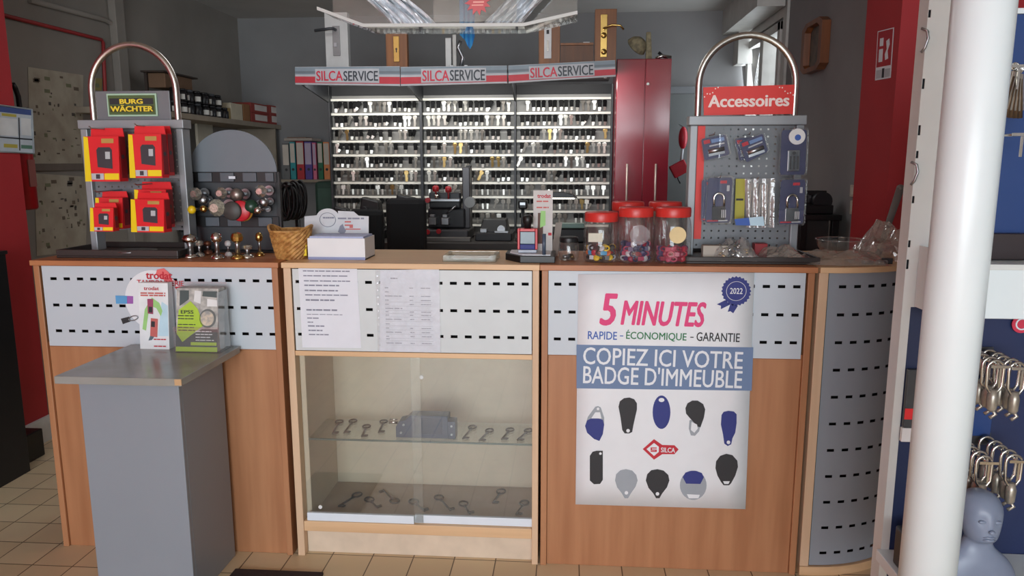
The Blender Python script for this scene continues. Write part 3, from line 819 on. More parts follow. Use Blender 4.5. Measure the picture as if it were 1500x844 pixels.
# round sticker behind them on the slotted panel
YS = -0.002
c0 = WY(226, 440, YS); r = (WY(226, 392, YS) - WY(226, 488, YS)).length / 2
r = 0.108
T = thing('round_poster', 'round white advertising sticker with red lettering on the left slotted panel', 'sticker', (c0.x, YS, c0.z))
b = MB(); b.cyl((c0.x, YS, c0.z), (c0.x, YS + 0.0008, c0.z), r, seg=48); b.build('disc', m_poster, T)
px_shape('printed_patch', [(240, 393), (247, 399), (253, 412), (246, 416), (238, 408), (228, 402), (230, 395)], mat('pale_red_ink', (228, 110, 110), 0.6), T, Y=YS - 0.0006)
ptext('trodat', 214, 252, 398, 409, m_red_ink, 0.03, parent=T, Y=YS - 0.0012, label='red lettering')
ptext('TAMPONNERIE', 201, 269, 411, 418, m_red_ink, 0.02, parent=T, Y=YS - 0.0012, label='red lettering')
px_shape('printed_patch', [(203, 419), (211, 419), (211, 423), (203, 423)], m_red_ink, T, Y=YS - 0.0006)
px_shape('printed_patch', [(256, 420), (284, 419), (284, 424), (258, 424)], m_red_ink, T, Y=YS - 0.0006)
p0 = WY(170, 433, YS); p1 = WY(195, 445, YS)
T2 = thing('small_sticker', 'small blue and violet sticker on the slotted panel left of the round one', 'sticker', (p0.x, YS, p0.z))
px_shape('blue_half', [(169, 433), (186, 433.5), (186, 445), (170, 445)], mat('sticker_blue', (92, 160, 212), 0.6), T2, Y=YS - 0.001)
px_shape('violet_half', [(186.2, 433.5), (195, 434), (195, 445), (186.2, 445)], mat('sticker_violet', (160, 96, 176), 0.6), T2, Y=YS - 0.001)
T3 = thing('printed_key_tag', 'flat cutout of a black stamp with a loop on the left slotted panel', 'sticker', WY(188, 468, YS))
px_shape('tag_body', [(177, 467), (189, 464), (191, 471), (180, 475)], m_blk_ink, T3, Y=YS - 0.001)
b = MB(); q0 = WY(196, 466, YS)
b.tube([(q0.x + 0.017 * math.cos(t), YS - 0.003, q0.z + 0.008 * math.sin(t) + 0.004 * math.cos(t)) for t in (2 * math.pi * i / 20 for i in range(20))], 0.0018, 6, closed=True)
b.build('tag_loop', m_steel, T3)
# ================================================================== things on the counter
m_stand = mat('stand_grey', (120, 123, 127), 0.42, 0.15, var=0.03)
m_stand_l = mat('stand_light_grey', (152, 156, 160), 0.4, 0.2, var=0.02)
m_tray = mat('tray_dark', (58, 52, 50), 0.35)
m_boxred = mat('box_red', (228, 40, 46), 0.45, var=0.03); m_boxdark = mat('box_deep_and_shaded_red', (140, 26, 34), 0.5)
m_yel = mat('box_yellow', (246, 214, 30), 0.45, var=0.03); m_gold = mat('gold_print', (190, 150, 80), 0.5)
m_char = mat('charcoal_print', (62, 58, 64), 0.5); m_lgrey = mat('light_grey_print', (190, 192, 196), 0.5)


def display_stand(label, Y, bx0, bx1, ztop, zbot, xa, xb, zapex, deep=0.05, extra=None):
    T = thing('display_stand', label, 'display stand', ((bx0 + bx1) / 2, Y, CT))
    pw = 0.026
    box_obj('top_bar', m_stand_l, T, bx0 - 0.006, bx1 + 0.006, Y - 0.012, Y + deep, ztop - 0.032, ztop, 0.003)
    box_obj('post', m_stand_l, T, bx0, bx0 + pw, Y - 0.008, Y + deep - 0.004, CT + 0.012, ztop - 0.0325, 0.003)
    box_obj('post', m_stand_l, T, bx1 - pw, bx1, Y - 0.008, Y + deep - 0.004, CT + 0.012, ztop - 0.0325, 0.003)
    x0, x1 = bx0 + pw + 0.0005, bx1 - pw - 0.0005
    n = int((x1 - x0) / 0.025); us = [x0]
    for i in range(n): c = x0 + (x1 - x0) * (i + 0.5) / n; us += [c - 0.003, c + 0.003]
    us.append(x1); z1 = ztop - 0.033; nz = int((z1 - zbot) / 0.025); vs = [zbot]
    for i in range(nz): c = zbot + (z1 - zbot) * (i + 0.5) / nz; vs += [c - 0.003, c + 0.003]
    vs.append(z1)
    MB().plate(us, vs, lambda i, j: i % 2 and j % 2, lambda u, v: (u, Y + 0.012, v)).build('pegboard', m_stand, T, solid=0.0016)
    r = (xb - xa) / 2; cxx = (xa + xb) / 2; zc = zapex - r
    pts = [(xa, Y + 0.02, ztop - 0.03)] + [(xa, Y + 0.02, ztop + (zc - ztop) * i / 4) for i in range(4)] + [(cxx - r * math.cos(t), Y + 0.02, zc + r * math.sin(t)) for t in (math.pi * i / 26 for i in range(27))] + [(xb, Y + 0.02, zc + (ztop - zc) * i / 4) for i in range(1, 5)] + [(xb, Y + 0.02, ztop - 0.03)]
    MB().tube(pts, 0.0115, 14).build('chrome_arch', mat('satin_chrome', (206, 202, 194), 0.3, 1.0, var=0.04), T)
    return T


Y1 = 0.20
S1 = display_stand('grey pegboard stand with a yellow on black name plate, hung with red cartons', Y1, -1.812, -1.418, 1.598, 1.19, WY(128, 120, .2).x, WY(253, 120, .2).x, 1.868)
p, q = WY(135, 133, Y1), WY(247, 172, Y1)
hd = box_obj('header_panel', m_stand, S1, p.x, q.x, Y1 + 0.016, Y1 + 0.022, 1.5985, p.z)
p, q = WY(153, 137, Y1), WY(229, 170, Y1); yb = Y1 + 0.010
pl = box_obj('name_plate', mat('plate_mint', (178, 210, 184), 0.5), S1, p.x, q.x, yb, yb + 0.0055, q.z, p.z, 0.001)
box_obj('plate_border', mat('plate_green', (84, 104, 60), 0.5), S1, p.x + 0.006, q.x - 0.006, yb - 0.0012, yb - 0.0002, q.z + 0.006, p.z - 0.006, 0.0)
zm = (p.z + q.z) / 2
box_obj('plate_field', mat('plate_olive', (58, 60, 26), 0.5), S1, p.x + 0.012, q.x - 0.012, yb - 0.0022, yb - 0.0013, zm - 0.026, zm - 0.002, 0.0)
box_obj('plate_field', m_blk_ink, S1, p.x + 0.012, q.x - 0.012, yb - 0.0022, yb - 0.0013, zm + 0.002, zm + 0.024, 0.0)
m_ytext = mat('yellow_letters', (244, 216, 60), 0.5)
lettering('BURG', m_ytext, S1, ((p.x + q.x) / 2, yb - 0.003, zm + 0.0125), 0.09, 0.018, 0.05, label='yellow lettering')
lettering('WÄCHTER', m_ytext, S1, ((p.x + q.x) / 2, yb - 0.003, zm - 0.012), 0.165, 0.024, 0.05, label='yellow lettering')
for zz in (1.392, 1.215):
    box_obj('cross_rail', m_stand_l, S1, -1.785, -1.445, Y1 + 0.002, Y1 + 0.011, zz - 0.008, zz + 0.008, 0.002)
b = MB(); b.box(-1.86, -1.40, 0.06, 0.345, CT + 0.0005, CT + 0.008); b.box(-1.86, -1.40, 0.06, 0.068, CT + 0.008, CT + 0.03); b.box(-1.86, -1.40, 0.337, 0.345, CT + 0.008, CT + 0.03); b.box(-1.86, -1.852, 0.068, 0.337, CT + 0.008, CT + 0.03); b.box(-1.408, -1.40, 0.068, 0.337, CT + 0.008, CT + 0.03)
tag(b.build('tray', m_tray, None, 0.002), 'dark shallow tray under the left display stand', 'tray')
b = MB(); b.lathe([(0.0, 0.0), (0.05, 0.0), (0.075, 0.012), (0.072, 0.014), (0.05, 0.004)], (-1.60, 0.13, CT + 0.009), 28, False, False)
tag(b.build('metal_dish', m_steel, None), 'low metal dish lying in the dark tray under the red boxes', 'dish')


def key_box(px, py, w, h, y, label, group, depth=0.05, rz=0.0, flap=True):
    """hanging red carton; px,py is the top left of the front face"""
    p = WY(px, py, y)
    T = thing('hanging_carton', label, 'box', (p.x + w / 2, y + depth / 2, p.z - h), group)
    M0 = frame_at((p.x + w / 2, y + depth / 2, p.z - h), 0, 0, rz)
    b = MB(); b.M = M0; hb = h * 0.84
    b.hexa([(-w / 2, -depth / 2, 0), (w / 2, -depth / 2, 0), (w / 2, depth / 2, 0), (-w / 2, depth / 2, 0)], [(-w / 2, -depth / 2 + 0.012, hb), (w / 2, -depth / 2 + 0.012, hb), (w / 2, depth / 2, hb), (-w / 2, depth / 2, hb)])
    b.mi = 1; b.box(w / 2 - 0.0002, w / 2 + 0.0008, -depth / 2 + 0.014, depth / 2 - 0.001, 0.012, hb - 0.002)  # deeper red paints shade onto the side face
    b.build('carton', [m_boxred, m_boxdark], T)
    b = MB(); b.M = M0; b.prism([(-w / 2, hb), (w / 2, hb), (w / 2 - 0.004, h), (-w / 2 + 0.004, h)], depth / 2 - 0.003, depth / 2)
    b.build('hanging_flap', m_boxred, T)
    def F(u, v, d=0.0005): return (-w / 2 + w * u, -depth / 2 + 0.012 * v - d, hb * v)
    def patch(name, uv, mm, d=0.0006, label=None):
        bb = MB(); bb.M = M0; bb.hexa([F(u, v, d) for u, v in uv], [F(u, v, d - 0.0005) for u, v in uv]); o = bb.build(name, mm, T)
        if label: o['label'] = label
    patch('yellow_band', [(-0.03, 0.0), (0.16, 0.0), (0.1, 0.98), (-0.03, 1.0)], m_yel, 0.0008, 'yellow edge band')
    patch('yellow_band', [(0.55, 0.04), (0.98, 0.04), (0.98, 0.18), (0.55, 0.18)], m_yel, 0.0010)
    patch('printed_panel', [(0.17, 0.04), (0.53, 0.04), (0.53, 0.18), (0.16, 0.18)], m_lgrey, 0.0012)
    patch('printed_panel', [(0.3, 0.06), (0.42, 0.06), (0.42, 0.16), (0.3, 0.16)], m_char, 0.0016)
    patch('printed_device', [(0.36, 0.32), (0.8, 0.28), (0.8, 0.7), (0.74, 0.76), (0.4, 0.76), (0.34, 0.7)], m_char, 0.0010, 'dark printed key safe')
    patch('printed_keypad', [(0.6, 0.5), (0.74, 0.5), (0.74, 0.66), (0.6, 0.66)], m_lgrey, 0.0016)
    patch('gold_label', [(0.5, 0.85), (0.86, 0.85), (0.86, 0.95), (0.5, 0.95)], m_gold, 0.0010)
    b = MB(); b.M = M0; b.cyl((w / 2 + 0.0008, 0.004, hb * 0.55), (w / 2 + 0.0014, 0.004, hb * 0.55), 0.008, seg=14); b.build('printed_dot', m_char, T)
    return T


G1 = 'red cartons on the left display stand'
key_box(119, 187, 0.128, 0.190, 0.085, 'red carton hanging alone at the upper left of the display stand', G1, 0.05, -0.02)
key_box(185, 184, 0.118, 0.182, 0.062, 'front red carton of the pair at the upper right of the stand', G1, 0.045, -0.02)
key_box(197, 184, 0.112, 0.178, 0.125, 'rear red carton of the pair at the upper right of the stand', G1, 0.045, 0)
key_box(129, 298, 0.086, 0.10, 0.045, 'small front red carton at the lower left of the stand', G1, 0.035, -0.03)
key_box(137, 281, 0.10, 0.135, 0.11, 'larger red carton behind the small one at the lower left of the stand', G1, 0.05, 0)
key_box(188, 283, 0.126, 0.138, 0.03, 'front red carton tilted on its hook at the lower right of the stand', G1, 0.045, -0.1)
key_box(194, 267, 0.118, 0.165, 0.105, 'rear red carton at the lower right of the stand, its flap showing above', G1, 0.055, -0.04)
for (px, py) in ((150, 190), (215, 186), (157, 281), (214, 271)):
    q = WY(px, py, 0.12)
    b = MB(); b.tube([(q.x, 0.212, q.z + 0.004), (q.x, 0.06, q.z + 0.002), (q.x, 0.045, q.z + 0.008)], 0.0024, 8); b.build('peg_hook', m_steel, S1)

# ---------- half round rack with sample knobs
Y2 = 0.30
S2 = thing('knob_rack', 'black rack with a grey half round top behind the sample door knobs', 'rack', (WY(341, 300, Y2).x, Y2, CT))
p = WY(341, 252, Y2); r = (WY(405, 252, Y2) - WY(277, 252, Y2)).length / 2
zt = WY(341, 190, Y2).z
pts = [(p.x - r, p.z), (p.x + r, p.z)] + [(p.x + r * math.cos(t), p.z + (zt - p.z) * math.sin(t)) for t in (math.pi * i / 30 for i in range(1, 30))]
b = MB(); b.prism(pts, Y2, Y2 + 0.008); b.build('half_round_top', mat('slate_grey_laminate', (112, 119, 127), 0.45, var=0.02), S2, 0.001)
b = MB()
for s in (-1, 1): b.box(p.x + s * r - 0.008, p.x + s * r + 0.008, Y2 + 0.0, Y2 + 0.02, CT, p.z)
b.box(p.x - r - 0.008, p.x + r + 0.008, Y2 - 0.05, Y2 + 0.06, CT + 0.0005, CT + 0.006)
b.build('frame', m_black, S2, 0.001)
b = MB(); b.box(p.x - r + 0.008, p.x + r - 0.008, Y2 + 0.012, Y2 + 0.016, CT + 0.006, p.z); b.build('back_panel', m_dark, S2)
m_pocket = mat('slate_plastic', (86, 92, 100), 0.4)
for py, n, xs in ((259, 5, (279, 302, 334, 367, 396)), (324, 4, (283, 313, 345, 390))):
    q0, q1 = WY(300, py - 6, Y2), WY(300, py + 7, Y2)
    box_obj('shelf_strip', m_black, S2, p.x - r, p.x + r, Y2 - 0.006, Y2 - 0.0005, q1.z - 0.003, q0.z + 0.003, 0.001)
    for xx in xs:
        c = WY(xx, py, Y2); hw = 0.027 if xx not in (279, 396, 283) else 0.016
        box_obj('label_pocket', m_pocket, S2, c.x - hw, c.x + hw, Y2 - 0.012, Y2 - 0.0065, q1.z, q0.z, 0.002)
c = WY(342, 260, Y2); box_obj('paper_tag', m_paper, S2, c.x - 0.013, c.x + 0.013, Y2 - 0.0135, Y2 - 0.0125, c.z - 0.005, c.z + 0.005, 0)


def knob(px, py, y, r, label, mm, style='ball', grp='sample knobs on the rack'):
    q = WY(px, py, y)
    r *= 1.18
    T = thing('knob_sample', label, 'door knob', (q.x, y, q.z), grp)
    b = MB()
    if style == 'ball': prof = [(0.001, -r * 1.5), (r * 0.55, -r * 1.45), (r * 0.95, -r * 1.0), (r, -r * 0.55), (r * 0.8, -r * 0.1), (r * 0.45, r * 0.1)]
    elif style == 'facet': prof = [(r * 0.5, -r * 1.3), (r, -r * 0.6), (r * 0.8, 0), (r * 0.4, r * 0.2)]
    else: prof = [(0.001, -0.012), (r * 0.9, -0.012), (r, -0.008), (r, 0.0), (r * 0.9, 0.003)]
    if style == 'facet':
        b.lathe(prof, (q.x, y, q.z), 10, axis='y')
        for f in b.bm.faces: f.smooth = False
    else: b.lathe(prof, (q.x, y, q.z), 22, axis='y')
    b.build('knob', mm, T)
    b = MB(); b.cyl((q.x, y + 0.0, q.z), (q.x, Y2 - 0.006 if style != 'disc' else y + 0.007, q.z), r * 0.36, seg=14); b.build('neck', m_steel, T)
    if style != 'disc':
        b = MB(); b.cyl((q.x, Y2 - 0.016, q.z), (q.x, Y2 - 0.0125, q.z), r * 0.8, seg=20); b.build('rose', m_steel, T)
    return T


m_cgl = mat('cut_glass', (196, 190, 180), 0.12, 0.75, var=0.35, scale=120)
knob(289, 284, 0.23, 0.021, 'cut glass knob at the upper left of the rack', m_cgl, 'facet')
knob(300, 293, 0.25, 0.016, 'small dull knob beside the upper left cut glass knob', m_steel)
knob(326, 283, 0.23, 0.020, 'cut glass knob second from the left in the upper row', m_cgl, 'facet')
knob(350, 285, 0.23, 0.021, 'pewter knob in the middle of the upper row', mat('pewter', (150, 140, 134), 0.35, 0.8, var=0.2, scale=90), 'ball')
knob(384, 280, 0.22, 0.020, 'tall cut glass knob at the upper right of the rack', m_cgl, 'facet')
knob(388, 296, 0.235, 0.015, 'grey knob just below the upper right glass knob', m_steel)
knob(283, 307, 0.21, 0.0135, 'bright yellow knob at the left of the lower row', mat('bright_yellow', (240, 196, 30), 0.35), 'ball')
knob(300, 306, 0.22, 0.012, 'brass knob next to the bright yellow one', m_brass, 'ball')
knob(321, 304, 0.20, 0.028, 'large faceted glass knob in the middle of the lower row', mat('pale_cut_glass', (206, 206, 190), 0.15, 0.6, var=0.3, scale=140), 'facet')
knob(341, 309, 0.19, 0.030, 'flat charcoal disc knob in front of the red one', mat('charcoal_lacquer', (64, 60, 58), 0.5), 'disc')
knob(353, 309, 0.20, 0.033, 'flat red disc knob behind the charcoal one', mat('red_lacquer', (196, 34, 48), 0.35), 'disc')
knob(356.5, 309, 0.215, 0.033, 'thin orange disc knob showing behind the red one', mat('orange_lacquer', (216, 150, 60), 0.4), 'disc')
knob(371, 302, 0.22, 0.022, 'dark green knob right of the red disc', mat('bottle_green', (30, 62, 46), 0.3), 'ball')
knob(379, 308, 0.20, 0.0125, 'small mirror chrome knob below the tall glass knob', m_chrome, 'ball')
# standing chrome and glass knobs on the worktop
def standing(px, py, y, label, mm, h, r, extra=None):
    q = WZ(px, py, CT)
    T = thing('door_handle_sample', label, 'door handle', (q.x, q.y, CT), 'handle samples standing on the worktop')
    b = MB(); b.lathe([(r, 0), (r, 0.004), (r * 0.8, 0.012), (r * 0.4, 0.016)], (q.x, q.y, CT)); b.build('rose', mm, T)
    b = MB(); b.lathe([(r * 0.36, 0.016), (r * 0.3, h * 0.5), (r * 0.42, h * 0.62)], (q.x, q.y, CT), 18); b.build('neck', m_steel, T)
    b = MB()
    b.lathe([(r * 0.42, h * 0.62), (r * 0.75, h * 0.68), (r * 0.85, h * 0.82), (r * 0.65, h * 0.95), (0.002, h)], (q.x, q.y, CT), 14 if extra else 24, True, False)
    if extra:
        for f in b.bm.faces: f.smooth = False
    b.build('knob', mm, T)
    return T


standing(280, 377, 0, 'bright chrome knob with a broad round foot, leftmost on the worktop', m_chrome, 0.085, 0.032)
standing(293, 376, 0, 'small glass knob just right of the leftmost chrome knob', m_cgl, 0.062, 0.018, True)
standing(305, 372, 0, 'low copper toned knob between the chrome knobs on the worktop', mat('copper_tone', (150, 104, 84), 0.35, 0.8), 0.05, 0.018)
standing(319, 379, 0, 'tall chrome knob standing third on the worktop', m_chrome, 0.095, 0.024)
standing(335, 375, 0, 'slim pale knob right of the tall chrome one', m_white, 0.058, 0.014)
standing(349, 379, 0, 'brass and glass knob standing on the worktop left of the basket', m_brass, 0.096, 0.026, True)
standing(363, 378, 0, 'square footed clear knob close to the basket', m_cgl, 0.05, 0.022, True)
standing(381, 375, 0, 'thin brass pull standing against the basket', m_brass, 0.088, 0.016)

# ---------- wicker basket
q = WZ(419, 381, CT); by = q.y + 0.058
m_wick = mat('wicker', (206, 158, 92), 0.6, rgb2=(160, 108, 54), scale=55, bump=0.6)
T = thing('wicker_basket', 'small tapered wicker basket with pointed rim at the middle seam of the counter', 'basket', (q.x, by, CT))
b = MB(); n = 40; rows = 13; H = 0.10
rings = []
for j in range(rows + 1):
    v = j / rows; r0 = 0.052 + 0.023 * v
    ring = []
    for k in range(n):
        t = 2 * math.pi * k / n
        bump = 0.0022 * (1 if (k + j) % 2 else -1)
        rise = 0.018 * max(0, abs(math.cos(t)) - 0.72) / 0.28 * v ** 4
        r = r0 + bump
        ring.append(b.v((q.x + r * math.cos(t), by + r * math.sin(t), CT + 0.001 + H * v + rise)))
    rings.append(ring)
for a, c in zip(rings, rings[1:]):
    for k in range(n): b.f([a[k], a[(k + 1) % n], c[(k + 1) % n], c[k]])
b.f(rings[0][::-1])
b.build('woven_body', m_wick, T, solid=0.003)
b = MB(); pts = []
for k in range(48):
    t = 2 * math.pi * k / 48; pts.append((q.x + 0.076 * math.cos(t), by + 0.076 * math.sin(t), CT + H + 0.001 + 0.018 * max(0, abs(math.cos(t)) - 0.72) / 0.28))
b.tube(pts, 0.0045, 8, closed=True); b.build('rim', m_wick, T)
b = MB().box(q.x + 0.045, q.x + 0.062, by - 0.02, by - 0.012, CT + 0.01, CT + 0.108)
tag(b.build('yellow_tag', m_yel, None, 0.002), 'yellow card sticking up inside the wicker basket', 'card')

# ---------- white box with its card
yb = 0.075
a, c = WY(451.5, 377, yb), WY(535, 377, yb); zb = CT
T = thing('card_box', 'white counter box with a pale advertising card standing at its back', 'box', ((a.x + c.x) / 2, yb + 0.05, CT))
zt = WY(450, 349, yb).z
b = MB(); t_ = 0.003
b.box(a.x, c.x, yb, yb + t_, zb, zt); b.box(a.x, c.x, yb + 0.13, yb + 0.133, zb, zt); b.box(a.x, a.x + t_, yb + t_, yb + 0.13, zb, zt); b.box(c.x - t_, c.x, yb + t_, yb + 0.13, zb, zt); b.box(a.x, c.x, yb, yb + 0.133, zb, zb + 0.004)
b.build('carton', mat('white_card', (232, 233, 236), 0.6, var=0.02), T)
m_lav = mat('lavender_print', (150, 160, 200), 0.6)
box_obj('blue_stripe', m_lav, T, a.x, c.x, yb - 0.0008, yb - 0.0002, zb + 0.0, zb + 0.010, 0)
box_obj('leaflet_pile', mat('pale_blue_leaflets', (176, 184, 216), 0.6, scale=80), T, a.x + 0.006, c.x - 0.006, yb + 0.006, yb + 0.126, zb + 0.005, zt + 0.006, 0)
yc = yb + 0.142
def cz(x, y): v = WY(x, y, yc); return (v.x, v.z)
pts = [cz(447, 360), cz(537, 360), cz(540, 344), cz(540, 317), cz(525, 316), cz(518, 310), cz(495, 309)] + [cz(480 + 17 * math.cos(t), 320 - 14.5 * math.sin(t)) for t in (math.pi * (0.15 + 0.75 * i / 10) for i in range(11))] + [cz(446, 317), cz(446, 345)]
b = MB(); b.prism(pts, yc, yc + 0.002); cd = b.build('advertising_card', mat('pale_card', (206, 208, 212), 0.6), T)
YC = yc - 0.0006
b = MB()
for py, x0, x1 in ((319, 473, 490), (320, 495, 534)):
    p0, p1 = WY(x0, py, YC), WY(x1, py, YC); printed_lines(b, p0.x, p1.x, [p0.z], YC, 0.006, 4, ragged=0)
b.build('printed_text', m_ink_soft, cd)
px_shape('printed_figure', [(498, 331), (502, 328), (504, 333), (507, 338), (503, 344), (499, 342), (495, 340)], m_ink_soft, cd, Y=YC)
for (x0, y0, x1, y1) in ((505, 324, 514, 326), (505, 329, 517, 331), (512, 331, 517, 334), (506, 335, 528, 336.5)):
    px_shape('printed_mark', [(x0, y1), (x1, y1), (x1, y0), (x0, y0)], m_coral, cd, Y=YC)
b = MB(); p0 = WY(480, 322, YC); b.tube([(p0.x + 0.03 * math.cos(t), YC - 0.001, p0.z + 0.026 * math.sin(t)) for t in (2 * math.pi * i / 30 for i in range(30))], 0.001, 6, closed=True); b.build('printed_ring', m_ink_soft, cd)

# ---------- glass coin tray
a, c = WZ(648, 384, CT), WZ(727, 384, CT)
T = thing('glass_tray', 'flat clear glass coin tray on the pale middle worktop', 'tray', ((a.x + c.x) / 2, a.y + 0.06, CT))
y0, y1 = a.y, a.y + 0.15
m_tg = glassy('thick_glass', (0.92, 0.94, 0.92), gloss=0.05, haze=0.16, haze_rgb=(180, 172, 158), rough=0.08, edge=0.3)
b = MB()
b.box(a.x, c.x, y0, y0 + 0.014, CT, CT + 0.022); b.box(a.x, c.x, y1 - 0.014, y1, CT, CT + 0.022); b.box(a.x, a.x + 0.014, y0 + 0.014, y1 - 0.014, CT, CT + 0.022); b.box(c.x - 0.014, c.x, y0 + 0.014, y1 - 0.014, CT, CT + 0.022)
b.build('glass_rim', m_tg, T, 0.003)
box_obj('glass_base', m_tg, T, a.x + 0.0145, c.x - 0.0145, y0 + 0.0145, y1 - 0.0145, CT + 0.0005, CT + 0.010)
box_obj('printed_insert', mat('insert_cream', (206, 186, 160), 0.6, rgb2=(150, 124, 100), scale=60), T, a.x + 0.03, c.x - 0.03, y0 + 0.03, y1 - 0.03, CT + 0.0102, CT + 0.0108, 0)

# ---------- stamp sample display
zb = CT
def fz(x, y, z): v = WZ(x, y, z); return (v.x, v.y)
A = [(-0.222, 0.115), (-0.165, 0.035), (-0.045, 0.035), (-0.045, 0.2), (-0.222, 0.2)]
T = thing('stamp_display', 'black based display with a red and clear sample stamp on a white sheet', 'display', (-0.13, 0.12, CT))
b = MB(); b.hexa([(x, y, CT) for x, y in A], [(x, y, CT + 0.024) for x, y in A]); b.build('base', m_black, T, 0.002)
B2 = [(x * 0.82 - 0.012 * 2, y * 0.85 + 0.02) for x, y in A]
b = MB(); b.hexa([(x, y, CT + 0.0242) for x, y in B2], [(x, y, CT + 0.0275) for x, y in B2]); b.build('white_sheet', m_poster, T)
sx, sy, sz = -0.143, 0.115, CT + 0.0277
m_sred = mat('stamp_red', (206, 62, 70), 0.35)
b = MB(); b.box(sx - 0.035, sx - 0.027, sy - 0.02, sy + 0.02, sz + 0.012, sz + 0.085); b.box(sx + 0.027, sx + 0.035, sy - 0.02, sy + 0.02, sz + 0.012, sz + 0.085); b.box(sx - 0.027, sx + 0.027, sy - 0.02, sy + 0.02, sz + 0.075, sz + 0.085); b.build('stamp_frame', m_sred, T, 0.002)
box_obj('stamp_body', mat('smoky_blue', (92, 112, 124), 0.2), T, sx - 0.0265, sx + 0.0265, sy - 0.014, sy + 0.014, sz + 0.03, sz + 0.0745)
box_obj('stamp_foot', mat('clear_grey_plastic', (150, 156, 170), 0.2), T, sx - 0.033, sx + 0.033, sy - 0.024, sy + 0.024, sz, sz + 0.0115)
box_obj('stamp_foot_band', m_navy, T, sx - 0.0265, sx + 0.0265, sy - 0.018, sy + 0.018, sz + 0.0117, sz + 0.0295)
b = MB(); b.lathe([(0.012, 0), (0.012, 0.014), (0.018, 0.02), (0.018, 0.04), (0.01, 0.047)], (sx + 0.0, sy, sz + 0.0855)); b.build('stamp_handle', m_black, T)
b = MB(); b.cyl((-0.083, 0.045, CT + 0.028), (-0.083, 0.045, CT + 0.1), 0.0065); b.build('pen', mat('slate_blue_plastic', (70, 84, 104), 0.35), T)
yk = 0.165
a, c = WY(781, 372, yk), WY(809, 372, yk); zt = WY(790, 279, yk).z
T2 = thing('leaflet', 'tall narrow white leaflet with red heading standing behind the sample stamp', 'leaflet', ((a.x + c.x) / 2, yk, CT + 0.0275))
box_obj('card', mat('grey_white_card', (206, 202, 200), 0.6), T2, a.x, c.x, yk, yk + 0.003, CT + 0.028, zt, 0)
ptext('trodat', 787, 807, 284, 290, m_red_ink, 0.03, parent=T2, Y=yk - 0.0006, label='red lettering')
b = MB()
for py in (295, 304):
    p0, p1 = WY(786, py, yk), WY(805, py, yk); printed_lines(b, p0.x, p1.x, [p0.z], yk, 0.005, 3, ragged=0.2)
b.build('printed_text', m_coral, T2)
px_shape('printed_device', [(787, 357), (795, 357), (796, 312), (788, 312)], mat('umber_print', (96, 62, 52), 0.6), T2, Y=yk - 0.0006)
px_shape('printed_patch', [(791, 334), (799, 330), (799, 309), (792, 309)], m_lgreen, T2, Y=yk - 0.0012)
px_shape('printed_patch', [(803, 345), (808, 345), (808, 341), (803, 341)], m_red_ink, T2, Y=yk - 0.0006)
yk = 0.21
a = WY(812, 372, yk); b = MB(); b.hexa([(a.x - 0.012, yk, CT), (a.x + 0.012, yk + 0.03, CT), (a.x + 0.012, yk + 0.033, CT), (a.x - 0.012, yk + 0.003, CT)], [(a.x + 0.004, yk + 0.0, CT + 0.125), (a.x + 0.028, yk + 0.03, CT + 0.125), (a.x + 0.028, yk + 0.033, CT + 0.125), (a.x + 0.004, yk + 0.003, CT + 0.125)])
tag(b.build('leaning_card', mat('card_beige', (190, 180, 172), 0.7), None), 'plain beige card leaning between the stamp leaflet and the black lidded jar', 'card')

# ---------- jars
m_jar = glassy('jar_plastic', (0.96, 0.96, 0.96), gloss=0.05, haze=0.05, haze_rgb=(200, 196, 190), edge=0.45)
m_lid = mat('red_lid', (206, 54, 48), 0.35, var=0.03)
def jar(px, yc, r, h, label, lid=m_lid, lidh=0.028, waist=True, grp='red lidded jars', lidr=None, disc=None):
    q = WZ(px, 381, CT); v = ray(px, 381); k = (yc - CAM.y) / v.y; x = CAM.x + v.x * k
    T = thing('storage_jar', label, 'jar', (x, yc, CT), grp)
    b = MB(); hb = h - lidh
    b.lathe([(r * 0.86, 0.0005), (r * 0.97, 0.008), (r, 0.03), (r, hb * 0.55), (r * 0.985, hb * 0.75), (r * 0.93, hb * 0.9), (r * 0.84, hb * 0.985), (r * 0.84, hb)], (x, yc, CT), 36, True, False)
    b.build('jar_body', m_jar, T)
    lr = lidr or r * 0.92
    b = MB(); b.lathe([(lr, hb - 0.004), (lr * 1.015, hb), (lr * 1.015, h - 0.005), (lr * 0.97, h), (lr * 0.6, h + 0.0005)], (x, yc, CT), 40, False, True)
    b.build('lid', lid, T)
    if disc:
        rr_, mm, lb = disc
        b = MB(); c = Vector((x + 0.008, yc - r - 0.0015, CT + hb * 0.62)); b.cyl(c, c + Vector((0, 0.0012, 0)), rr_, seg=30)
        o = b.build('round_label', mm, T); o['label'] = lb
    return x, yc


j1 = jar(880, 0.10, 0.062, 0.172, 'short red lidded jar with multicoloured tokens, leftmost of the front jars')
j2 = jar(930, 0.085, 0.063, 0.190, 'middle red lidded jar holding purple and pink tokens', disc=(0.033, glassy('faint_label', gloss=0.02, haze=0.25, haze_rgb=(200, 190, 196)), 'faint round label'))
j3 = jar(984, 0.085, 0.064, 0.190, 'rightmost red lidded jar with a cream round label', disc=(0.028, mat('cream_label', (228, 204, 152), 0.6), 'cream round label'))
j4 = jar(918, 0.255, 0.063, 0.20, 'red lidded jar standing behind, between the left and middle front jars')
j5 = jar(972, 0.255, 0.064, 0.20, 'red lidded jar standing behind, between the middle and right front jars')
j6 = jar(833, 0.13, 0.036, 0.082, 'small clear jar with a black lid left of the red lidded jars', lid=m_black, lidh=0.014, grp='small jars')
b = MB(); q = Vector((j1[0] - 0.022, j1[1] - 0.0645, CT + 0.088)); b.box(q.x - 0.024, q.x + 0.024, q.y - 0.001, q.y + 0.0, q.z - 0.014, q.z + 0.016)
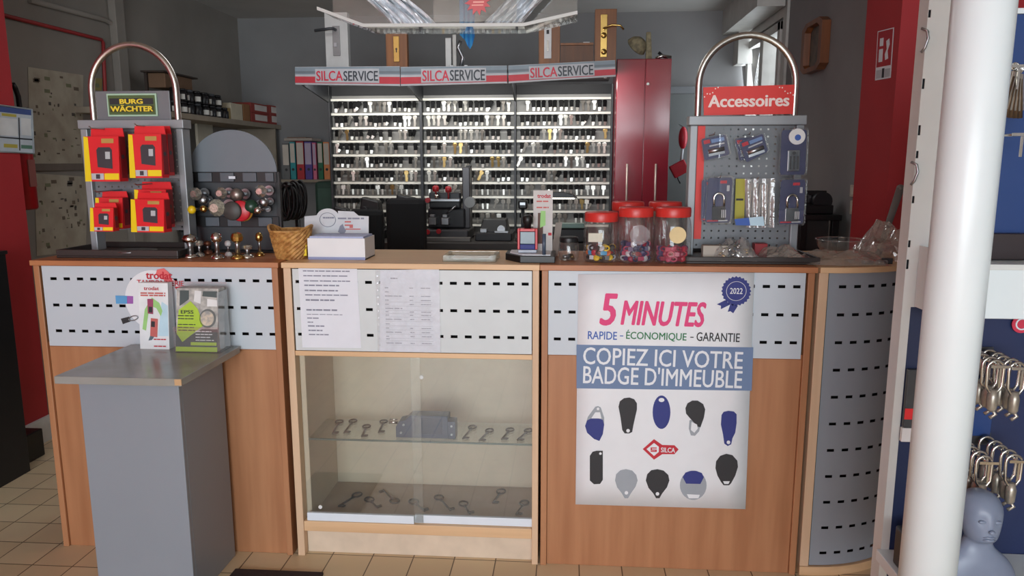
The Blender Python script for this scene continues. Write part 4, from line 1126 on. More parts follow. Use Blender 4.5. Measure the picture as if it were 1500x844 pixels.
tag(b.build('paper_sticker', mat('label_cream', (210, 206, 190), 0.6), None), 'cream price label on the front of the short left jar', 'label')
TOK = {'purple': (74, 58, 104), 'pink': (190, 74, 104), 'navy': (40, 42, 84), 'white': (200, 196, 202), 'red': (190, 30, 60), 'black': (28, 28, 32), 'orange': (226, 110, 50), 'yellow': (240, 196, 40), 'sky blue': (70, 160, 210), 'crimson': (150, 24, 60), 'green': (60, 120, 70)}
for k_, v_ in TOK.items(): mat('token_' + k_.replace(' ', '_'), v_, 0.4)
jn = {0: 'short left jar', 1: 'middle jar', 2: 'rightmost jar'}
place_w = ['against the front', 'at the left side', 'at the right side', 'at the back']
def token(x, y, z, colour, label, grp, kind):
    T = thing('key_tag_token', label, 'key tag', (x, y, z), grp)
    b = MB(); b.M = frame_at((x, y, z), random.uniform(1.0, 1.9), 0, random.uniform(-0.6, 0.6))
    if kind == 0: b.lathe([(0.001, -0.0025), (0.0105, -0.0025), (0.0115, 0), (0.0105, 0.0025), (0.001, 0.0025)], (0, 0, 0), 16, False, False)
    elif kind == 1: b.tube([(0.011 * math.cos(t), 0.008 * math.sin(t), 0) for t in (2 * math.pi * i / 14 for i in range(14))], 0.0034, 6, closed=True)
    else: b.box(-0.011, 0.011, -0.007, 0.007, -0.0025, 0.0025)
    b.build('tag_body', MATS['token_' + colour.replace(' ', '_')], T)
    return T
def fill(jx, jy, r, colours, layers, where, wh):
    cnt = {}
    for L_ in range(layers):
        z = CT + 0.0165 + L_ * 0.0165
        for i in range(9):
            t = -math.pi / 2 + (i - 4) * 0.42 + (L_ % 2) * 0.2
            rr_ = r - 0.0225
            c = colours[(i * 3 + L_ * 5 + (i * i) % 4) % len(colours)]
            o = token(jx + rr_ * math.cos(t), jy + rr_ * math.sin(t), z, c, '%s key tag token inside the %s' % (c, wh), '%s tokens in the %s' % (c, wh), (i + L_) % 3)
            rows_ = ['at the bottom', 'in the second layer', 'in the third layer', 'on the top layer']
            o['label'] = '%s key tag %s inside the %s of the red lidded jars' % (c, rows_[L_], {'short left jar': 'leftmost', 'middle jar': 'front middle', 'rightmost jar': 'rightmost'}[wh])
            o['group'] = '%s tags %s of the %s' % (c, rows_[L_], wh)
        for i in range(3):
            t = i * 2.1; c = colours[(i + L_) % len(colours)]
            o = token(jx + 0.012 * math.cos(t), jy + 0.012 * math.sin(t), z, c, '', '', 0)
            o['label'] = '%s key tag %s inside the %s of the red lidded jars' % (c, rows_[L_], {'short left jar': 'leftmost', 'middle jar': 'front middle', 'rightmost jar': 'rightmost'}[wh])
            o['group'] = '%s tags %s of the %s' % (c, rows_[L_], wh)
fill(j1[0], j1[1], 0.062, ['black', 'sky blue', 'yellow', 'red', 'black', 'orange', 'white', 'black'], 3, 0, jn[0])
fill(j2[0], j2[1], 0.063, ['purple', 'navy', 'pink', 'crimson', 'white', 'navy', 'purple'], 4, 0, jn[1])
fill(j3[0], j3[1], 0.064, ['pink', 'crimson', 'pink', 'red', 'purple'], 3, 0, jn[2])
for i, (dx, dy) in enumerate(((-0.012, -0.01), (0.012, -0.008), (0.0, 0.012))):
    b = MB(); b.M = frame_at((j6[0] + dx, j6[1] + dy, CT + 0.012), 0.6, i, 0.4 * i); b.cyl((-0.009, 0, 0), (0.009, 0, 0), 0.007, seg=10)
    o = b.build('small_fitting', [m_steel, m_brass, m_dark][i], None)
    tag(o, ['steel', 'brass', 'dark grey'][i] + ' small fitting inside the black lidded jar', 'fitting')

# ---------- right display stand
S3 = display_stand('grey pegboard stand with a red accessories header, hung with blister packs', Y1, 0.420, 0.808, 1.6, 1.135, WY(1025, 120, .2).x, WY(1168, 120, .2).x, 1.872)
b = MB(); b.box(0.40, 0.845, 0.05, 0.35, CT + 0.0005, CT + 0.008); b.box(0.40, 0.845, 0.05, 0.058, CT + 0.008, CT + 0.024); b.box(0.40, 0.845, 0.342, 0.35, CT + 0.008, CT + 0.024); b.box(0.40, 0.408, 0.058, 0.342, CT + 0.008, CT + 0.024); b.box(0.837, 0.845, 0.058, 0.342, CT + 0.008, CT + 0.024)
tag(b.build('tray', m_tray, None, 0.002), 'dark shallow tray under the right display stand', 'tray')
m_hred = mat('header_red', (222, 58, 52), 0.5, var=0.03)
a = [WY(*q, Y1 + 0.012) for q in ((1030, 128), (1165, 124), (1163, 167), (1031, 169))]
b = MB(); b.hexa([(v.x, Y1 + 0.010, v.z) for v in a][::-1], [(v.x, Y1 + 0.016, v.z) for v in a][::-1]); b.build('header_sign', m_hred, S3)
m_hw = mat('header_letters', (246, 226, 220), 0.5)
ptext('Accessoires', 1037, 1157, 138, 157, m_hw, 0.035, parent=S3, Y=Y1 + 0.009, label='white lettering', roll=-0.01)
b = MB()
for (x0, y0_, x1, y1_) in ((1032, 142, 1052, 129), (1142, 128, 1162, 140)):
    for i in range(6):
        t = i / 5; p0 = WY(x0 + (x1 - x0) * t, y0_ + (y1_ - y0_) * t - 2 * math.sin(t * 9), Y1 + 0.009); b.cyl((p0.x, Y1 + 0.0088, p0.z), (p0.x, Y1 + 0.0096, p0.z), 0.0024, seg=8)
b.build('header_scroll', m_hw, S3)
p0, p1 = WY(1019, 182, Y1 + .004), WY(1028, 182, Y1 + .004)
zr = WY(1018, 350, Y1).z
b = MB(); b.box(p0.x + 0.008, p1.x + 0.012, Y1 - 0.001, Y1 + 0.0095, zr, 1.566); b.build('red_strip', m_hred, S3)


m_navyc = mat('navy_card', (56, 60, 98), 0.5, var=0.1, scale=20); m_blister = glassy('blister_film', gloss=0.07, haze=0.05, edge=0.4)
m_cyanp = mat('pale_blue_print', (110, 140, 190), 0.5)
def blister(corners, y, label, kind, cat='blister pack'):
    """corners clockwise from the top left in pixels"""
    w = [WY(*q, y) for q in corners]; ctr = sum(w, Vector()) / 4
    T = thing('blister_pack', label, cat, (ctr.x, y, ctr.z), 'blister packs on the right display stand')
    def U(u, v, d=0.0):
        p = w[3].lerp(w[2], u).lerp(w[0].lerp(w[1], u), v); return Vector((p.x, y - d, p.z))
    def poly(name, uv, mm, d, th=0.0006, lb=None):
        b = MB(); b.hexa([U(u, v, d) for u, v in uv], [U(u, v, d - th) for u, v in uv]); o = b.build(name, mm, T)
        if lb: o['label'] = lb
        return o
    R_ = [(0.08, 0), (0.92, 0), (1, 0.05), (1, 0.95), (0.92, 1), (0.08, 1), (0, 0.95), (0, 0.05)]
    poly('clear_shell', R_, m_blister, 0.010, 0.009)
    poly('card', [(0.1, 0.03), (0.9, 0.03), (0.95, 0.08), (0.95, 0.9), (0.9, 0.96), (0.1, 0.96), (0.05, 0.9), (0.05, 0.08)], m_navyc, 0.002, 0.0015)
    W_ = (w[1] - w[0]).length; H_ = (w[0] - w[3]).length
    ang = math.atan2(w[1].z - w[0].z, w[1].x - w[0].x)
    def at(u, v, d): return Matrix.Translation(U(u, v, d)) @ Matrix.Rotation(-ang, 4, 'Y')
    if kind in ('padlock', 'padlock_dark'):
        mm = m_steel if kind == 'padlock' else m_dark
        b = MB(); b.M = at(0.5, 0.24, 0.006); b.box(-W_ * 0.25, W_ * 0.25, -0.004, 0.003, -H_ * 0.15, H_ * 0.13); b.build('padlock_body', mm, T, 0.002)
        b = MB(); b.M = at(0.5, 0.37, 0.006); r = W_ * 0.19
        b.tube([(-r, 0, 0), (-r, 0, H_ * 0.17)] + [(-r * math.cos(t), 0, H_ * 0.17 + r * math.sin(t)) for t in (math.pi * i / 10 for i in range(1, 10))] + [(r, 0, H_ * 0.17), (r, 0, 0)], W_ * 0.052, 8); b.build('shackle', m_chrome, T)
        b = MB(); b.M = at(0.62, 0.22, 0.0108)
        for i in range(3): b.box(-0.002 + i * 0.006, 0.001 + i * 0.006, -0.0008, 0, -H_ * 0.08, H_ * 0.08)
        b.build('printed_stripes', m_lgrey, T)
        poly('printed_panel', [(0.5, 0.84), (0.75, 0.84), (0.75, 0.9), (0.5, 0.9)], m_red_ink, 0.0030, 0.0008)
        poly('printed_panel', [(0.76, 0.68), (0.86, 0.68), (0.86, 0.8), (0.76, 0.8)], m_lgrey, 0.0030, 0.0008)
        poly('printed_panel', [(0.1, 0.06), (0.5, 0.06), (0.5, 0.09), (0.1, 0.09)], m_red_ink, 0.0030, 0.0008)
        poly('printed_panel', [(0.52, 0.06), (0.85, 0.06), (0.85, 0.09), (0.52, 0.09)], m_lgrey, 0.0030, 0.0008)
    elif kind == 'cylinder':
        b = MB(); b.M = at(0.5, 0.36, 0.007); b.cyl((-W_ * 0.3, 0, 0), (W_ * 0.3, 0, 0), H_ * 0.1, seg=14); b.box(-W_ * 0.3, W_ * 0.3, -0.003, 0.003, -H_ * 0.2, 0); b.build('lock_cylinder', m_steel, T)
        poly('printed_panel', [(0.12, 0.72), (0.35, 0.72), (0.35, 0.88), (0.12, 0.88)], m_red_ink, 0.0030, 0.0008)
        poly('printed_panel', [(0.4, 0.7), (0.88, 0.7), (0.88, 0.86), (0.4, 0.86)], m_cyanp, 0.0030, 0.0008)
        poly('printed_panel', [(0.3, 0.56), (0.85, 0.56), (0.85, 0.62), (0.3, 0.62)], m_lgrey, 0.0030, 0.0008)
    elif kind == 'disc':
        b = MB(); b.M = at(0.58, 0.82, 0.011); b.lathe([(0.001, 0.004), (W_ * 0.16, 0.004), (W_ * 0.3, 0.0), (W_ * 0.3, -0.004)], (0, 0, 0), 24, axis='y') if False else b.cyl((0, 0.006, 0), (0, -0.002, 0), W_ * 0.29, seg=26); b.build('white_disc', m_white, T)
        b = MB(); b.M = at(0.6, 0.80, 0.0135); b.cyl((0, 0.0, 0), (0, -0.0012, 0), W_ * 0.11, seg=18); b.build('blue_dot', m_blue_ink, T)
        b = MB(); b.M = at(0.5, 0.34, 0.006); b.box(-W_ * 0.22, W_ * 0.22, -0.004, 0.003, -H_ * 0.24, H_ * 0.2); b.build('lock_body', m_steel, T, 0.002)
        b = MB(); b.M = at(0.5, 0.34, 0.0105)
        for i in range(3): b.box(-W_ * 0.15 + i * W_ * 0.13, -W_ * 0.08 + i * W_ * 0.13, -0.001, 0, -H_ * 0.2, H_ * 0.08)
        b.cyl((0, 0, H_ * 0.14), (0, -0.001, H_ * 0.14), 0.006, seg=12); b.build('dials', m_dark, T)
    return T


blister([(1025, 203), (1064, 195), (1071, 227), (1030, 237)], 0.165, 'small navy blister pack tilted at the upper left of the accessories stand', 'cylinder')
blister([(1074, 202), (1108, 199), (1112, 230), (1082, 237)], 0.172, 'rear of the two tilted packs in the top middle of the accessories stand', 'cylinder')
blister([(1080, 208), (1119, 194), (1127, 222), (1092, 240)], 0.150, 'front navy pack tilted steeply in the top middle of the accessories stand', 'cylinder')
blister([(1143, 188), (1184, 187), (1181, 258), (1140, 258)], 0.130, 'long navy pack with a white disc at the upper right of the accessories stand', 'disc')
blister([(1027, 262), (1040, 259), (1064, 327), (1025, 326)], 0.166, 'padlock pack half hidden behind another at the lower left of the accessories stand', 'padlock_dark')
blister([(1036, 258), (1075, 257), (1071, 328), (1031, 329)], 0.140, 'front navy padlock pack at the lower left of the accessories stand', 'padlock_dark')
blister([(1142, 261), (1182, 260), (1178, 330), (1138, 331)], 0.120, 'navy padlock pack with a bright shackle at the lower right of the accessories stand', 'padlock')
for (px, py) in ((1046, 197), (1098, 197), (1163, 190), (1055, 260), (1110, 262), (1162, 262)):
    q = WY(px, py, 0.12); b = MB(); b.tube([(q.x, 0.212, q.z), (q.x, 0.12, q.z), (q.x, 0.112, q.z + 0.006)], 0.0022, 8); b.build('peg_hook', m_steel, S3)
# sleeve bag with yellow card
w = [WY(*q, 0.15) for q in ((1090, 262), (1134, 261), (1132, 333), (1092, 333))]; ctr = sum(w, Vector()) / 4
T = thing('clear_sleeve', 'long milky clear bag of small rods hanging in the middle of the accessories stand', 'bag', (ctr.x, 0.15, ctr.z))
b = MB(); b.smooth = True
def sl_(u, v):
    p = w[3].lerp(w[2], u).lerp(w[0].lerp(w[1], u), v); return (p.x, 0.142 - 0.008 * abs(math.sin(u * 11)) * (1 - v * 0.5), p.z)
b.plate([i / 24 for i in range(25)], [i / 6 for i in range(7)], lambda i, j: False, sl_); b.build('bag_film', glassy('milky_film', gloss=0.08, haze=0.32, haze_rgb=(220, 216, 212), bump=0.4), T)
b = MB()
for i in range(7):
    p = w[3].lerp(w[2], 0.12 + i * 0.12); b.cyl((p.x, 0.155, p.z + 0.01), (p.x + 0.001, 0.155, p.z + 0.15), 0.0035, seg=8)
b.build('rod', mat('pale_rod', (198, 190, 182), 0.5), T)
w = [WY(*q, 0.172) for q in ((1078, 262), (1092, 262), (1090, 322), (1076, 322))]
b = MB(); b.hexa([(v.x, 0.172, v.z) for v in w][::-1], [(v.x, 0.175, v.z) for v in w][::-1])
T = thing('yellow_card', 'olive yellow card hanging beside the milky bag', 'card', (w[0].x, 0.17, w[2].z)); b.build('card', mat('olive_yellow', (178, 170, 66), 0.6), T)
box_obj('printed_band', m_blk_ink, T, w[0].x + 0.004, w[1].x - 0.004, 0.1712, 0.1718, (w[0].z + w[2].z) / 2 - 0.004, (w[0].z + w[2].z) / 2 + 0.003, 0)
w = [WY(*q, 0.105) for q in ((1076, 321), (1118, 317), (1120, 331), (1078, 330))]
T = thing('blue_card', 'small blue and white card under the milky bag', 'card', ((w[0].x + w[1].x) / 2, 0.105, w[2].z))
b = MB(); b.hexa([(v.x, 0.105, v.z) for v in (w[3], w[3].lerp(w[2], .5), w[0].lerp(w[1], .5), w[0])], [(v.x, 0.107, v.z) for v in (w[3], w[3].lerp(w[2], .5), w[0].lerp(w[1], .5), w[0])]); b.build('blue_half', m_blue_ink, T)
b = MB(); b.hexa([(v.x, 0.105, v.z) for v in (w[3].lerp(w[2], .505), w[2], w[1], w[0].lerp(w[1], .505))], [(v.x, 0.107, v.z) for v in (w[3].lerp(w[2], .505), w[2], w[1], w[0].lerp(w[1], .505))]); b.build('white_half', mat('icy_print', (190, 220, 236), 0.5), T)
p = WY(1113, 332, 0.185)
box_obj('red_carton', m_boxdark, None, p.x - 0.022, p.x + 0.022, 0.15, 0.19, CT + 0.0085, CT + 0.06)
tag(bpy.data.objects['red_carton'], 'small red carton at the foot of the accessories stand', 'box')
p = WZ(1046, 379, CT + 0.009)
box_obj('cream_card', mat('cream_card', (188, 178, 166), 0.7), None, p.x - 0.045, p.x + 0.04, 0.09, 0.13, CT + 0.0085, CT + 0.058)
tag(bpy.data.objects['cream_card'], 'cream card box lying in the tray at the left foot of the accessories stand', 'box')


def crumple(name, label, c, size, seed, mm, n=14, cat='plastic bag', contents=None):
    rnd = random.Random(seed)
    T = thing(name, label, cat, c)
    b = MB()
    ph = [rnd.uniform(0, 6) for _ in range(6)]
    def fn(u, v):
        x = (u - 0.5); y = (v - 0.5); r = max(0.0, 1 - (2 * abs(x)) ** 2.4) * max(0.0, 1 - (2 * abs(y)) ** 2.4)
        z = size[2] * r ** 0.6 * (0.72 + 0.28 * math.sin(9 * u + ph[0]) * math.cos(8 * v + ph[1])) + size[2] * 0.10 * rnd.uniform(-1, 1) * r
        return (c[0] + size[0] * (x + 0.04 * math.sin(7 * v + ph[2])), c[1] + size[1] * (y + 0.05 * math.sin(9 * u + ph[3])), c[2] + max(0.001, z))
    b.plate([i / n for i in range(n + 1)], [i / n for i in range(n + 1)], lambda i, j: False, fn)
    b.build('film', mm, T)
    return T


m_film = glassy('crumpled_film', gloss=0.12, haze=0.42, haze_rgb=(186, 172, 160), rough=0.12, bump=0.5, edge=0.5)
m_film2 = glassy('clear_crumpled_film', gloss=0.2, haze=0.16, haze_rgb=(220, 218, 216), rough=0.06, bump=0.6, edge=0.6)
q = WZ(1075, 379, CT + 0.009)
crumple('parts_bag', 'clear bag of small chrome parts in the tray of the accessories stand', (q.x, 0.115, CT + 0.009), (0.15, 0.12, 0.085), 3, m_film2)
rn = random.Random(5)
for i in range(12):
    x = q.x + rn.uniform(-0.048, 0.048); y = 0.115 + rn.uniform(-0.035, 0.035); z = CT + 0.018 + rn.uniform(0, 0.038)
    b = MB(); b.M = frame_at((x, y, z), rn.uniform(0, 3), rn.uniform(0, 3), rn.uniform(0, 3))
    b.cyl((-0.011, 0, 0), (0.008, 0, 0), 0.006, seg=10); b.cyl((0.008, 0, 0), (0.013, 0, 0), 0.009, seg=10)
    tag(b.build('chrome_fitting', [m_chrome, m_steel, m_brass][i % 3] if i % 6 == 5 else m_chrome, None), 'little chrome fitting inside the clear parts bag in the stand tray' if i % 6 != 5 else 'little brass fitting inside the clear parts bag in the stand tray', 'fitting', 'fittings in the parts bag' if i % 6 != 5 else 'brass fittings in the parts bag')
crumple('plastic_bag', 'flattened clear plastic bag in the tray right of the parts bag', (0.735, 0.125, CT + 0.009), (0.15, 0.11, 0.055), 11, m_film)
crumple('plastic_bag', 'long crumpled plastic bag running over the seam onto the curved worktop', (0.945, 0.13, CT + 0.0005), (0.27, 0.2, 0.05), 12, m_film)
crumple('plastic_bag', 'tall crumpled bag at the right end of the curved worktop by the white shelving', (1.15, 0.25, CT + 0.0005), (0.21, 0.2, 0.15), 13, m_film)
crumple('plastic_bag', 'small flat bag at the front of the curved worktop', (1.02, 0.12, CT + 0.0005), (0.12, 0.09, 0.02), 14, m_film2)
T = thing('clear_bowl', 'clear plastic bowl on the curved worktop', 'bowl', (1.0, 0.32, CT))
b = MB(); b.lathe([(0.04, 0.001), (0.06, 0.01), (0.078, 0.035), (0.084, 0.06)], (1.0, 0.32, CT), 28, True, False); b.build('bowl_wall', m_clear, T)
b = MB(); b.tube([(1.0 + 0.085 * math.cos(t), 0.32 + 0.085 * math.sin(t), CT + 0.06) for t in (2 * math.pi * i / 30 for i in range(30))], 0.003, 6, closed=True); b.build('rim', m_clear, T)
T = thing('padlock', 'small dark padlock lying at the front edge of the curved worktop', 'padlock', (1.08, 0.10, CT))
box_obj('body', m_dark, T, 1.065, 1.095, 0.085, 0.105, CT, CT + 0.02)
b = MB(); b.tube([(1.072 + 0.0, 0.1055, CT + 0.01), (1.072, 0.12, CT + 0.01), (1.08, 0.128, CT + 0.01), (1.088, 0.12, CT + 0.01), (1.088, 0.1055, CT + 0.01)], 0.0025, 8); b.build('shackle', m_steel, T)
for i, (x, y, lb) in enumerate(((0.99, 0.07, 'left'), (1.035, 0.065, 'middle'), (1.13, 0.115, 'right'))):
    b = MB(); b.cyl((x, y, CT + 0.008), (x + 0.03, y + 0.01, CT + 0.008), 0.0075, seg=12); b.cyl((x + 0.03, y + 0.01, CT + 0.008), (x + 0.036, y + 0.012, CT + 0.008), 0.0078, seg=12)
    tag(b.build('lock_cylinder', m_steel, None), 'steel lock cylinder at the front edge of the curved worktop, %s of three' % lb, 'lock cylinder')
a, c = WY(1298, 338, 0.36), WY(1319, 276, 0.36)
T = thing('grey_wand', 'grey bar standing out of the crumpled bag against the red pillar', 'bar', (a.x, 0.36, CT))
b = MB(); b.tube([(a.x - 0.02, 0.36, CT + 0.0005), (a.x, 0.36, a.z), (c.x, 0.36, c.z)], [0.010, 0.011, 0.014], 10); b.build('shaft', mat('dull_grey_bar', (108, 104, 100), 0.5), T)
b = MB(); b.blob((c.x, 0.36, c.z), 0.0145); b.build('round_end', mat('dull_grey_bar', (108, 104, 100), 0.5), T)
# ================================================================== lit key panels, canopies and bench behind the counter
YPAN, YSIG, CZ = 2.75, 2.10, 2.0
m_pan = mat('panel_grey_enamel', (122, 121, 118), 0.5, var=0.03)
m_rail = mat('rail_white', (236, 234, 224), 0.45, var=0.02)
m_canopy = mat('canopy_grey', (92, 94, 98), 0.5)
m_postd = mat('post_dark', (46, 48, 52), 0.45)
m_blue_s = mat('sign_steel_blue', (132, 146, 156), 0.45); m_lb = mat('sign_pale', (186, 187, 192), 0.45)
m_sgnred = mat('sign_red', (196, 48, 62), 0.45); m_sgnpink = mat('sign_letters_red', (206, 40, 66), 0.45); m_sgnblk = mat('sign_letters_dark', (50, 56, 64), 0.45)
m_tube = mat('lamp_tube', (255, 250, 236), 0.5, emit=6, var=0.0)
signs = [((432, 98), (585.5, 97), (586, 126), (432.5, 124)), ((587, 98), (742.5, 96), (743, 122), (587, 126)), ((744.5, 96), (901, 88), (902, 112), (745, 122))]
pans = [(490, 618), (622, 754), (757, 893)]
names = ['left', 'middle', 'right']
row_px = [145.5, 166.5, 187, 206.5, 226.8, 247, 267, 287.5, 308, 328]
rng = random.Random(21)
m_khead = mat('key_black_plastic', (14, 14, 15), 0.65, spec=0.2); m_ksil = mat('key_nickel', (206, 204, 196), 0.3, 0.7, var=0.1); m_kbr = mat('key_brass', (168, 142, 92), 0.35, 0.8, var=0.1); m_kgr = mat('key_grey', (112, 108, 102), 0.4, 0.5)
KEYM = {'black headed': m_khead, 'bright nickel': m_ksil, 'brass': m_kbr, 'dull grey': m_kgr}
KMESH = {}
def key_mesh(kind):
    b = MB()
    # hangs by its bow from the origin; blade points down
    b.lathe([(0.001, -0.001), (0.010, -0.001), (0.0112, 0), (0.010, 0.001), (0.001, 0.001)], (0, 0, -0.010), 12, False, False, axis='y')
    if kind == 'black headed': b.box(-0.0085, 0.0085, -0.0025, 0.0025, -0.044, -0.006)
    else: b.box(-0.009, 0.009, -0.0012, 0.0012, -0.022, -0.006)
    b.mi = 1
    b.box(-0.0052, 0.0052, -0.0008, 0.0008, -0.066, -0.022); b.box(0.0052, 0.0068, -0.0008, 0.0008, -0.055, -0.042)
    me_o = b.build('key_blank', [KEYM[kind], m_ksil if kind in ('black headed', 'bright nickel') else KEYM[kind]])
    return me_o


proto_used = {}
protos = {k: key_mesh(k) for k in KEYM}
ordn = ['top', 'second', 'third', 'fourth', 'fifth', 'sixth', 'seventh', 'eighth', 'ninth']
n_keys = 0
loose = MB()
for i, (sg, pn) in enumerate(zip(signs, pans)):
    xl, xr = WY(pn[0], 240, YPAN).x, WY(pn[1], 240, YPAN).x
    zt, zb_ = WY(600, 140, YPAN).z, 0.955
    T = thing('key_display', 'lit key panel hung with rows of key blanks, %s one of three behind the counter' % names[i], 'key panel', ((xl + xr) / 2, YPAN, 0.95), 'lit key panels')
    box_obj('back_sheet', m_pan, T, xl, xr, YPAN, YPAN + 0.02, zb_, zt, 0)
    box_obj('upper_sheet', mat('upper_sheet_shade', (34, 35, 38), 0.7), T, xl, xr, YPAN - 0.002, YPAN + 0.02, zt + 0.0005, CZ - 0.035, 0)  # darkened colour stands in for the shade below the canopy
    if i == 0: box_obj('side_post', m_postd, T, xl - 0.014, xl - 0.0005, YPAN - 0.06, YPAN + 0.02, 0.952, CZ - 0.036, 0.002)
    xn = WY(pans[i + 1][0], 240, YPAN).x - 0.001 if i < 2 else xr + 0.012
    box_obj('side_post', m_postd, T, xr + 0.0005, xn, YPAN - 0.06, YPAN + 0.02, 0.952, CZ - 0.036, 0.002)
    for r, py in enumerate(row_px):
        z = WY(600, py + 0.6, YPAN).z
        b = MB(); b.box(xl + 0.001, xr - 0.001, YPAN - 0.028, YPAN - 0.0005, z - 0.006, z + 0.004); b.box(xl + 0.001, xr - 0.001, YPAN - 0.030, YPAN - 0.0282, z - 0.009, z + 0.006)
        b.build('hook_rail', m_rail, T)
        if r > 8: continue
        n = 16 if i else 17
        for k in range(n):
            x = xl + 0.02 + (xr - xl - 0.04) * (k + 0.5) / n + rng.uniform(-0.003, 0.003)
            if rng.random() < 0.05: continue
            run = math.sin(k * 0.55 + r * 1.9 + i * 2.3) + rng.uniform(-0.55, 0.55)
            kind = 'black headed' if run > -0.45 else ('bright nickel' if run > -0.95 else ('dull grey' if rng.random() < 0.7 else 'brass'))
            tilt = 0.45 if (rng.random() < 0.1) else rng.uniform(-0.06, 0.06)
            if r < 6 and n_keys < 300:
                o = protos[kind] if kind not in proto_used else protos[kind].copy()
                if kind in proto_used: COL.objects.link(o)
                proto_used[kind] = 1
                o.location = (x, YPAN - 0.036, z - 0.012); o.rotation_euler = (0, tilt, rng.uniform(-0.5, 0.5)); o.scale = (1.55, 1.3, rng.uniform(1.0, 1.15))
                tag(o, '%s key blank hanging in the %s row of the %s lit key panel' % (kind, ordn[r], names[i]), 'key blank', '%s keys, %s row, %s panel' % (kind, ordn[r], names[i]))
                n_keys += 1
            else:
                loose.M = frame_at((x, YPAN - 0.036, z - 0.012), 0, tilt, rng.uniform(-0.5, 0.5)) @ Matrix.Diagonal((1.55, 1.3, 1.08, 1))
                loose.mi = list(KEYM).index(kind)
                loose.lathe([(0.001, -0.001), (0.0112, 0), (0.001, 0.001)], (0, 0, -0.010), 10, False, False, axis='y')
                loose.box(-0.0095, 0.0095, -0.002, 0.002, -0.03, -0.006); loose.mi = 1 if kind == 'black headed' else loose.mi
                loose.box(-0.0042, 0.0042, -0.0008, 0.0008, -0.066, -0.03)
    # canopy with its sign board and lamp
    w = [WY(*q, YSIG) for q in sg]
    K = thing('sign_canopy', ['left sign canopy over the key panels, carrying the white door sample', 'middle sign canopy over the key panels, below the hanging blue strap', 'right sign canopy over the key panels, tilted up to the right'][i], 'sign', ((w[0].x + w[1].x) / 2, YSIG, CZ), 'sign canopies over the key panels')
    dz = (w[0].z + w[1].z) / 2 - CZ
    b = MB(); b.box(w[0].x + 0.004, w[1].x - 0.004, YSIG + 0.016, YPAN + 0.02, CZ - 0.016, CZ); b.build('canopy_board', m_canopy, K, 0.001)
    b = MB(); b.hexa([(v.x, YSIG, v.z) for v in w][::-1], [(v.x, YSIG + 0.015, v.z) for v in w][::-1]); b.build('sign_board', m_lb, K, 0.001)
    def S(u, v): return w[3].lerp(w[2], u).lerp(w[0].lerp(w[1], u), v)
    def strip(nm, u0, u1, v0, v1, mm, d=0.0008):
        q = [S(u0, v0), S(u1, v0), S(u1, v1), S(u0, v1)]
        b = MB(); b.hexa([(v.x, YSIG - d, v.z) for v in q], [(v.x, YSIG - d + 0.0006, v.z) for v in q]); b.build(nm, mm, K)
    strip('steel_stripe', 0.0, 1, 0.58, 0.98, m_blue_s); strip('grey_stripe', 0, 1, 0.64, 0.76, mat('sign_mid_grey', (112, 122, 130), 0.45), 0.0016)
    strip('red_stripe', 0.0, 1, 0.10, 0.46, m_sgnred)
    strip('white_field', 0.195, 0.805, 0.14, 0.88, m_lb, 0.0024)
    an = math.atan2(w[1].z - w[0].z, w[1].x - w[0].x); W_ = (w[1] - w[0]).length; H_ = (w[0] - w[3]).length
    for s_, u0, u1, mm in (('SILCA', 0.205, 0.46, m_sgnpink), ('SERVICE', 0.465, 0.795, m_sgnblk)):
        c = S((u0 + u1) / 2, 0.5)
        lettering(s_, mm, K, None, W_ * (u1 - u0), H_ * 0.56, 0.02, M=Matrix.Translation((c.x, YSIG - 0.0032, c.z)) @ Matrix.Rotation(-an, 4, 'Y'), label='red lettering' if s_ == 'SILCA' else 'dark lettering')
    b = MB(); b.hexa([(w[0].x + 0.01, YSIG + 0.016, CZ - 0.075), (w[0].x + 0.016, YSIG + 0.016, CZ - 0.075), (xl - 0.001, YPAN - 0.064, CZ - 0.15), (xl - 0.012, YPAN - 0.064, CZ - 0.15)][::1], [(w[0].x + 0.01, YSIG + 0.016, CZ - 0.0165), (w[0].x + 0.016, YSIG + 0.016, CZ - 0.0165), (xl - 0.001, YPAN - 0.064, CZ - 0.0165), (xl - 0.012, YPAN - 0.064, CZ - 0.0165)])
    b.build('bracket', m_postd, K)
    b = MB(); b.cyl((w[0].x + 0.06, YSIG + 0.06, CZ - 0.04), (w[1].x - 0.06, YSIG + 0.06, CZ - 0.04), 0.013, seg=14); b.build('lamp_tube', m_tube, K)
    b = MB(); b.box(w[0].x + 0.045, w[0].x + 0.06, YSIG + 0.04, YSIG + 0.08, CZ - 0.06, CZ - 0.0165); b.box(w[1].x - 0.06, w[1].x - 0.045, YSIG + 0.04, YSIG + 0.08, CZ - 0.06, CZ - 0.0165); b.build('lamp_holder', m_white, K)
    area_light('canopy_lamp', ((w[0].x + w[1].x) / 2, YSIG + 0.12, CZ - 0.05), ((xl + xr) / 2, YPAN, 1.62), W_ * 0.85, 0.05, 3.7, (1.0, 0.98, 0.93))
for k in protos:
    if k not in proto_used: bpy.data.objects.remove(protos[k])
o = loose.build('key_blanks', list(KEYM.values()))
tag(o, 'remaining key blanks hanging in the lowest rows of the three lit key panels', 'key blanks'); o['kind'] = 'stuff'

# bench below
b = MB(); b.box(-1.72, 0.26, 2.02, YPAN + 0.02, 0.91, 0.95)
T = thing('workbench', 'dark workbench under the lit key panels', 'workbench', (-0.7, 2.4, 0)); b.build('bench_top', mat('bench_dark', (54, 50, 48), 0.5), T, 0.002)
for x in (-1.70, -0.75, 0.22): box_obj('bench_panel', m_dark, T, x, x + 0.03, 2.05, YPAN, 0, 0.9095)
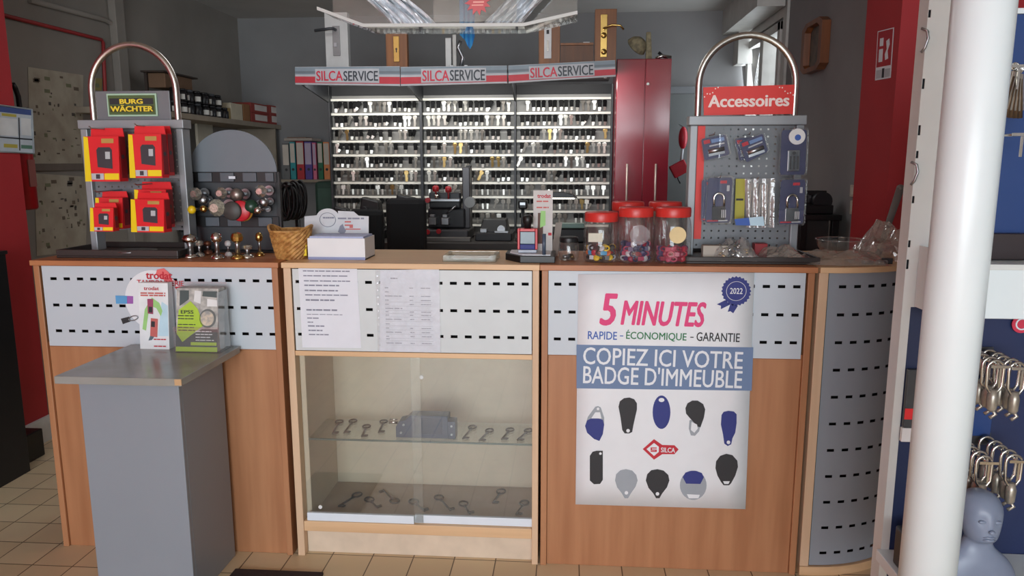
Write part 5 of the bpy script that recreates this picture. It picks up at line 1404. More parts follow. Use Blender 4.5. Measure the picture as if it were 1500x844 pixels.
# shelf lights inside the panels: two pale strips low on the middle and right panel
# ---------- key cutting machine with red knobs
mz = 0.9505
def mp_(px, Y=2.3): return WY(px, 320, Y).x
T = thing('key_machine', 'large dark key cutting machine with red knobs in front of the middle key panel', 'key machine', (mp_(662), 2.3, mz))
m_mach = mat('machine_grey', (74, 72, 74), 0.35, 0.4, var=0.08); m_machd = mat('machine_black', (32, 32, 36), 0.4)
xa_, xb_ = mp_(627), mp_(690)
box_obj('base', m_mach, T, xa_, xb_, 2.16, 2.46, mz, mz + 0.07, 0.01)
box_obj('chip_tray', mat('machine_tray', (112, 108, 104), 0.4, 0.4), T, xa_ - 0.01, xb_ + 0.02, 2.10, 2.155, mz, mz + 0.025, 0.003)
b = MB(); b.box(xa_ + 0.01, xb_ - 0.03, 2.24, 2.42, mz + 0.07, mz + 0.20); b.build('motor_housing', m_machd, T, 0.012)
b = MB(); b.box(xb_ - 0.05, xb_ + 0.0, 2.26, 2.32, mz + 0.07, mz + 0.46); b.build('column', m_mach, T, 0.006)
b = MB(); b.cyl((xb_ + 0.005, 2.2, mz + 0.24), (xb_ + 0.005, 2.255, mz + 0.24), 0.034, seg=24); b.build('disc_guard', mat('guard_grey', (120, 120, 118), 0.4, 0.3), T)
b = MB(); b.box(xa_ + 0.01, xb_ - 0.055, 2.18, 2.235, mz + 0.245, mz + 0.262); b.build('carriage', m_steel, T, 0.003)
b = MB(); b.box(xa_ + 0.02, xb_ - 0.06, 2.236, 2.30, mz + 0.20, mz + 0.30); b.build('head', m_machd, T, 0.008)
m_rk = mat('knob_red', (166, 34, 42), 0.35)
for k, (px, hz) in enumerate(((643, 0.305), (661, 0.30))):
    x = mp_(px); b = MB(); b.lathe([(0.006, -0.04), (0.006, 0.0), (0.019, 0.004), (0.022, 0.02), (0.019, 0.036), (0.008, 0.042)], (x, 2.2, mz + hz + 0.0), 18); b.build('red_knob', m_rk, T)
for k, (px, hz) in enumerate(((633, 0.235), (632, 0.035), (648, 0.04))):
    x = mp_(px); b = MB(); b.cyl((x, 2.15, mz + hz + 0.02), (x, 2.158 if hz < 0.1 else 2.179, mz + hz + 0.02), 0.016, seg=16); b.build('red_knob', m_rk, T)
for px in (639, 657):
    x = mp_(px); b = MB(); b.box(x - 0.025, x + 0.022, 2.165, 2.239, mz + 0.10, mz + 0.145); b.box(x - 0.016, x + 0.014, 2.16, 2.2, mz + 0.146, mz + 0.165); b.build('clamp', m_steel, T, 0.003)
b = MB(); b.cyl((mp_(645), 2.175, mz + 0.263), (mp_(645), 2.175, mz + 0.29), 0.012, seg=16); b.build('chrome_cap', m_chrome, T)
b = MB(); b.cyl((mp_(658), 2.21, mz + 0.17), (mp_(672), 2.20, mz + 0.22), 0.006, seg=10); b.build('lever', m_steel, T)
# tall dark lamp post beside it
T = thing('lamp_column', 'tall black column standing just right of the red knobbed machine', 'column', (mp_(684), 2.42, mz))
b = MB(); b.box(mp_(680), mp_(688), 2.40, 2.44, mz, mz + 0.47); b.build('column', m_black, T, 0.003)
b = MB(); b.box(mp_(677), mp_(691), 2.385, 2.455, mz, mz + 0.015); b.build('foot', m_black, T, 0.003)
# second machine
T = thing('engraving_machine', 'low black machine on the bench between the large machine and the sample stamp', 'key machine', (mp_(722), 2.3, mz))
box_obj('base', m_machd, T, mp_(700), mp_(752), 2.15, 2.45, mz, mz + 0.05, 0.006)
b = MB(); b.hexa([(mp_(703), 2.24, mz + 0.05), (mp_(745), 2.24, mz + 0.05), (mp_(745), 2.42, mz + 0.05), (mp_(703), 2.42, mz + 0.05)], [(mp_(708), 2.28, mz + 0.13), (mp_(742), 2.28, mz + 0.13), (mp_(742), 2.40, mz + 0.13), (mp_(708), 2.40, mz + 0.13)]); b.build('housing', m_black, T, 0.006)
b = MB(); b.cyl((mp_(736), 2.2, mz + 0.07), (mp_(736), 2.239, mz + 0.07), 0.025, seg=18); b.build('dial', m_steel, T)
b = MB(); b.box(mp_(727), mp_(747), 2.17, 2.20, mz + 0.0502, mz + 0.062); b.build('vice', m_steel, T, 0.002)
b = MB(); b.box(mp_(706), mp_(716), 2.18, 2.22, mz + 0.0502, mz + 0.075); b.build('clamp', m_steel, T, 0.003)
# small black microscope behind the stamp
T = thing('desk_viewer', 'small black viewer head standing behind the sample stamp', 'viewer', (mp_(766), 2.2, mz))
b = MB(); b.box(mp_(758), mp_(776), 2.15, 2.26, mz, mz + 0.02); b.build('foot', m_black, T, 0.003)
b = MB(); b.cyl((mp_(767), 2.22, mz + 0.02), (mp_(767), 2.22, mz + 0.2), 0.012, seg=12); b.build('stem', m_dark, T)
b = MB(); b.box(mp_(761), mp_(774), 2.17, 2.25, mz + 0.2, mz + 0.255); b.build('head', m_black, T, 0.01)
b = MB(); b.box(mp_(763.5), mp_(771), 2.165, 2.1695, mz + 0.226, mz + 0.242); b.build('lens', m_steel, T)
# desk lamp in front of the right panel
Yl = 2.25
a, c = WY(802, 290, Yl), WY(846, 290, Yl)
T = thing('desk_lamp', 'black desk lamp with a lit strip in front of the right key panel', 'lamp', (a.x + 0.05, Yl, mz))
b = MB(); b.prism([(a.x, a.z), (c.x, a.z), (c.x - 0.03, a.z + 0.022), (c.x - 0.09, a.z + 0.036), (a.x, a.z + 0.036)], Yl, Yl + 0.09); b.build('lamp_head', m_black, T, 0.003)
b = MB(); b.box(a.x + 0.004, c.x - 0.02, Yl + 0.01, Yl + 0.08, a.z - 0.008, a.z - 0.0005); b.build('lamp_strip', m_tube, T)
b = MB(); b.tube([(a.x + 0.03, Yl + 0.1, a.z + 0.02), (a.x + 0.01, Yl + 0.13, 1.15), (a.x + 0.03, Yl + 0.1, mz + 0.02)], 0.008, 8); b.build('lamp_arm', m_black, T)
b = MB(); b.cyl((a.x + 0.03, Yl + 0.1, mz), (a.x + 0.03, Yl + 0.1, mz + 0.02), 0.07, seg=24); b.build('lamp_foot', m_black, T)
T = thing('spray_gun', 'dull steel fitting standing behind the black lidded jar', 'fitting', (WY(832, 330, 2.0).x, 2.15, mz))
x = T.location.x; b = MB(); b.box(x - 0.07, x + 0.12, 2.08, 2.22, mz, mz + 0.09); b.build('body', m_machd, T, 0.01)
b = MB(); b.box(x - 0.05, x + 0.10, 2.06, 2.14, mz + 0.091, mz + 0.12); b.build('top_plate', mat('sea_green_metal', (110, 134, 128), 0.4, 0.3), T, 0.004)
# ---------- black office chairs / coats behind the white box
def cushion(px0, px1, y, z0, z1, th, nm, par, mm):
    x0, x1 = WY(px0, 330, y).x, WY(px1, 330, y).x
    b = MB(); b.box(x0, x1, y, y + th, z0, z1); o = b.build(nm, mm, par, 0.03)
    return o
m_fab = mat('black_fabric', (18, 18, 20), 0.85)
for k, (p0, p1, y, zt, lb) in enumerate(((508, 560, 1.46, 1.19, 'black office chair with its back to the counter, behind the white box'), (564, 623, 1.38, 1.255, 'tall black office chair behind the counter, left of the large key machine'))):
    x0, x1 = WY(p0, 330, y).x, WY(p1, 330, y).x; xc = (x0 + x1) / 2
    T = thing('office_chair', lb, 'chair', (xc, y, 0))
    cushion(p0, p1, y, 0.62, zt, 0.07, 'backrest', T, m_fab)
    box_obj('seat', m_fab, T, xc - 0.09, xc + 0.09, y + 0.09, y + 0.40, 0.46, 0.53, 0.02)
    b = MB(); b.cyl((xc, y + 0.28, 0.09), (xc, y + 0.28, 0.4595), 0.025); b.build('gas_column', m_black, T)
    b = MB(); b.box(xc - 0.03, xc + 0.03, y + 0.0705, y + 0.0895, 0.47, 0.75); b.build('back_strut', m_black, T)
    for j in range(5):
        t = j * 2 * math.pi / 5; b = MB(); ex, ey = xc + 0.085 * math.cos(t), y + 0.28 + 0.22 * math.sin(t)
        b.tube([(xc + 0.026 * math.cos(t), y + 0.28 + 0.026 * math.sin(t), 0.1), (ex, ey, 0.065)], [0.02, 0.013], 8); b.cyl((ex - 0.012, ey, 0.028), (ex + 0.012, ey, 0.028), 0.027, seg=14); b.build('leg', m_black, T)
# dark cutter heads peeking above the chairs
for k, (px, w_, h_, lb) in enumerate(((500, 0.075, 0.21, 'low black machine at the left end of the workbench'), (543, 0.10, 0.27, 'black machine with a cable behind the white box, second from the left on the workbench'), (595, 0.105, 0.29, 'black machine on the workbench between the chairs and the left panel post'))):
    x = mp_(px); T = thing('key_machine', lb, 'key machine', (x, 2.3, mz))
    box_obj('base', m_machd, T, x - w_, x + w_, 2.2, 2.42, mz, mz + 0.06, 0.008)
    b = MB(); b.hexa([(x - w_ * 0.8, 2.24, mz + 0.06), (x + w_ * 0.8, 2.24, mz + 0.06), (x + w_ * 0.8, 2.4, mz + 0.06), (x - w_ * 0.8, 2.4, mz + 0.06)], [(x - w_ * 0.5, 2.27, mz + h_), (x + w_ * 0.62, 2.27, mz + h_ * 0.9), (x + w_ * 0.62, 2.36, mz + h_ * 0.9), (x - w_ * 0.5, 2.36, mz + h_)]); b.build('housing', m_black, T, 0.01)
    b = MB(); b.cyl((x - w_ * 0.2, 2.2, mz + h_ * 0.7), (x - w_ * 0.2, 2.255, mz + h_ * 0.7), 0.022, seg=16); b.build('knob', m_machd, T)

# ---------- tall red cabinet
YR = 2.42
a, c = WY(904, 86, YR), WY(984.5, 86, YR); x0, x1, zt = a.x, c.x, a.z
m_redcab = mat('cabinet_red', (146, 34, 50), 0.14, var=0.02, scale=3.5, bump=0.22, spec=1.0)
T = thing('red_cabinet', 'tall glossy dark red metal cabinet right of the key panels', 'cabinet', ((x0 + x1) / 2, YR + 0.2, 0))
box_obj('carcass', m_redcab, T, x0, x1, YR + 0.016, YR + 0.4, 0, zt, 0.003)
xm = WY(943, 200, YR).x
for nm, u0, u1, hx in (('door', x0 + 0.001, xm - 0.0015, 918.5), ('door', xm + 0.0015, x1 - 0.001, 960.5)):
    d = box_obj(nm, m_redcab, T, u0, u1, YR, YR + 0.0155, 0.06, zt - 0.004, 0.003)
    h0, h1 = WY(hx, 240, YR), WY(hx - 0.5, 302, YR)
    b = MB(); b.cyl((h0.x, YR - 0.022, h0.z), (h0.x, YR - 0.022, h1.z - 0.12), 0.0065, seg=12)
    for z in (h0.z - 0.02, h1.z - 0.1): b.cyl((h0.x, YR - 0.022, z), (h0.x, YR - 0.0002, z), 0.004, seg=8)
    b.build('handle', mat('pale_handle', (206, 190, 180), 0.35, 0.4), d)
k = WY(949, 123, YR); b = MB(); b.cyl((k.x, YR - 0.006, k.z), (k.x, YR - 0.0002, k.z), 0.009, seg=14); b.build('lock', m_chrome, T)

# ---------- things on top of the canopies and the red cabinet
w_smp = wood('sample_brown_wood', (150, 92, 40), (126, 76, 34), 0.4, 10)
m_pvc = mat('pvc_white', (196, 196, 194), 0.5)
YT = 2.3
def slab(name, label, px0, px1, pyt, mm, depth=0.05, y=YT, cat='door sample'):
    a, c = WY(px0, 97, y), WY(px1, 97, y); zt = WY((px0 + px1) / 2, pyt, y).z
    T = thing(name, label, cat, ((a.x + c.x) / 2, y + depth / 2, CZ + 0.0005), 'door samples over the key panels')
    box_obj('slab', mm, T, a.x, c.x, y, y + depth, CZ + 0.0005, zt, 0.002)
    return T
def plate_on(T, px0, px1, py0, py1, mm, y=YT, th=0.006, name='escutcheon'):
    a, c = WY(px0, py1, y), WY(px1, py0, y); return box_obj(name, mm, T, a.x, c.x, y - th, y - 0.0003, a.z, c.z, 0.002)
T = slab('door_sample', 'white door sample with a dark lever handle, on the left canopy', 478, 511, 18, m_pvc)
a, c = WY(455, 97, YT), WY(527, 97, YT); box_obj('foot_board', m_pvc, T, a.x, c.x, YT - 0.03, YT + 0.08, CZ + 0.0004, CZ + 0.012) if False else None
pl_ = plate_on(T, 488.5, 497.5, 38, 82, mat('escutcheon_grey', (140, 138, 138), 0.4, 0.4))
q = WY(492, 44, YT); q2 = WY(461, 45, YT - 0.05)
b = MB(); b.tube([(q.x, YT - 0.0065, q.z), (q.x, YT - 0.05, q.z), (q.x - 0.02, YT - 0.055, q.z), (q2.x, YT - 0.05, q2.z)], 0.009, 10); b.build('lever', m_dark, T)
q = WY(492, 66, YT); b = MB(); b.box(q.x - 0.009, q.x + 0.009, YT - 0.012, YT - 0.0065, q.z - 0.012, q.z + 0.012); b.build('keyhole_cover', m_steel, T)
box_obj('sample_plinth', m_pvc, None, WY(455, 97, YT).x, WY(527, 97, YT).x, YT - 0.055, YT - 0.02, CZ + 0.0003, CZ + 0.014)
tag(bpy.data.objects['sample_plinth'], 'low white strip lying on the left canopy in front of the white door sample', 'strip')
T = slab('door_sample', 'small brown wooden door sample with a narrow brass plate, on the left canopy', 566, 597, 48, w_smp)
pl_ = plate_on(T, 577, 584.5, 53, 91, m_brass)
b = MB(); q = WY(581, 72, YT); b.cyl((q.x, YT - 0.008, q.z), (q.x, YT - 0.0062, q.z), 0.006, seg=10); b.box(q.x - 0.003, q.x + 0.003, YT - 0.0078, YT - 0.0062, q.z - 0.02, q.z); b.build('keyhole', m_blk_ink, T)
T = slab('door_sample', 'brown wooden door sample with a white plate, on the right canopy', 789, 820, 33, w_smp)
plate_on(T, 797, 808, 40, 86, m_white); q = WY(802.5, 47, YT); b = MB(); b.box(q.x - 0.008, q.x + 0.008, YT - 0.008, YT - 0.0062, q.z - 0.012, q.z + 0.012); b.build('spindle_hole', m_blk_ink, T)
b = MB(); q = WY(802.5, 68, YT); b.box(q.x - 0.006, q.x + 0.006, YT - 0.010, YT - 0.0062, q.z - 0.03, q.z + 0.035); b.build('lever', m_chrome, T)
T = slab('door_sample', 'tallest brown wooden door sample with an ornate brass plate and lever, beside the red cabinet', 870.5, 902, 13, w_smp)
plate_on(T, 879, 890, 21, 84, m_brass)
for py in (52, 76):
    b = MB(); q = WY(884.5, py, YT); b.lathe([(0.001, -0.004), (0.016, -0.002), (0.018, 0)], (q.x, YT - 0.0063, q.z), 16, False, False, axis='y'); b.build('rosette', m_brass, T)
b = MB(); q = WY(884, 43, YT); q2 = WY(908, 39, YT); q3 = WY(913, 45, YT); b.tube([(q.x, YT - 0.0063, q.z), (q.x, YT - 0.04, q.z), ((q.x + q2.x) / 2, YT - 0.042, q2.z + 0.004), (q2.x, YT - 0.04, q2.z), (q3.x, YT - 0.04, q3.z)], 0.006, 8); b.build('lever', m_brass, T)
# brown box between
a, c = WY(821, 88, YT), WY(869.5, 66, YT)
T = thing('wooden_box', 'dark brown wooden box between the two brown door samples on the right canopy', 'box', ((a.x + c.x) / 2, YT + 0.1, CZ + 0.0005))
w_dk = wood('dark_brown_wood', (112, 68, 34), (92, 56, 30), 0.45, 10)
box_obj('box_front', w_dk, T, a.x, c.x, YT, YT + 0.014, CZ + 0.0005, c.z, 0.001); box_obj('lid', w_smp, T, a.x - 0.0, c.x, YT - 0.006, YT + 0.2, c.z + 0.0005, c.z + 0.014, 0.001); box_obj('box_back', w_dk, T, a.x, c.x, YT + 0.186, YT + 0.2, CZ + 0.0005, c.z, 0.001)
box_obj('box_side', w_dk, T, a.x, a.x + 0.012, YT + 0.0145, YT + 0.1855, CZ + 0.0005, c.z, 0.0); box_obj('box_side', w_dk, T, c.x - 0.012, c.x, YT + 0.0145, YT + 0.1855, CZ + 0.0005, c.z, 0.0)
q = WY(859, 62, YT + 0.05); b = MB(); b.box(q.x - 0.02, q.x + 0.02, YT + 0.03, YT + 0.06, c.z + 0.0145, c.z + 0.024)
tag(b.build('small_bracket', m_white, None, 0.002), 'small white bracket lying on the dark brown wooden box', 'bracket')
# lock mechanism sample
T = thing('lock_sample', 'grey lock mechanism with pointed white feet on the middle canopy', 'lock', (WY(672, 97, YT).x, YT, CZ))
q = WY(672, 97, YT); s = (WY(682, 97, YT) - q).length / 10
b = MB(); b.box(q.x - 9 * s, q.x - 3 * s, YT, YT + 0.03, CZ + 0.0005, WY(672, 50, YT).z); b.build('upright', mat('lock_zinc', (150, 148, 144), 0.4, 0.5), T, 0.003)
b = MB(); b.tube([(q.x + 2 * s, YT + 0.01, CZ + 0.02), (q.x + 6 * s, YT + 0.01, CZ + 0.09), (q.x - 1 * s, YT + 0.01, CZ + 0.15), (q.x + 3 * s, YT + 0.01, CZ + 0.19)], 0.012, 10); b.build('latch_arm', m_steel, T)
for s_ in (-9, 12):
    b = MB(); b.prism([(q.x + (s_ - 6) * s, CZ + 0.0005), (q.x + (s_ + 4) * s, CZ + 0.0005), (q.x + (s_ + 1) * s, CZ + 0.04), (q.x + (s_ - 3) * s, CZ + 0.04)], YT - 0.02, YT - 0.001); b.build('foot', m_white, T)
a, c = WY(652, 75, YT), WY(661, 55, YT); b = MB(); b.box(a.x, c.x - 0.001, YT + 0.005, YT + 0.03, CZ + 0.0005, c.z); b.build('cover', mat('pale_zinc', (176, 176, 174), 0.4, 0.3), T, 0.003)
b = MB(); a, c = WY(704, 97, YT), WY(722, 97, YT); b.box(a.x, c.x, YT - 0.01, YT + 0.05, CZ + 0.0005, CZ + 0.016)
tag(b.build('grey_block', m_lgrey, None, 0.002), 'low grey block on the middle canopy right of the lock mechanism', 'block')
# trophy and gadget on the red cabinet
YK = YR + 0.12
T = thing('old_horn_lamp', 'pale stone like ornament with a hollow front on top of the red cabinet', 'ornament', (WY(940, 84, YK).x, YK, zt))
q = WY(938, 64, YK); m_horn = mat('pale_horn', (168, 158, 126), 0.7, rgb2=(128, 120, 96), scale=40, bump=0.5)
b = MB(); b.lathe([(0.0, 0.03), (0.03, 0.025), (0.058, 0.0), (0.07, -0.035), (0.066, -0.04), (0.052, -0.005), (0.02, 0.012)], (0, 0, 0), 20, False, False)
for v in b.bm.verts: v.co = Matrix.Translation((q.x - 0.004, YK, q.z + 0.005)) @ Matrix.Rotation(0.75, 4, 'Y') @ Matrix.Rotation(0.5, 4, 'X') @ v.co
b.build('horn', m_horn, T)
q1, q2, q3 = WY(950, 46, YK), WY(953, 66, YK), WY(949, 82, YK)
b = MB(); b.hexa([(q3.x - 0.012, YK + 0.01, zt + 0.001), (q3.x + 0.03, YK + 0.01, zt + 0.001), (q3.x + 0.03, YK + 0.045, zt + 0.001), (q3.x - 0.012, YK + 0.045, zt + 0.001)], [(q1.x - 0.012, YK + 0.015, q1.z), (q1.x + 0.018, YK + 0.015, q1.z), (q1.x + 0.018, YK + 0.04, q1.z), (q1.x - 0.012, YK + 0.04, q1.z)]); b.build('stem', m_horn, T, 0.006)
T = thing('hand_tool', 'small dark and chrome hand tool lying on the red cabinet right of the ornament', 'tool', (WY(972, 82, YK).x, YK, zt))
q = WY(972, 80, YK)
b = MB(); b.tube([(q.x - 0.05, YK, zt + 0.012), (q.x - 0.01, YK, zt + 0.03), (q.x + 0.05, YK, zt + 0.02)], 0.011, 10); b.build('body', m_chrome, T)
b = MB(); b.tube([(q.x - 0.03, YK + 0.02, zt + 0.055), (q.x + 0.0, YK + 0.02, zt + 0.03), (q.x + 0.045, YK + 0.02, zt + 0.012)], 0.010, 10); b.build('grip', m_black, T)

# ---------- left wall: long shelf and what stands on it
w_sh = mat('shelf_grey_beige', (150, 138, 122), 0.7)
XS = -2.6
T = thing('wall_shelf', 'long grey beige shelf on the left wall carrying dark bottles and boxes', 'shelf', (-2.78, 3.0, 1.74))
box_obj('shelf_board', w_sh, T, LEFT, XS, 1.85, BACK - 0.001, 1.735, 1.772, 0.002)
box_obj('end_panel', w_sh, T, LEFT + 0.001, XS - 0.005, BACK - 0.14, BACK - 0.115, 1.0, 1.7345, 0.002)
box_obj('divider', mat('divider_beige', (176, 168, 150), 0.7), T, LEFT + 0.1, LEFT + 0.12, 3.1, 3.35, 1.38, 1.7345, 0.001)
SH = 1.7725
def on_shelf(px, X, up=0): v = ray(px, 170); k = (X - CAM.x) / v.x; return CAM.y + v.y * k
m_bot = mat('bottle_black', (26, 24, 26), 0.35); m_lbl = mat('bottle_label', (214, 210, 202), 0.6)
posn = [(258, -2.66), (268, -2.66), (278, -2.66), (289, -2.66), (300, -2.66), (310, -2.66), (319, -2.66), (328, -2.66)]
for k, (px, X) in enumerate(posn):
    y = on_shelf(px, X)
    for lay in range(2):
        z = SH + lay * 0.085
        if lay and k > 6: continue
        T = thing('small_bottle', '', 'bottle', (X, y, z), 'dark bottles on the wall shelf')
        T['label'] = 'small dark labelled bottle on the wall shelf, %s row, %s from its left end' % ('lower' if not lay else 'upper', ['first', 'second', 'third', 'fourth', 'fifth', 'sixth', 'seventh', 'eighth'][k])
        b = MB(); b.lathe([(0.034, 0), (0.036, 0.004), (0.036, 0.055), (0.028, 0.064), (0.028, 0.066)], (X, y, z), 16); b.build('bottle_body', m_bot, T)
        b = MB(); b.lathe([(0.030, 0.0665), (0.030, 0.083), (0.026, 0.0845)], (X, y, z), 16); b.build('cap', m_bot if (k + lay) % 3 else m_dark, T)
        if (k * 3 + lay) % 4 != 1:
            d = (Vector((CAM.x, CAM.y, 0)) - Vector((X, y, 0))).normalized()
            b = MB(); a0 = math.atan2(d.y, d.x) + 0.5 * math.sin(k * 2.1 + lay)
            vs_ = [[b.v((X + 0.0368 * math.cos(a0 + t), y + 0.0368 * math.sin(a0 + t), z + h_)) for t in (-0.6, -0.3, 0, 0.3, 0.6)] for h_ in (0.012, 0.046)]
            for j in range(4): b.f([vs_[0][j], vs_[0][j + 1], vs_[1][j + 1], vs_[1][j]])
            b.build('paper_label', m_lbl, T, solid=0.0008)
# brown box on thin legs above
y0_, y1_ = on_shelf(236, -2.72), on_shelf(284, -2.72)
T = thing('brown_crate', 'brown open box perched above the dark bottles on the wall shelf', 'box', (-2.76, (y0_ + y1_) / 2, SH))
zc0 = WX(270, 134, -2.72).z; zc1 = WX(270, 114, -2.72).z
m_crate = mat('crate_brown', (112, 84, 62), 0.7)
b = MB(); b.box(-2.82, -2.70, y0_ + 0.05, y1_ - 0.03, zc0, zc1); b.build('crate_body', m_crate, T, 0.004)
b = MB(); b.box(-2.84, -2.68, y0_, y1_ + 0.02, zc1 + 0.0005, zc1 + 0.012); b.build('crate_rim', mat('crate_dark', (52, 40, 34), 0.6), T, 0.002)
for yy in (y0_ + 0.03, y1_ - 0.02):
    b = MB(); b.box(-2.835, -2.815, yy, yy + 0.014, SH, zc1); b.build('leg', mat('crate_dark', (52, 40, 34), 0.6), T)
# boxes at the far end of the shelf
def shelf_box(px0, px1, pyt, X, label, mm, z0=SH, patch=None):
    y0, y1 = on_shelf(px0, X), on_shelf(px1, X); zt_ = WX((px0 + px1) / 2, pyt, X).z
    T = thing('carton', label, 'box', (X - 0.1, (y0 + y1) / 2, z0))
    box_obj('carton_body', mm, T, X - 0.16, X, y0, y1 - 0.004, z0, zt_, 0.003)
    if patch: box_obj('printed_panel', patch, T, X + 0.0002, X + 0.001, y0 + (y1 - y0) * 0.2, y1 - (y1 - y0) * 0.15, z0 + (zt_ - z0) * 0.25, z0 + (zt_ - z0) * 0.85, 0)
    return zt_
m_cream = mat('carton_cream', (206, 194, 170), 0.7); m_cbr = mat('carton_brown', (150, 104, 66), 0.7); m_cred = mat('carton_red', (150, 56, 48), 0.6); m_cwt = mat('carton_print', (214, 204, 198), 0.6)
shelf_box(339, 356, 152, -2.64, 'cream carton between the dark bottles and the brown carton on the wall shelf', m_cream)
shelf_box(331, 338.5, 158, -2.64, 'thin tan carton left of the cream carton on the wall shelf', mat('carton_tan', (176, 150, 100), 0.7))
shelf_box(357, 367, 153, -2.64, 'brown carton right of the cream carton on the wall shelf', m_cbr)
zz = shelf_box(368, 395, 166.5, -2.64, 'lower left of the four red and white cartons on the wall shelf', m_cred, SH, m_cwt)
shelf_box(395.5, 407, 168, -2.64, 'lower right of the four red and white cartons on the wall shelf', m_cred, SH, m_cwt)
shelf_box(368, 395, 152.5, -2.64, 'upper left of the four red and white cartons on the wall shelf', m_cred, zz + 0.001, m_cwt)
shelf_box(395.5, 407, 155, -2.64, 'upper right of the four red and white cartons on the wall shelf', m_cred, zz + 0.003, m_cwt)
# dark items under the shelf
T = thing('dark_case', 'dark case standing on the floor below the wall shelf', 'case', (-2.78, 3.2, 0))
box_obj('case_body', m_dark, T, -2.92, -2.66, 2.9, 3.5, 0.0, 0.93, 0.01); box_obj('case_lid', m_black, T, -2.93, -2.65, 2.89, 3.51, 0.9305, 0.97, 0.006)
# ---------- shelf with binders on the back wall
YBk = 3.86
zsh = WY(450, 263, YBk).z
xl, xr = WY(411, 263, YBk).x, WY(491, 263, YBk).x
T = thing('binder_shelf', 'short shelf on the back wall carrying a row of coloured binders', 'shelf', ((xl + xr) / 2, 4.0, zsh))
box_obj('shelf_board', w_sh, T, xl - 0.02, xr + 0.02, YBk - 0.02, BACK - 0.001, zsh - 0.024, zsh, 0.002)
for x in (xl + 0.04, xr - 0.06): box_obj('bracket', m_dark, T, x, x + 0.02, YBk + 0.05, BACK - 0.001, zsh - 0.12, zsh - 0.0245, 0)
bi = [(414, 424.5, 'grey', (104, 104, 104), 210), (425, 433.5, 'teal', (40, 140, 146), 208), (434.5, 446, 'red', (176, 40, 46), 207), (446.5, 457.5, 'violet', (84, 66, 142), 207.5), (458, 464, 'pink', (214, 110, 140), 209), (465.5, 473.5, 'green', (30, 108, 74), 208), (474, 483.5, 'orange', (226, 140, 84), 208), (484, 489.5, 'yellow', (214, 178, 50), 207)]
for k, (p0, p1, cn, rgb, pt) in enumerate(bi):
    a, c = WY(p0, 240, YBk), WY(p1, 240, YBk); c.z = WY(p1, pt, YBk).z; a.x += 0.0015; c.x -= 0.0015
    T = thing('ring_binder', '%s ring binder with a pale spine label on the back wall shelf' % cn, 'binder', ((a.x + c.x) / 2, YBk + 0.14, zsh), 'ring binders on the back wall shelf')
    mm = mat('binder_' + cn, rgb, 0.5)
    box_obj('cover', mm, T, a.x, c.x - 0.002, YBk, YBk + 0.28, zsh + 0.0005, c.z, 0.002)
    H_ = c.z - zsh
    box_obj('spine_label', mat('binder_label', (206, 196, 184), 0.7) if cn not in ('violet', 'pink') else mat('binder_label_lilac', (184, 168, 190), 0.7), T, a.x + 0.004, c.x - 0.006, YBk - 0.0012, YBk - 0.0002, zsh + H_ * (0.4 if cn not in ('teal', 'green') else 0.45), c.z - 0.012, 0)
    b = MB(); xc = (a.x + c.x) / 2 - 0.001; b.cyl((xc, YBk - 0.0012, zsh + H_ * 0.27), (xc, YBk - 0.0002, zsh + H_ * 0.27), min(0.012, (c.x - a.x) * 0.3), seg=14); b.build('finger_hole', m_blk_ink, T)
a, c = WY(416, 206, YBk), WY(457, 206, YBk)
T = thing('paper_stack', 'low stack of papers lying across the grey to violet binders', 'papers', ((a.x + c.x) / 2, YBk + 0.14, WY(440, 207, YBk).z))
zz = WY(440, 206.5, YBk).z
box_obj('papers', mat('paper_stack', (170, 158, 148), 0.8, scale=60), T, a.x, c.x, YBk + 0.0, YBk + 0.24, zz + 0.001, zz + 0.024, 0.003)
box_obj('folder', mat('folder_brown', (128, 104, 92), 0.8), T, a.x + 0.02, c.x - 0.06, YBk + 0.02, YBk + 0.22, zz + 0.0245, zz + 0.034, 0.002)
# dark coats / bag below the binders, green case
Yc_ = 1.3
q = WY(428, 300, Yc_)
T = thing('cable_coil', 'hank of glossy black cable loops hanging on a stand beside the knob rack', 'cable coil', (q.x, Yc_, 0))
for k in range(9):
    cxk = q.x - 0.03 + 0.008 * k + 0.004 * math.sin(k * 2.3); ax, az = 0.034 + 0.003 * (k % 3), 0.088 + 0.007 * math.sin(k * 1.7)
    b = MB(); b.tube([(cxk + ax * math.cos(t) * (1 if k % 2 else 0.8), Yc_ - 0.03 + 0.008 * k + 0.01 * math.sin(t), 1.235 + 0.008 * (k % 3) + az * math.sin(t)) for t in (2 * math.pi * i / 26 for i in range(26))], 0.0075, 8, closed=True); b.build('cable_loop', m_black, T)
b = MB(); b.cyl((q.x, Yc_ + 0.07, 0.02), (q.x, Yc_ + 0.07, 1.33), 0.014); b.build('stand_pole', m_black, T)
b = MB(); b.cyl((q.x, Yc_ + 0.069, 1.325), (q.x, Yc_ - 0.06, 1.325), 0.008); b.build('stand_arm', m_black, T)
b = MB(); b.cyl((q.x, Yc_ + 0.07, 0.0), (q.x, Yc_ + 0.07, 0.0195), 0.16, seg=24); b.build('stand_foot', m_black, T)
T = thing('green_case', 'dark green rounded case at the left end of the workbench below the binders', 'case', (WY(475, 280, 3.4).x, 3.5, 0))
a, c = WY(461, 300, 3.4), WY(492, 266, 3.4)
box_obj('case_body', mat('case_green', (50, 76, 66), 0.6), T, a.x, c.x, 3.4, 3.75, 0.0, c.z, 0.03); box_obj('front_flap', mat('case_green_light', (64, 94, 82), 0.6), T, a.x + 0.03, c.x - 0.02, 3.385, 3.3995, c.z - 0.25, c.z - 0.05, 0.005)

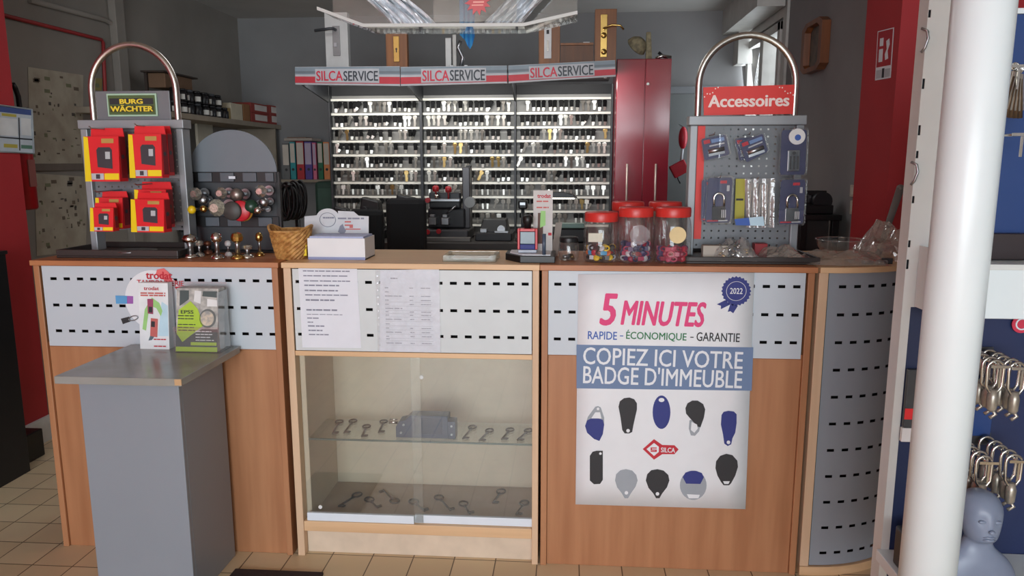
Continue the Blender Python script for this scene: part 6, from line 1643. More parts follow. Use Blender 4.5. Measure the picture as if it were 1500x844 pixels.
# ---------- left wall posters, extinguisher
m_map = mat('map_paper', (176, 168, 152), 0.8, rgb2=(160, 150, 134), scale=10)
def wall_sheet(name, label, X, pxs, mm, cat='poster', th=0.001):
    w = [WX(*q, X) for q in pxs]
    T = thing(name, label, cat, sum(w, Vector()) / 4)
    b = MB(); b.hexa([(X, v.y, v.z) for v in w], [(X - th, v.y, v.z) for v in w]); b.build('sheet', mm, T)
    return T, w
XP = LEFT + 0.003
rn = random.Random(4)
for nm, lb, pxs in (('wall_map', 'upper pale wall map with small pictures, pinned on the left wall', [(41, 98), (122, 110), (121, 246), (44, 240)]), ('wall_map', 'lower faded wall map pinned beneath the first one on the left wall', [(50, 254), (128, 259), (126, 368), (54, 375)])):
    T, w = wall_sheet(nm, lb, XP, pxs, m_map)
    b = MB()
    for k in range(44):
        u, v = rn.uniform(0.04, 0.94), rn.uniform(0.04, 0.94)
        p = w[3].lerp(w[2], u).lerp(w[0].lerp(w[1], u), v)
        s = rn.uniform(0.004, 0.022); t = rn.uniform(0.004, 0.03)
        if v > 0.72 and k % 2: s, t = 0.02, 0.045
        b.mi = rn.choice([0, 0, 1, 2]); b.box(XP + 0.0002, XP + 0.0008, p.y, p.y + t, p.z, p.z + s)
    b.build('printed_marks', [mat('map_brown', (104, 92, 80), 0.8), mat('map_olive', (120, 122, 96), 0.8), mat('map_grey', (84, 80, 76), 0.8)], T)
T, w = wall_sheet('yellow_note', 'small yellowish note on the left wall beside the red cable', XP, [(136, 114), (150, 115), (149, 133), (136, 132)], mat('note_yellow', (150, 138, 88), 0.8), 'note')
box_obj('printed_patch', mat('map_olive', (120, 122, 96), 0.8), T, XP + 0.0002, XP + 0.001, w[0].y + 0.02, w[1].y - 0.04, w[3].z + 0.02, w[0].z - 0.03, 0)
b = MB(); p0, p1 = WX(60, 245, XP), WX(125, 250, XP); b.box(LEFT + 0.0005, LEFT + 0.012, 1.1, p1.y + 0.2, p0.z - 0.02, p0.z + 0.02)
tag(b.build('wall_strip', mat('strip_taupe', (110, 100, 92), 0.7), None, 0.001), 'taupe strip on the left wall between the two maps', 'strip')
# red wall notice
XN = -2.728
T, w = wall_sheet('safety_notice', 'framed printed safety notice on the red wall at the left edge', XN, [(-6, 153.5), (46, 160), (49, 225), (-6, 222)], mat('notice_paper', (196, 206, 216), 0.6))
def wp(u, v): return w[3].lerp(w[2], u).lerp(w[0].lerp(w[1], u), v)
def wpatch(nm, u0, u1, v0, v1, mm):
    q = [wp(u0, v0), wp(u1, v0), wp(u1, v1), wp(u0, v1)]
    b = MB(); b.hexa([(XN + 0.0003, v.y, v.z) for v in q], [(XN + 0.0009, v.y, v.z) for v in q]); b.build(nm, mm, T)
wpatch('header_band', 0.02, 0.98, 0.86, 0.98, mat('notice_blue', (70, 90, 150), 0.6)); wpatch('yellow_band', 0.15, 0.55, 0.78, 0.84, mat('notice_yellow', (190, 176, 80), 0.6)); wpatch('printed_field', 0.68, 0.96, 0.4, 0.78, mat('notice_white', (224, 226, 228), 0.6))
wpatch('printed_field', 0.04, 0.58, 0.36, 0.74, mat('notice_white', (224, 226, 228), 0.6)); wpatch('green_band', 0.66, 0.97, 0.1, 0.18, mat('notice_green', (90, 130, 112), 0.6)); wpatch('yellow_band', 0.2, 0.56, 0.1, 0.18, mat('notice_yellow', (190, 176, 80), 0.6)); wpatch('dark_rule', 0.02, 0.98, 0.3, 0.33, m_ink); wpatch('dark_rule', 0.605, 0.635, 0.05, 0.78, m_ink)
q = [wp(0, 0), wp(1, 0), wp(1, 1), wp(0, 1)]
b = MB(); b.tube([(XN + 0.003, v.y, v.z) for v in q], 0.005, 6, closed=True); b.build('frame', mat('notice_frame', (150, 156, 160), 0.5), T)
# fire extinguisher
ex, ey = -2.87, 1.24
zt_, zb2 = WX(58, 178, ex).z, WX(58, 305, ex).z
T = thing('fire_extinguisher', 'red fire extinguisher with a black hose on the left wall', 'fire extinguisher', (ex, ey, zb2))
m_ext = mat('extinguisher_red', (168, 28, 34), 0.3)
b = MB(); b.lathe([(0.06, 0), (0.068, 0.01), (0.068, zt_ - zb2 - 0.06), (0.05, zt_ - zb2 - 0.02), (0.022, zt_ - zb2)], (ex, ey, zb2), 24); b.build('cylinder', m_ext, T)
b = MB(); b.lathe([(0.022, 0.0005), (0.026, 0.03), (0.018, 0.05)], (ex, ey, zt_), 16); b.build('valve', m_black, T)
b = MB(); b.box(ex - 0.012, ex + 0.012, ey - 0.05, ey + 0.03, zt_ + 0.05, zt_ + 0.065); b.build('lever', m_black, T, 0.003)
hz = [WX(*p, ex) for p in ((56, 190), (50, 182), (48, 165), (46, 150), (42, 138), (38, 132))]
b = MB(); b.tube([(ex, ey + 0.0, zt_ + 0.03)] + [(ex + 0.02, max(1.17, v.y - 0.12), v.z + 0.02) for v in hz], 0.013, 10); b.build('hose', m_black, T)
box_obj('paper_label', mat('extinguisher_label', (150, 90, 84), 0.6), T, ex + 0.062, ex + 0.0695, ey - 0.025, ey + 0.025, zb2 + 0.12, zb2 + 0.26, 0.0)
box_obj('wall_bracket', m_dark, T, LEFT + 0.0005, ex - 0.066, ey - 0.02, ey + 0.02, zt_ - 0.12, zt_ - 0.08, 0)

# ---------- black cabinet at the left edge
T = thing('black_cabinet', 'low black cabinet against the red wall at the left edge', 'cabinet', (-2.63, 0.0, 0))
box_obj('carcass', mat('black_laminate', (24, 24, 27), 0.45, var=0.03), T, -2.725, -2.532, -1.0, 0.655, 0.0, 1.035, 0.003); box_obj('top_board', mat('black_laminate', (24, 24, 27), 0.45), T, -2.728, -2.525, -1.0, 0.66, 1.0355, 1.052, 0.002)
b = MB(); b.box(-2.71, -2.60, 0.69, 0.85, 0.0, 0.14)
tag(b.build('doorstop_block', m_black, None, 0.006), 'small black box on the floor between the black cabinet and the white skirting', 'box')

# ---------- right side of the back: picture, switches, red case, device on stand
XR = RB - 0.002
w = [WX(*q, XR) for q in ((1186, 37), (1216, 28), (1213, 98), (1187, 107))]
cen = sum(w, Vector()) / 4
T = thing('picture_frame', 'brown octagonal picture frame on the grey right wall', 'picture', cen)
yw = abs(w[0].y - w[1].y) / 2; zh = (w[0].z - w[3].z) / 2
oc = [(-yw * 0.65, -zh), (yw * 0.65, -zh), (yw, -zh * 0.8), (yw, zh * 0.8), (yw * 0.65, zh), (-yw * 0.65, zh), (-yw, zh * 0.8), (-yw, -zh * 0.8)]
b = MB(); n = 8
o1 = [b.v((XR, cen.y + y, cen.z + z)) for y, z in oc]; o2 = [b.v((XR - 0.05, cen.y + y, cen.z + z)) for y, z in oc]; i2 = [b.v((XR - 0.05, cen.y + y * 0.72, cen.z + z * 0.82)) for y, z in oc]; i1 = [b.v((XR - 0.012, cen.y + y * 0.70, cen.z + z * 0.80)) for y, z in oc]
for k in range(8):
    for A_, B_ in ((o1, o2), (o2, i2), (i2, i1)): b.f([A_[k], A_[(k + 1) % 8], B_[(k + 1) % 8], B_[k]])
b.build('frame', wood('frame_brown', (140, 84, 48), (112, 66, 38), 0.4), T)
b = MB(); f_ = [b.v((XR - 0.008, cen.y + y * 0.74, cen.z + z * 0.84)) for y, z in oc]; b.f(f_); b.build('picture', mat('picture_taupe', (120, 112, 100), 0.6, scale=25, rgb2=(98, 96, 92)), T, solid=0.002)
for py0, py1, lb in ((270, 290, 'upper of the two pale light switches beside the red pillar'), (293, 316, 'lower of the two pale light switches beside the red pillar')):
    a = WX(1253, (py0 + py1) / 2, XR); T = thing('light_switch', lb, 'switch', a, 'light switches beside the pillar')
    hh = abs(WX(1253, py0, XR).z - WX(1253, py1, XR).z) / 2 - 0.004
    box_obj('plate', mat('switch_beige', (196, 186, 170), 0.5), T, XR - 0.011, XR, a.y - 0.05, a.y + 0.05, a.z - hh, a.z + hh, 0.003); box_obj('rocker', mat('switch_cream', (210, 202, 188), 0.45), T, XR - 0.016, XR - 0.0112, a.y - 0.022, a.y + 0.022, a.z - hh * 0.6, a.z + hh * 0.6, 0.002)
# red hanging thing at the door
q = WY(999, 215, 3.9)
T = thing('red_hanging_case', 'red rounded case and red pouch hanging at the door behind the jars', 'case', (q.x, 3.9, q.z))
c0 = WY(1001, 202, 3.9); c1 = WY(996, 246, 3.9); m_rh = mat('hanging_red', (190, 30, 48), 0.35)
b = MB(); b.blob((c0.x, 3.92, c0.z), 0.075, 16, 12, (0.5, 0.5, 1.25)); b.build('upper_case', m_rh, T)
b = MB(); b.M = frame_at((c1.x, 3.92, c1.z), 0, -0.5, 0); b.box(-0.075, 0.06, -0.03, 0.03, -0.06, 0.05); b.build('pouch', m_rh, T, 0.008)
b = MB(); b.cyl((c0.x, 3.92, c0.z - 0.085), (c1.x + 0.01, 3.92, c1.z + 0.045), 0.012, seg=10); b.build('link', m_lgrey, T)
b = MB(); b.tube([(c1.x - 0.02, 3.92, c1.z - 0.07), (c1.x - 0.005, 3.92, c1.z - 0.1), (c1.x + 0.01, 3.92, c1.z - 0.13)], 0.006, 8); b.build('nozzle', m_black, T)
b = MB(); b.cyl((c0.x, 3.92, c0.z + 0.09), (c0.x, BACK - 0.036, c0.z + 0.12), 0.004, seg=8); b.build('hook', m_steel, T)
# black device on its stand
Yd = 1.6
a, c = WY(1186, 315, Yd), WY(1234, 315, Yd)
T = thing('side_table', 'black side table behind the counter at the right', 'table', ((a.x + c.x) / 2, Yd + 0.2, 0))
zt_ = WY(1210, 315, Yd).z
box_obj('table_top', m_black, T, a.x - 0.05, c.x, Yd, Yd + 0.3, zt_ - 0.03, zt_, 0.004); 
for x in (a.x - 0.04, c.x - 0.045):
    for y in (Yd + 0.01, Yd + 0.25): box_obj('leg', m_black, T, x, x + 0.035, y, y + 0.035, 0, zt_ - 0.0305, 0.002)
box_obj('drawer', mat('drawer_grey', (64, 62, 62), 0.5), T, a.x - 0.0, c.x - 0.05, Yd + 0.05, Yd + 0.24, zt_ - 0.2, zt_ - 0.031, 0.003)
T = thing('label_printer', 'black machine with a round reel on the black side table', 'machine', ((a.x + c.x) / 2, Yd + 0.15, zt_))
xm_ = (a.x + c.x) / 2
b = MB(); b.box(a.x - 0.01, c.x - 0.03, Yd + 0.05, Yd + 0.28, zt_ + 0.0005, zt_ + 0.05); b.build('base', m_black, T, 0.006)
b = MB(); b.cyl((xm_ + 0.0, Yd + 0.06, zt_ + 0.07), (xm_ + 0.0, Yd + 0.2, zt_ + 0.07), 0.05, seg=24); b.build('reel', m_machd, T)
b = MB(); b.box(xm_ - 0.09, xm_ + 0.03, Yd + 0.1, Yd + 0.14, zt_ + 0.1, zt_ + 0.125); b.build('arm', m_black, T, 0.004)
b = MB(); b.box(xm_ - 0.09, xm_ - 0.07, Yd + 0.1, Yd + 0.14, zt_ + 0.05, zt_ + 0.0995); b.build('arm_post', m_black, T, 0.002)
# ================================================================== red pillar sign, hanging canopy sheet, white shelving at the right
XQ = 1.4285
w = [WX(*q, XQ) for q in ((1286, 46), (1310, 40), (1305, 114), (1282, 118))]
T = thing('fire_point_sign', 'red and white fire safety sign on the side of the red pillar', 'sign', sum(w, Vector()) / 4)
def wq(u, v): return w[3].lerp(w[2], u).lerp(w[0].lerp(w[1], u), v)
def qpatch(nm, uv, mm, d, lb=None):
    q = [wq(u, v) for u, v in uv]
    b = MB(); b.hexa([(XQ - d, v.y, v.z) for v in q], [(XQ - d + 0.0006, v.y, v.z) for v in q]); o = b.build(nm, mm, T)
    if lb: o['label'] = lb
def rect(u0, u1, v0, v1): return [(u0, v0), (u1, v0), (u1, v1), (u0, v1)]
qpatch('sheet', rect(0, 1, 0, 1), m_wht_ink, 0.001); qpatch('red_field', rect(0.05, 0.95, 0.26, 0.98), mat('sign_fire_red', (176, 34, 44), 0.5), 0.0018)
qpatch('white_pictogram', rect(0.18, 0.42, 0.36, 0.62), m_wht_ink, 0.0026); qpatch('white_pictogram', rect(0.2, 0.42, 0.68, 0.84), m_wht_ink, 0.0026)
qpatch('white_pictogram', [(0.6, 0.38), (0.78, 0.4), (0.72, 0.56), (0.82, 0.68), (0.78, 0.8), (0.6, 0.76), (0.66, 0.6), (0.56, 0.5)], m_wht_ink, 0.0026)
qpatch('grey_caption', rect(0.06, 0.4, 0.03, 0.2), m_lgrey, 0.0018); qpatch('dark_caption', rect(0.43, 0.58, 0.03, 0.22), m_blk_ink, 0.0018); qpatch('grey_caption', rect(0.61, 0.95, 0.03, 0.2), m_lgrey, 0.0018)

# ---------- clear acrylic tray hanging above the counter
YH = -0.1
m_acr = glassy('acrylic', (0.95, 0.95, 0.94), gloss=0.07, haze=0.03, haze_rgb=(190, 184, 178), edge=0.6)
pL, pA, pB_, pR = WY(465, 14, YH), WY(487, 36, YH), WY(772, 38, YH), WY(848, 20, YH)
pl = Vector((WY(465, 12, YH).x, 0, WY(465, 12, YH).z)); p1 = WY(533, 37, YH); p2 = WY(767, 36, YH); pr = WY(846, 18, YH)
T = thing('acrylic_tray', 'clear acrylic tray with turned up ends hanging above the middle of the counter', 'hanging tray', ((pl.x + pr.x) / 2, YH + 0.15, p1.z))
prof = [(pl.x, pl.z), (p1.x, p1.z), (p2.x, p2.z), (pr.x, pr.z)]
D_ = 0.16; th = 0.012
b = MB()
for (xa1, za1), (xb1, zb1) in zip(prof, prof[1:]):
    b.hexa([(xa1, YH, za1), (xb1, YH, zb1), (xb1, YH + D_, zb1), (xa1, YH + D_, za1)], [(xa1, YH, za1 + 0.005), (xb1, YH, zb1 + 0.005), (xb1, YH + D_, zb1 + 0.005), (xa1, YH + D_, za1 + 0.005)])
b.build('bottom_sheet', m_acr, T)
m_edge = mat('acrylic_edge', (192, 194, 192), 0.12, 0.0, spec=0.8, var=0.03)
b = MB()
for (xa1, za1), (xb1, zb1) in zip(prof, prof[1:]):
    b.hexa([(xa1, YH - 0.006, za1 - 0.006), (xb1, YH - 0.006, zb1 - 0.006), (xb1, YH - 0.0005, zb1 - 0.006), (xa1, YH - 0.0005, za1 - 0.006)], [(xa1, YH - 0.006, za1 + 0.004), (xb1, YH - 0.006, zb1 + 0.004), (xb1, YH - 0.0005, zb1 + 0.004), (xa1, YH - 0.0005, za1 + 0.004)])
b.build('front_edge', m_edge, T)
zt2 = p1.z + 0.3
b = MB(); b.hexa([(prof[0][0], YH + D_, prof[0][1]), (prof[1][0], YH + D_, prof[1][1]), (prof[2][0], YH + D_, prof[2][1]), (prof[3][0], YH + D_, prof[3][1]), (prof[3][0], YH + D_, zt2), (prof[0][0], YH + D_, zt2)], [(prof[0][0], YH + D_ + 0.005, prof[0][1]), (prof[1][0], YH + D_ + 0.005, prof[1][1]), (prof[2][0], YH + D_ + 0.005, prof[2][1]), (prof[3][0], YH + D_ + 0.005, prof[3][1]), (prof[3][0], YH + D_ + 0.005, zt2), (prof[0][0], YH + D_ + 0.005, zt2)]); b.build('back_sheet', m_acr, T)
for x in (pl.x + 0.04, pr.x - 0.04):
    b = MB(); b.cyl((x, YH + D_ + 0.0025, zt2), (x, YH + D_ + 0.0025, CEIL), 0.002, seg=6); b.build('wire', m_steel, T)
# crumpled silvery bags lying in the tray
m_silver = mat('silvery_film', (240, 243, 248), 0.3, 0.25, var=0.06, scale=70)
def silver(name, label, x0, x1, z, seed, lean):
    rnd = random.Random(seed); T2 = thing(name, label, 'plastic bag', ((x0 + x1) / 2, YH + 0.16, z))
    b = MB(); nx, nz = 26, 14
    def fn(u, v):
        xx = x0 + (x1 - x0) * (u * (0.35 + 0.65 * (1 - v))) if lean > 0 else x1 - (x1 - x0) * ((1 - u) * (0.35 + 0.65 * (1 - v)))
        xx = x0 + (x1 - x0) * u * (1 - 0.15 * v) - lean * 0.17 * v ** 1.2
        fold = 0.022 * math.sin(u * 27 + seed + 3 * v) + 0.014 * math.sin(u * 71 + 7 * v) + 0.01 * math.sin(13 * v + seed)
        return (xx, YH + 0.075 + 0.02 * v + fold * (0.5 + v * 0.5), z + 0.004 + 0.15 * v + 0.012 * math.sin(u * 19) * v)
    b.plate([i / nx for i in range(nx + 1)], [i / nz for i in range(nz + 1)], lambda i, j: False, fn)
    b.build('film', m_silver, T2)
silver('crumpled_bag', 'crumpled silvery bag at the left end of the hanging acrylic tray', WY(566, 40, YH).x, WY(634, 40, YH).x, p1.z + 0.007, 3, 1)
silver('crumpled_bag', 'crumpled silvery bag at the right end of the hanging acrylic tray', WY(706, 40, YH).x, WY(764, 40, YH).x, p1.z + 0.009, 5, -1)
# blue strap and red star
yv = YH + D_ + 0.03
a, c = WY(682, 0, yv), WY(693, 0, yv); zlo = WY(690, 72, yv).z; zmid = WY(690, 56, yv).z
T = thing('blue_strap', 'bright blue pleated strap hanging behind the acrylic tray', 'strap', ((a.x + c.x) / 2, yv, zmid))
m_bl = mat('strap_blue', (70, 158, 220), 0.5); m_bl_shade = mat('strap_shade_blue', (46, 120, 184), 0.5)
xs_ = [WY(x, 20, yv).x for x in (673, 678, 681, 684, 688, 691, 695)]
tips = [zmid + 0.012, zmid, zmid - 0.006, zlo + 0.012, zlo, zlo + 0.014, zmid + 0.006]
for k in range(6):
    b = MB(); ya, yb_ = (yv, yv + 0.007) if k % 2 == 0 else (yv + 0.007, yv)
    b.hexa([(xs_[k], ya, tips[k]), (xs_[k + 1], yb_, tips[k + 1]), (xs_[k + 1], yb_ + 0.003, tips[k + 1]), (xs_[k], ya + 0.003, tips[k])], [(xs_[k], ya, CEIL - 0.001), (xs_[k + 1], yb_, CEIL - 0.001), (xs_[k + 1], yb_ + 0.003, CEIL - 0.001), (xs_[k], ya + 0.003, CEIL - 0.001)])
    b.build('pleat', m_bl if k % 2 == 0 else m_bl_shade, T)  # every other pleat is a darker blue, painting in the fold shade
ys = YH - 0.008
cst = WY(700, 2, ys); s = (WY(701, 2, ys) - cst).length
star = []
for i in range(24):
    r_ = (20 if i % 2 == 0 else 12.5) * s; t = 2 * math.pi * i / 24 + 0.13; star.append((cst.x + r_ * math.cos(t), cst.z + r_ * math.sin(t)))
T = thing('star_sticker', 'red starburst label on the front of the hanging acrylic tray', 'label', (cst.x, ys, cst.z))
b = MB(); b.prism(star, ys, ys + 0.001); b.build('star', mat('star_red', (196, 84, 88), 0.5), T)
b = MB(); b.box(cst.x - 9 * s, cst.x + 8 * s, ys - 0.0012, ys - 0.0002, cst.z - 6 * s, cst.z - 4.5 * s); b.box(cst.x - 7 * s, cst.x + 9 * s, ys - 0.0012, ys - 0.0002, cst.z - 2 * s, cst.z); b.build('printed_lines', mat('star_print', (236, 170, 160), 0.5), T)
b = MB(); b.box(WY(520, 0, ys).x, WY(520, 0, ys).x + 0.002, YH - 0.004, YH - 0.002, p1.z + 0.017, zt2 + 0.1) if False else b.box(cst.x - 0.14, cst.x + 0.12, YH - 0.0045, YH - 0.001, p1.z + 0.0055, zt2)
b.build('front_sheet', m_acr, bpy.data.objects['acrylic_tray'])

# ---------- white pole in the foreground
xc = (WY(1397, 0, -1.1).x + WY(1487, 0, -1.1).x) / 2; rP = (WY(1487, 0, -1.1).x - WY(1397, 0, -1.1).x) / 2 * 0.985
T = thing('round_pole', 'thick round white pole in front of the white shelving at the right', 'pole', (xc, -1.1, 0))
b = MB(); b.cyl((xc, -1.1, 0), (xc, -1.1, CEIL), rP, seg=48); b.build('shaft', m_white_metal, T)
b = MB(); b.cyl((xc, -1.1, 0), (xc, -1.1, 0.02), rP + 0.03, seg=48); b.build('floor_flange', m_white_metal, T)
# ---------- shelving unit
YG = -0.75
m_cream_metal = mat('cream_enamel', (206, 208, 206), 0.4, var=0.02)
zs0, zs1 = WY(1480, 467, -0.88).z, WY(1480, 391, -0.88).z
T = thing('shop_shelving', 'white slotted shop shelving with blue back panels at the right edge', 'shelving', (1.1, YG, 0))
xL = 0.770; xm2 = 0.825
# upright front face with slots
def upright(x0, x1, z0, z1, slots, nm):
    us = sorted(set([x0, x1] + [u for s_ in slots for u in s_[:2]])); vs = sorted(set([z0, z1] + [v for s_ in slots for v in s_[2:]]))
    def hole(i, j):
        cx_, cz_ = (us[i] + us[i + 1]) / 2, (vs[j] + vs[j + 1]) / 2
        return any(s_[0] < cx_ < s_[1] and s_[2] < cz_ < s_[3] for s_ in slots)
    b = MB(); b.plate(us, vs, hole, lambda u, v: (u, YG, v)); return b.build(nm, m_cream_metal, T, solid=0.002)
sl1 = []
for k in range(34):
    z = 2.3 - k * 0.05
    if z < 0.3: break
    if z > zs0 + 0.02:
        if k % 5 not in (0, 3): sl1.append((xL + 0.0008, xL + 0.0062, z, z + (0.016 if k % 2 else 0.022)))
        if k % 6 not in (1, 4): sl1.append((xL + 0.0555, xL + 0.0625, z - 0.004, z + 0.024))
upright(xL, xL + 0.019, 0.0, zs0 - 0.002, [], 'upright_strip')
upright(xL, xm2 + 0.08, zs0 - 0.0019, 2.3, sl1, 'slotted_panel')
box_obj('upright_side', m_cream_metal, T, xL, xL + 0.002, YG + 0.0015, YG + 0.045, 0, 2.3, 0)
box_obj('slot_backing', m_dark, T, xL + 0.003, xm2 + 0.08, YG + 0.02, YG + 0.024, zs0, 2.3, 0)
# rounded retaining clips
for (px, py) in ((1394, 46), (1374, 252), (1351, 57), (1336, 252)):
    q = WY(px, py, YG - 0.004)
    b = MB(); b.tube([(q.x - 0.004, q.y, q.z + 0.022), (q.x + 0.006, q.y - 0.006, q.z + 0.016), (q.x + 0.009, q.y - 0.008, q.z), (q.x + 0.004, q.y - 0.006, q.z - 0.02), (q.x, q.y, q.z - 0.028)], 0.003, 8); b.build('retaining_clip', m_steel, T)
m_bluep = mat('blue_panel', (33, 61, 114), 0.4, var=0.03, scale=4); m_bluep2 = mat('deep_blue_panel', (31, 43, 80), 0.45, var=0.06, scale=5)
xr_ = 2.1
ztop_b = WY(1490, 21, YG).z
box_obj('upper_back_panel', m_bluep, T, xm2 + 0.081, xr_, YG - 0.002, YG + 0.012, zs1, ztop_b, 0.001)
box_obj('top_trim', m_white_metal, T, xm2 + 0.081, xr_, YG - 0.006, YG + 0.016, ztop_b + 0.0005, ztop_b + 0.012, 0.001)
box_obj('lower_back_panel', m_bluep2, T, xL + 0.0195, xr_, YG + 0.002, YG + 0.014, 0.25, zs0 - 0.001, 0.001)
box_obj('shelf_board', m_white_metal, T, xL + 0.03, xr_, -0.875, YG - 0.0025, zs1 - 0.02, zs1, 0.002)
box_obj('shelf_fascia', m_white_metal, T, xL + 0.03, xr_, -0.885, -0.8755, zs0, zs1 + 0.004, 0.002)
b = MB(); b.prism([(0, 0)] * 0 or [(xL + 0.026, zs0), (xL + 0.029, zs0), (xL + 0.029, zs1 + 0.03), (xL + 0.026, zs1 + 0.03)], -0.88, YG - 0.003); b.build('shelf_end', m_white_metal, T)
bb = box_obj('price_strip', m_cream_metal, T, xm2, xr_, -0.8895, -0.8855, zs1 - 0.006, zs1 + 0.006, 0.001)
box_obj('dark_rail', mat('dark_brown_rail', (46, 36, 38), 0.5), T, xm2 + 0.081, xr_, YG - 0.03, YG - 0.0025, zs1 + 0.002, zs1 + 0.06, 0.002)
# chrome hooks and hanging hardware
def hook(px, py, y1, label, L_=0.13, w_=0.02):
    q = WY(px, py, y1)
    T2 = thing('display_hook', label, 'hook', (q.x, YG, q.z), 'chrome display hooks on the blue panels')
    b = MB(); b.cyl((q.x, y1, q.z), (q.x, YG - 0.0025, q.z), 0.003, seg=10); b.build('arm', m_chrome, T2)
    b = MB(); b.box(q.x - w_, q.x + w_, y1 - 0.004, y1 - 0.0005, q.z - 0.003, q.z + 0.003); b.build('cross_tip', m_chrome, T2)
    b = MB(); b.box(q.x - 0.0022, q.x + 0.0022, y1 - 0.004, y1 - 0.0005, q.z - 0.045, q.z - 0.0035); b.build('label_holder', m_chrome, T2)
    b = MB(); b.box(q.x - 0.02, q.x + 0.02, YG - 0.0045, YG - 0.0022, q.z - 0.02, q.z + 0.01); b.build('back_plate', m_dark, T2)
    return q
m_gun = mat('gun_metal', (176, 168, 156), 0.36, 0.7, var=0.2, scale=50)
def hardware(q, y, k, label, grp, L_=0.1):
    T2 = thing('carabiner', label, 'carabiner', (q.x, y, q.z - L_), grp)
    b = MB(); r = 0.017
    pts = [(q.x + r * math.cos(t), y, q.z - 0.012 + r * 1.1 * math.sin(t)) for t in (math.pi * i / 10 for i in range(11))] + [(q.x - r * 0.9, y, q.z - L_ * 0.5), (q.x - r * 0.5, y, q.z - L_ * 0.62), (q.x + r * 0.5, y, q.z - L_ * 0.62), (q.x + r * 0.9, y, q.z - L_ * 0.5)]
    b.tube(pts, 0.0034, 8, closed=True); b.build('ring', m_chrome, T2)
    b = MB(); b.lathe([(0.006, -0.006), (0.010, 0.0), (0.011, 0.026), (0.007, 0.042)], (q.x, y, q.z - L_), 14); b.build('swivel', m_gun, T2)
    b = MB(); b.tube([(q.x, y, q.z - L_), (q.x + 0.008, y - 0.003, q.z - L_ - 0.012), (q.x - 0.004, y - 0.003, q.z - L_ - 0.02)], 0.004, 8); b.build('snap_hook', m_gun, T2)
ords = ['frontmost', 'second', 'third', 'fourth', 'rearmost']
for (px, py, lb) in ((1465, 537, 'upper left'), (1448, 678, 'lower left'), (1497, 540, 'upper right'), (1492, 676, 'lower right')):
    q = hook(px, py, -0.90, 'chrome hook, %s of the four hung with carabiners on the deep blue panel' % lb)
    for k in range(5):
        y = -0.885 + k * 0.027; p = Vector((q.x + 0.004 * (k % 2), y, q.z + 0.002))
        hardware(p, y, k, '%s chrome carabiner on the %s hook of the deep blue panel' % (ords[k], lb), 'carabiners on the %s hook' % lb)
q = hook(1492, 97, -0.88, 'chrome hook with dark hinges near the top of the blue panel')
for k in range(5):
    x = q.x - 0.003 + 0.009 * k; y = -0.874 + 0.012 * k
    T2 = thing('key_bunch', ['frontmost', 'second', 'third', 'fourth', 'rearmost'][k] + ' dark metal hinge hanging on the top hook of the blue panel', 'hinge', (x, y, q.z - 0.07), 'hinges on the top hook')
    b = MB(); b.M = frame_at((x, y, q.z), 0, 0.22 - 0.09 * k, 0.3); b.box(-0.006, 0.006, -0.004, 0.004, -0.085, -0.01); b.build('leaf', m_gun, T2, 0.001)
    b = MB(); b.M = frame_at((x, y, q.z), 0, 0.22 - 0.09 * k, 0.3); b.cyl((0, 0, -0.1), (0, 0, -0.02), 0.005, seg=10); b.build('knuckle', mat('old_bronze', (104, 84, 66), 0.4, 0.7), T2)
    b = MB(); b.tube([(x + 0.007 * math.cos(t), y, q.z + 0.0 + 0.007 * math.sin(t)) for t in (2 * math.pi * i / 12 for i in range(12))], 0.0018, 6, closed=True); b.build('ring', m_chrome, T2)
hook(1497, 197, -0.88, 'empty chrome hook in the middle of the blue panel')
# papers and packs on the lower panel
yk = YG - 0.004
a, c = WY(1425, 648, yk), WY(1458, 553, yk)
T2 = thing('hanging_pack', 'flat mid blue pack hanging on the deep blue panel right of the pole', 'pack', ((a.x + c.x) / 2, yk, a.z))
box_obj('card', m_bluep, T2, a.x - 0.02, c.x, yk - 0.005, yk, a.z, c.z, 0.001); box_obj('dark_foot', m_blk_ink, T2, a.x - 0.02, c.x - 0.0, yk - 0.0062, yk - 0.0052, a.z - 0.0, a.z + 0.018, 0)
a, c = WY(1318, 645, yk), WY(1336, 540, yk)
T2 = thing('hanging_pack', 'dark pack with a red stripe and white foot hanging left of the pole', 'pack', ((a.x + c.x) / 2, yk, a.z)); dz_ = c.z - a.z
box_obj('card', m_dark, T2, a.x, c.x + 0.05, yk - 0.012, yk, a.z + dz_ * 0.2, c.z, 0.002); box_obj('red_stripe', m_boxred, T2, a.x, c.x + 0.05, yk - 0.0132, yk - 0.0122, a.z + dz_ * 0.32, a.z + dz_ * 0.47, 0); box_obj('white_foot', m_white, T2, a.x - 0.002, c.x + 0.05, yk - 0.012, yk, a.z, a.z + dz_ * 0.195, 0.002)
c0 = WY(1496, 472, yk)
T2 = thing('round_badge', 'red and white round badge half cut by the right edge, below the shelf', 'badge', (c0.x, yk, c0.z))
b = MB(); b.cyl((c0.x, yk - 0.003, c0.z - 0.004), (c0.x, yk, c0.z - 0.004), 0.021, seg=28); b.build('disc', mat('badge_red', (200, 50, 76), 0.5), T2)
b = MB(); b.tube([(c0.x + 0.0125 * math.cos(t), yk - 0.0035, c0.z - 0.004 + 0.0125 * math.sin(t)) for t in (2 * math.pi * i / 24 for i in range(24))], 0.002, 6, closed=True); b.build('ring', m_wht_ink, T2)

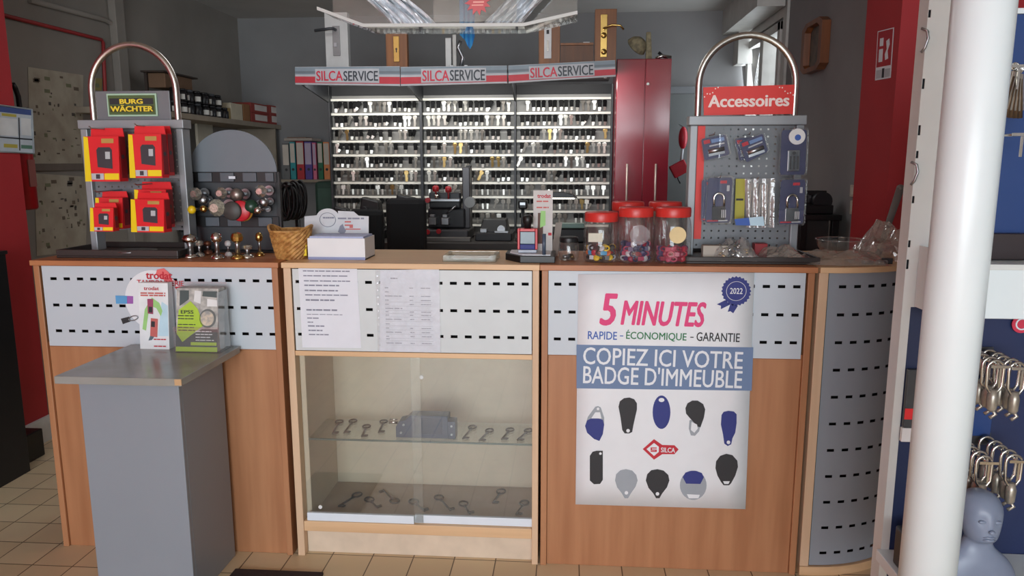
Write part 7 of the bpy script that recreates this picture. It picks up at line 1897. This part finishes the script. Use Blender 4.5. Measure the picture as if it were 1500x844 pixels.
# ---------- pale blue bust at the lower right
yB = -0.93
hc = WY(1436, 755, yB); s = (WY(1437, 755, yB) - hc).length
m_bust = mat('bust_blue_grey', (122, 131, 152), 0.4, var=0.06, scale=20)
T = thing('display_bust', 'pale blue grey bald mannequin bust with closed eyes on the lower shelf', 'mannequin', (hc.x, yB, hc.z - 130 * s))
box_obj('lower_shelf', m_white_metal, bpy.data.objects['shop_shelving'], 0.76, xr_, -1.02, YG + 0.001, hc.z - 150 * s, hc.z - 130.2 * s, 0.002)
b = MB(); b.smooth = True
seg = 36
# (height px, half width px, front depth px, back depth px, forward shift)
prof = [(-129.5, 64, 22, 22, 0), (-110, 64, 24, 24, 0), (-88, 60, 24, 26, 0), (-74, 50, 22, 26, 0), (-66, 44, 20, 25, 0), (-58, 33, 17, 23, 0), (-51, 25, 15, 21, 0), (-44, 21.5, 14, 20, 0), (-38, 20.5, 14, 19, 1), (-35, 19, 20, 20, 3), (-31, 21.5, 25, 22, 4), (-25, 23.5, 27, 25, 4), (-16, 26, 28, 29, 3), (-6, 28, 29, 32, 2), (4, 29, 29.5, 34, 1), (14, 29, 29, 34, 0), (24, 27, 26, 32, -1), (31, 22.5, 21, 27, -2), (36, 16, 14, 19, -3), (39, 8, 7, 10, -3)]
rings = []
for (h, hw, fd, bd, sh) in prof:
    rg = []
    for k in range(seg):
        t = 2 * math.pi * k / seg
        d = fd if math.sin(t) < 0 else bd
        x_, y_ = hw * math.cos(t), d * math.sin(t) - sh
        # face relief: nose, brow, eye hollows, lips
        if h > -34 and math.sin(t) < -0.2:
            cxn = x_
            if -14 <= h <= 8: y_ -= (6.5 if h < -8 else 3.5) * math.exp(-(cxn / 5.0) ** 2)
            if 0 <= h <= 8: y_ += 3.2 * (math.exp(-((cxn - 11) / 6.0) ** 2) + math.exp(-((cxn + 11) / 6.0) ** 2))
            if 10 <= h <= 16: y_ -= 1.5
            if -28 <= h <= -20: y_ -= 2.2 * math.exp(-(cxn / 8.0) ** 2)
        if h < -50: y_ -= 0
        rg.append(b.v((hc.x + s * x_, yB + s * y_, hc.z + s * h)))
    rings.append(rg)
for a_, c_ in zip(rings, rings[1:]): b.bridge(a_, c_)
b.f(rings[0][::-1]); b.f(rings[-1])
body = b.build('bust_body', m_bust, T, sub=1)
for sgn in (-1, 1):
    e = MB(); e.blob((hc.x + sgn * 11 * s, yB - 27.5 * s, hc.z + 2 * s), 5.2 * s, 12, 8, (1.15, 0.5, 0.55)); e.build('eyelid', m_bust, T)
    e = MB(); e.blob((hc.x + sgn * 29.5 * s, yB + 4 * s, hc.z - 4 * s), 8 * s, 12, 8, (0.35, 0.7, 1.25)); e.build('ear', m_bust, T)
    continue
    e = MB(); e.tube([(hc.x + sgn * 4 * s, yB - 30.5 * s, hc.z + 9 * s), (hc.x + sgn * 11 * s, yB - 29.5 * s, hc.z + 12 * s), (hc.x + sgn * 18 * s, yB - 24 * s, hc.z + 9 * s)], 1.5 * s, 8); e.build('brow', m_bust, T)
for zz_, r_ in ((-21.5, 1.9), (-25.5, 2.2)):
    e = MB(); e.tube([(hc.x - 9 * s, yB - 29 * s, hc.z + (zz_ - 0.3) * s), (hc.x - 4 * s, yB - 31.6 * s, hc.z + (zz_ + 0.8) * s), (hc.x, yB - 32 * s, hc.z + zz_ * s), (hc.x + 4 * s, yB - 31.6 * s, hc.z + (zz_ + 0.8) * s), (hc.x + 9 * s, yB - 29 * s, hc.z + (zz_ - 0.3) * s)], [0.6 * s, r_ * s, r_ * s, r_ * s, 0.6 * s], 8); e.build('lip', m_bust, T)
e = MB(); e.blob((hc.x, yB - 34.5 * s, hc.z - 11 * s), 4.6 * s, 12, 8, (1.0, 0.8, 0.75)); e.build('nose_tip', m_bust, T)
b = MB(); b.box(hc.x - 0.12, hc.x - 0.06, yB + 0.02, yB + 0.12, hc.z - 130 * s, hc.z - 62 * s)
tag(b.build('dark_pack', m_black, None, 0.006), 'dark pack standing on the lower shelf left of the bust', 'pack')
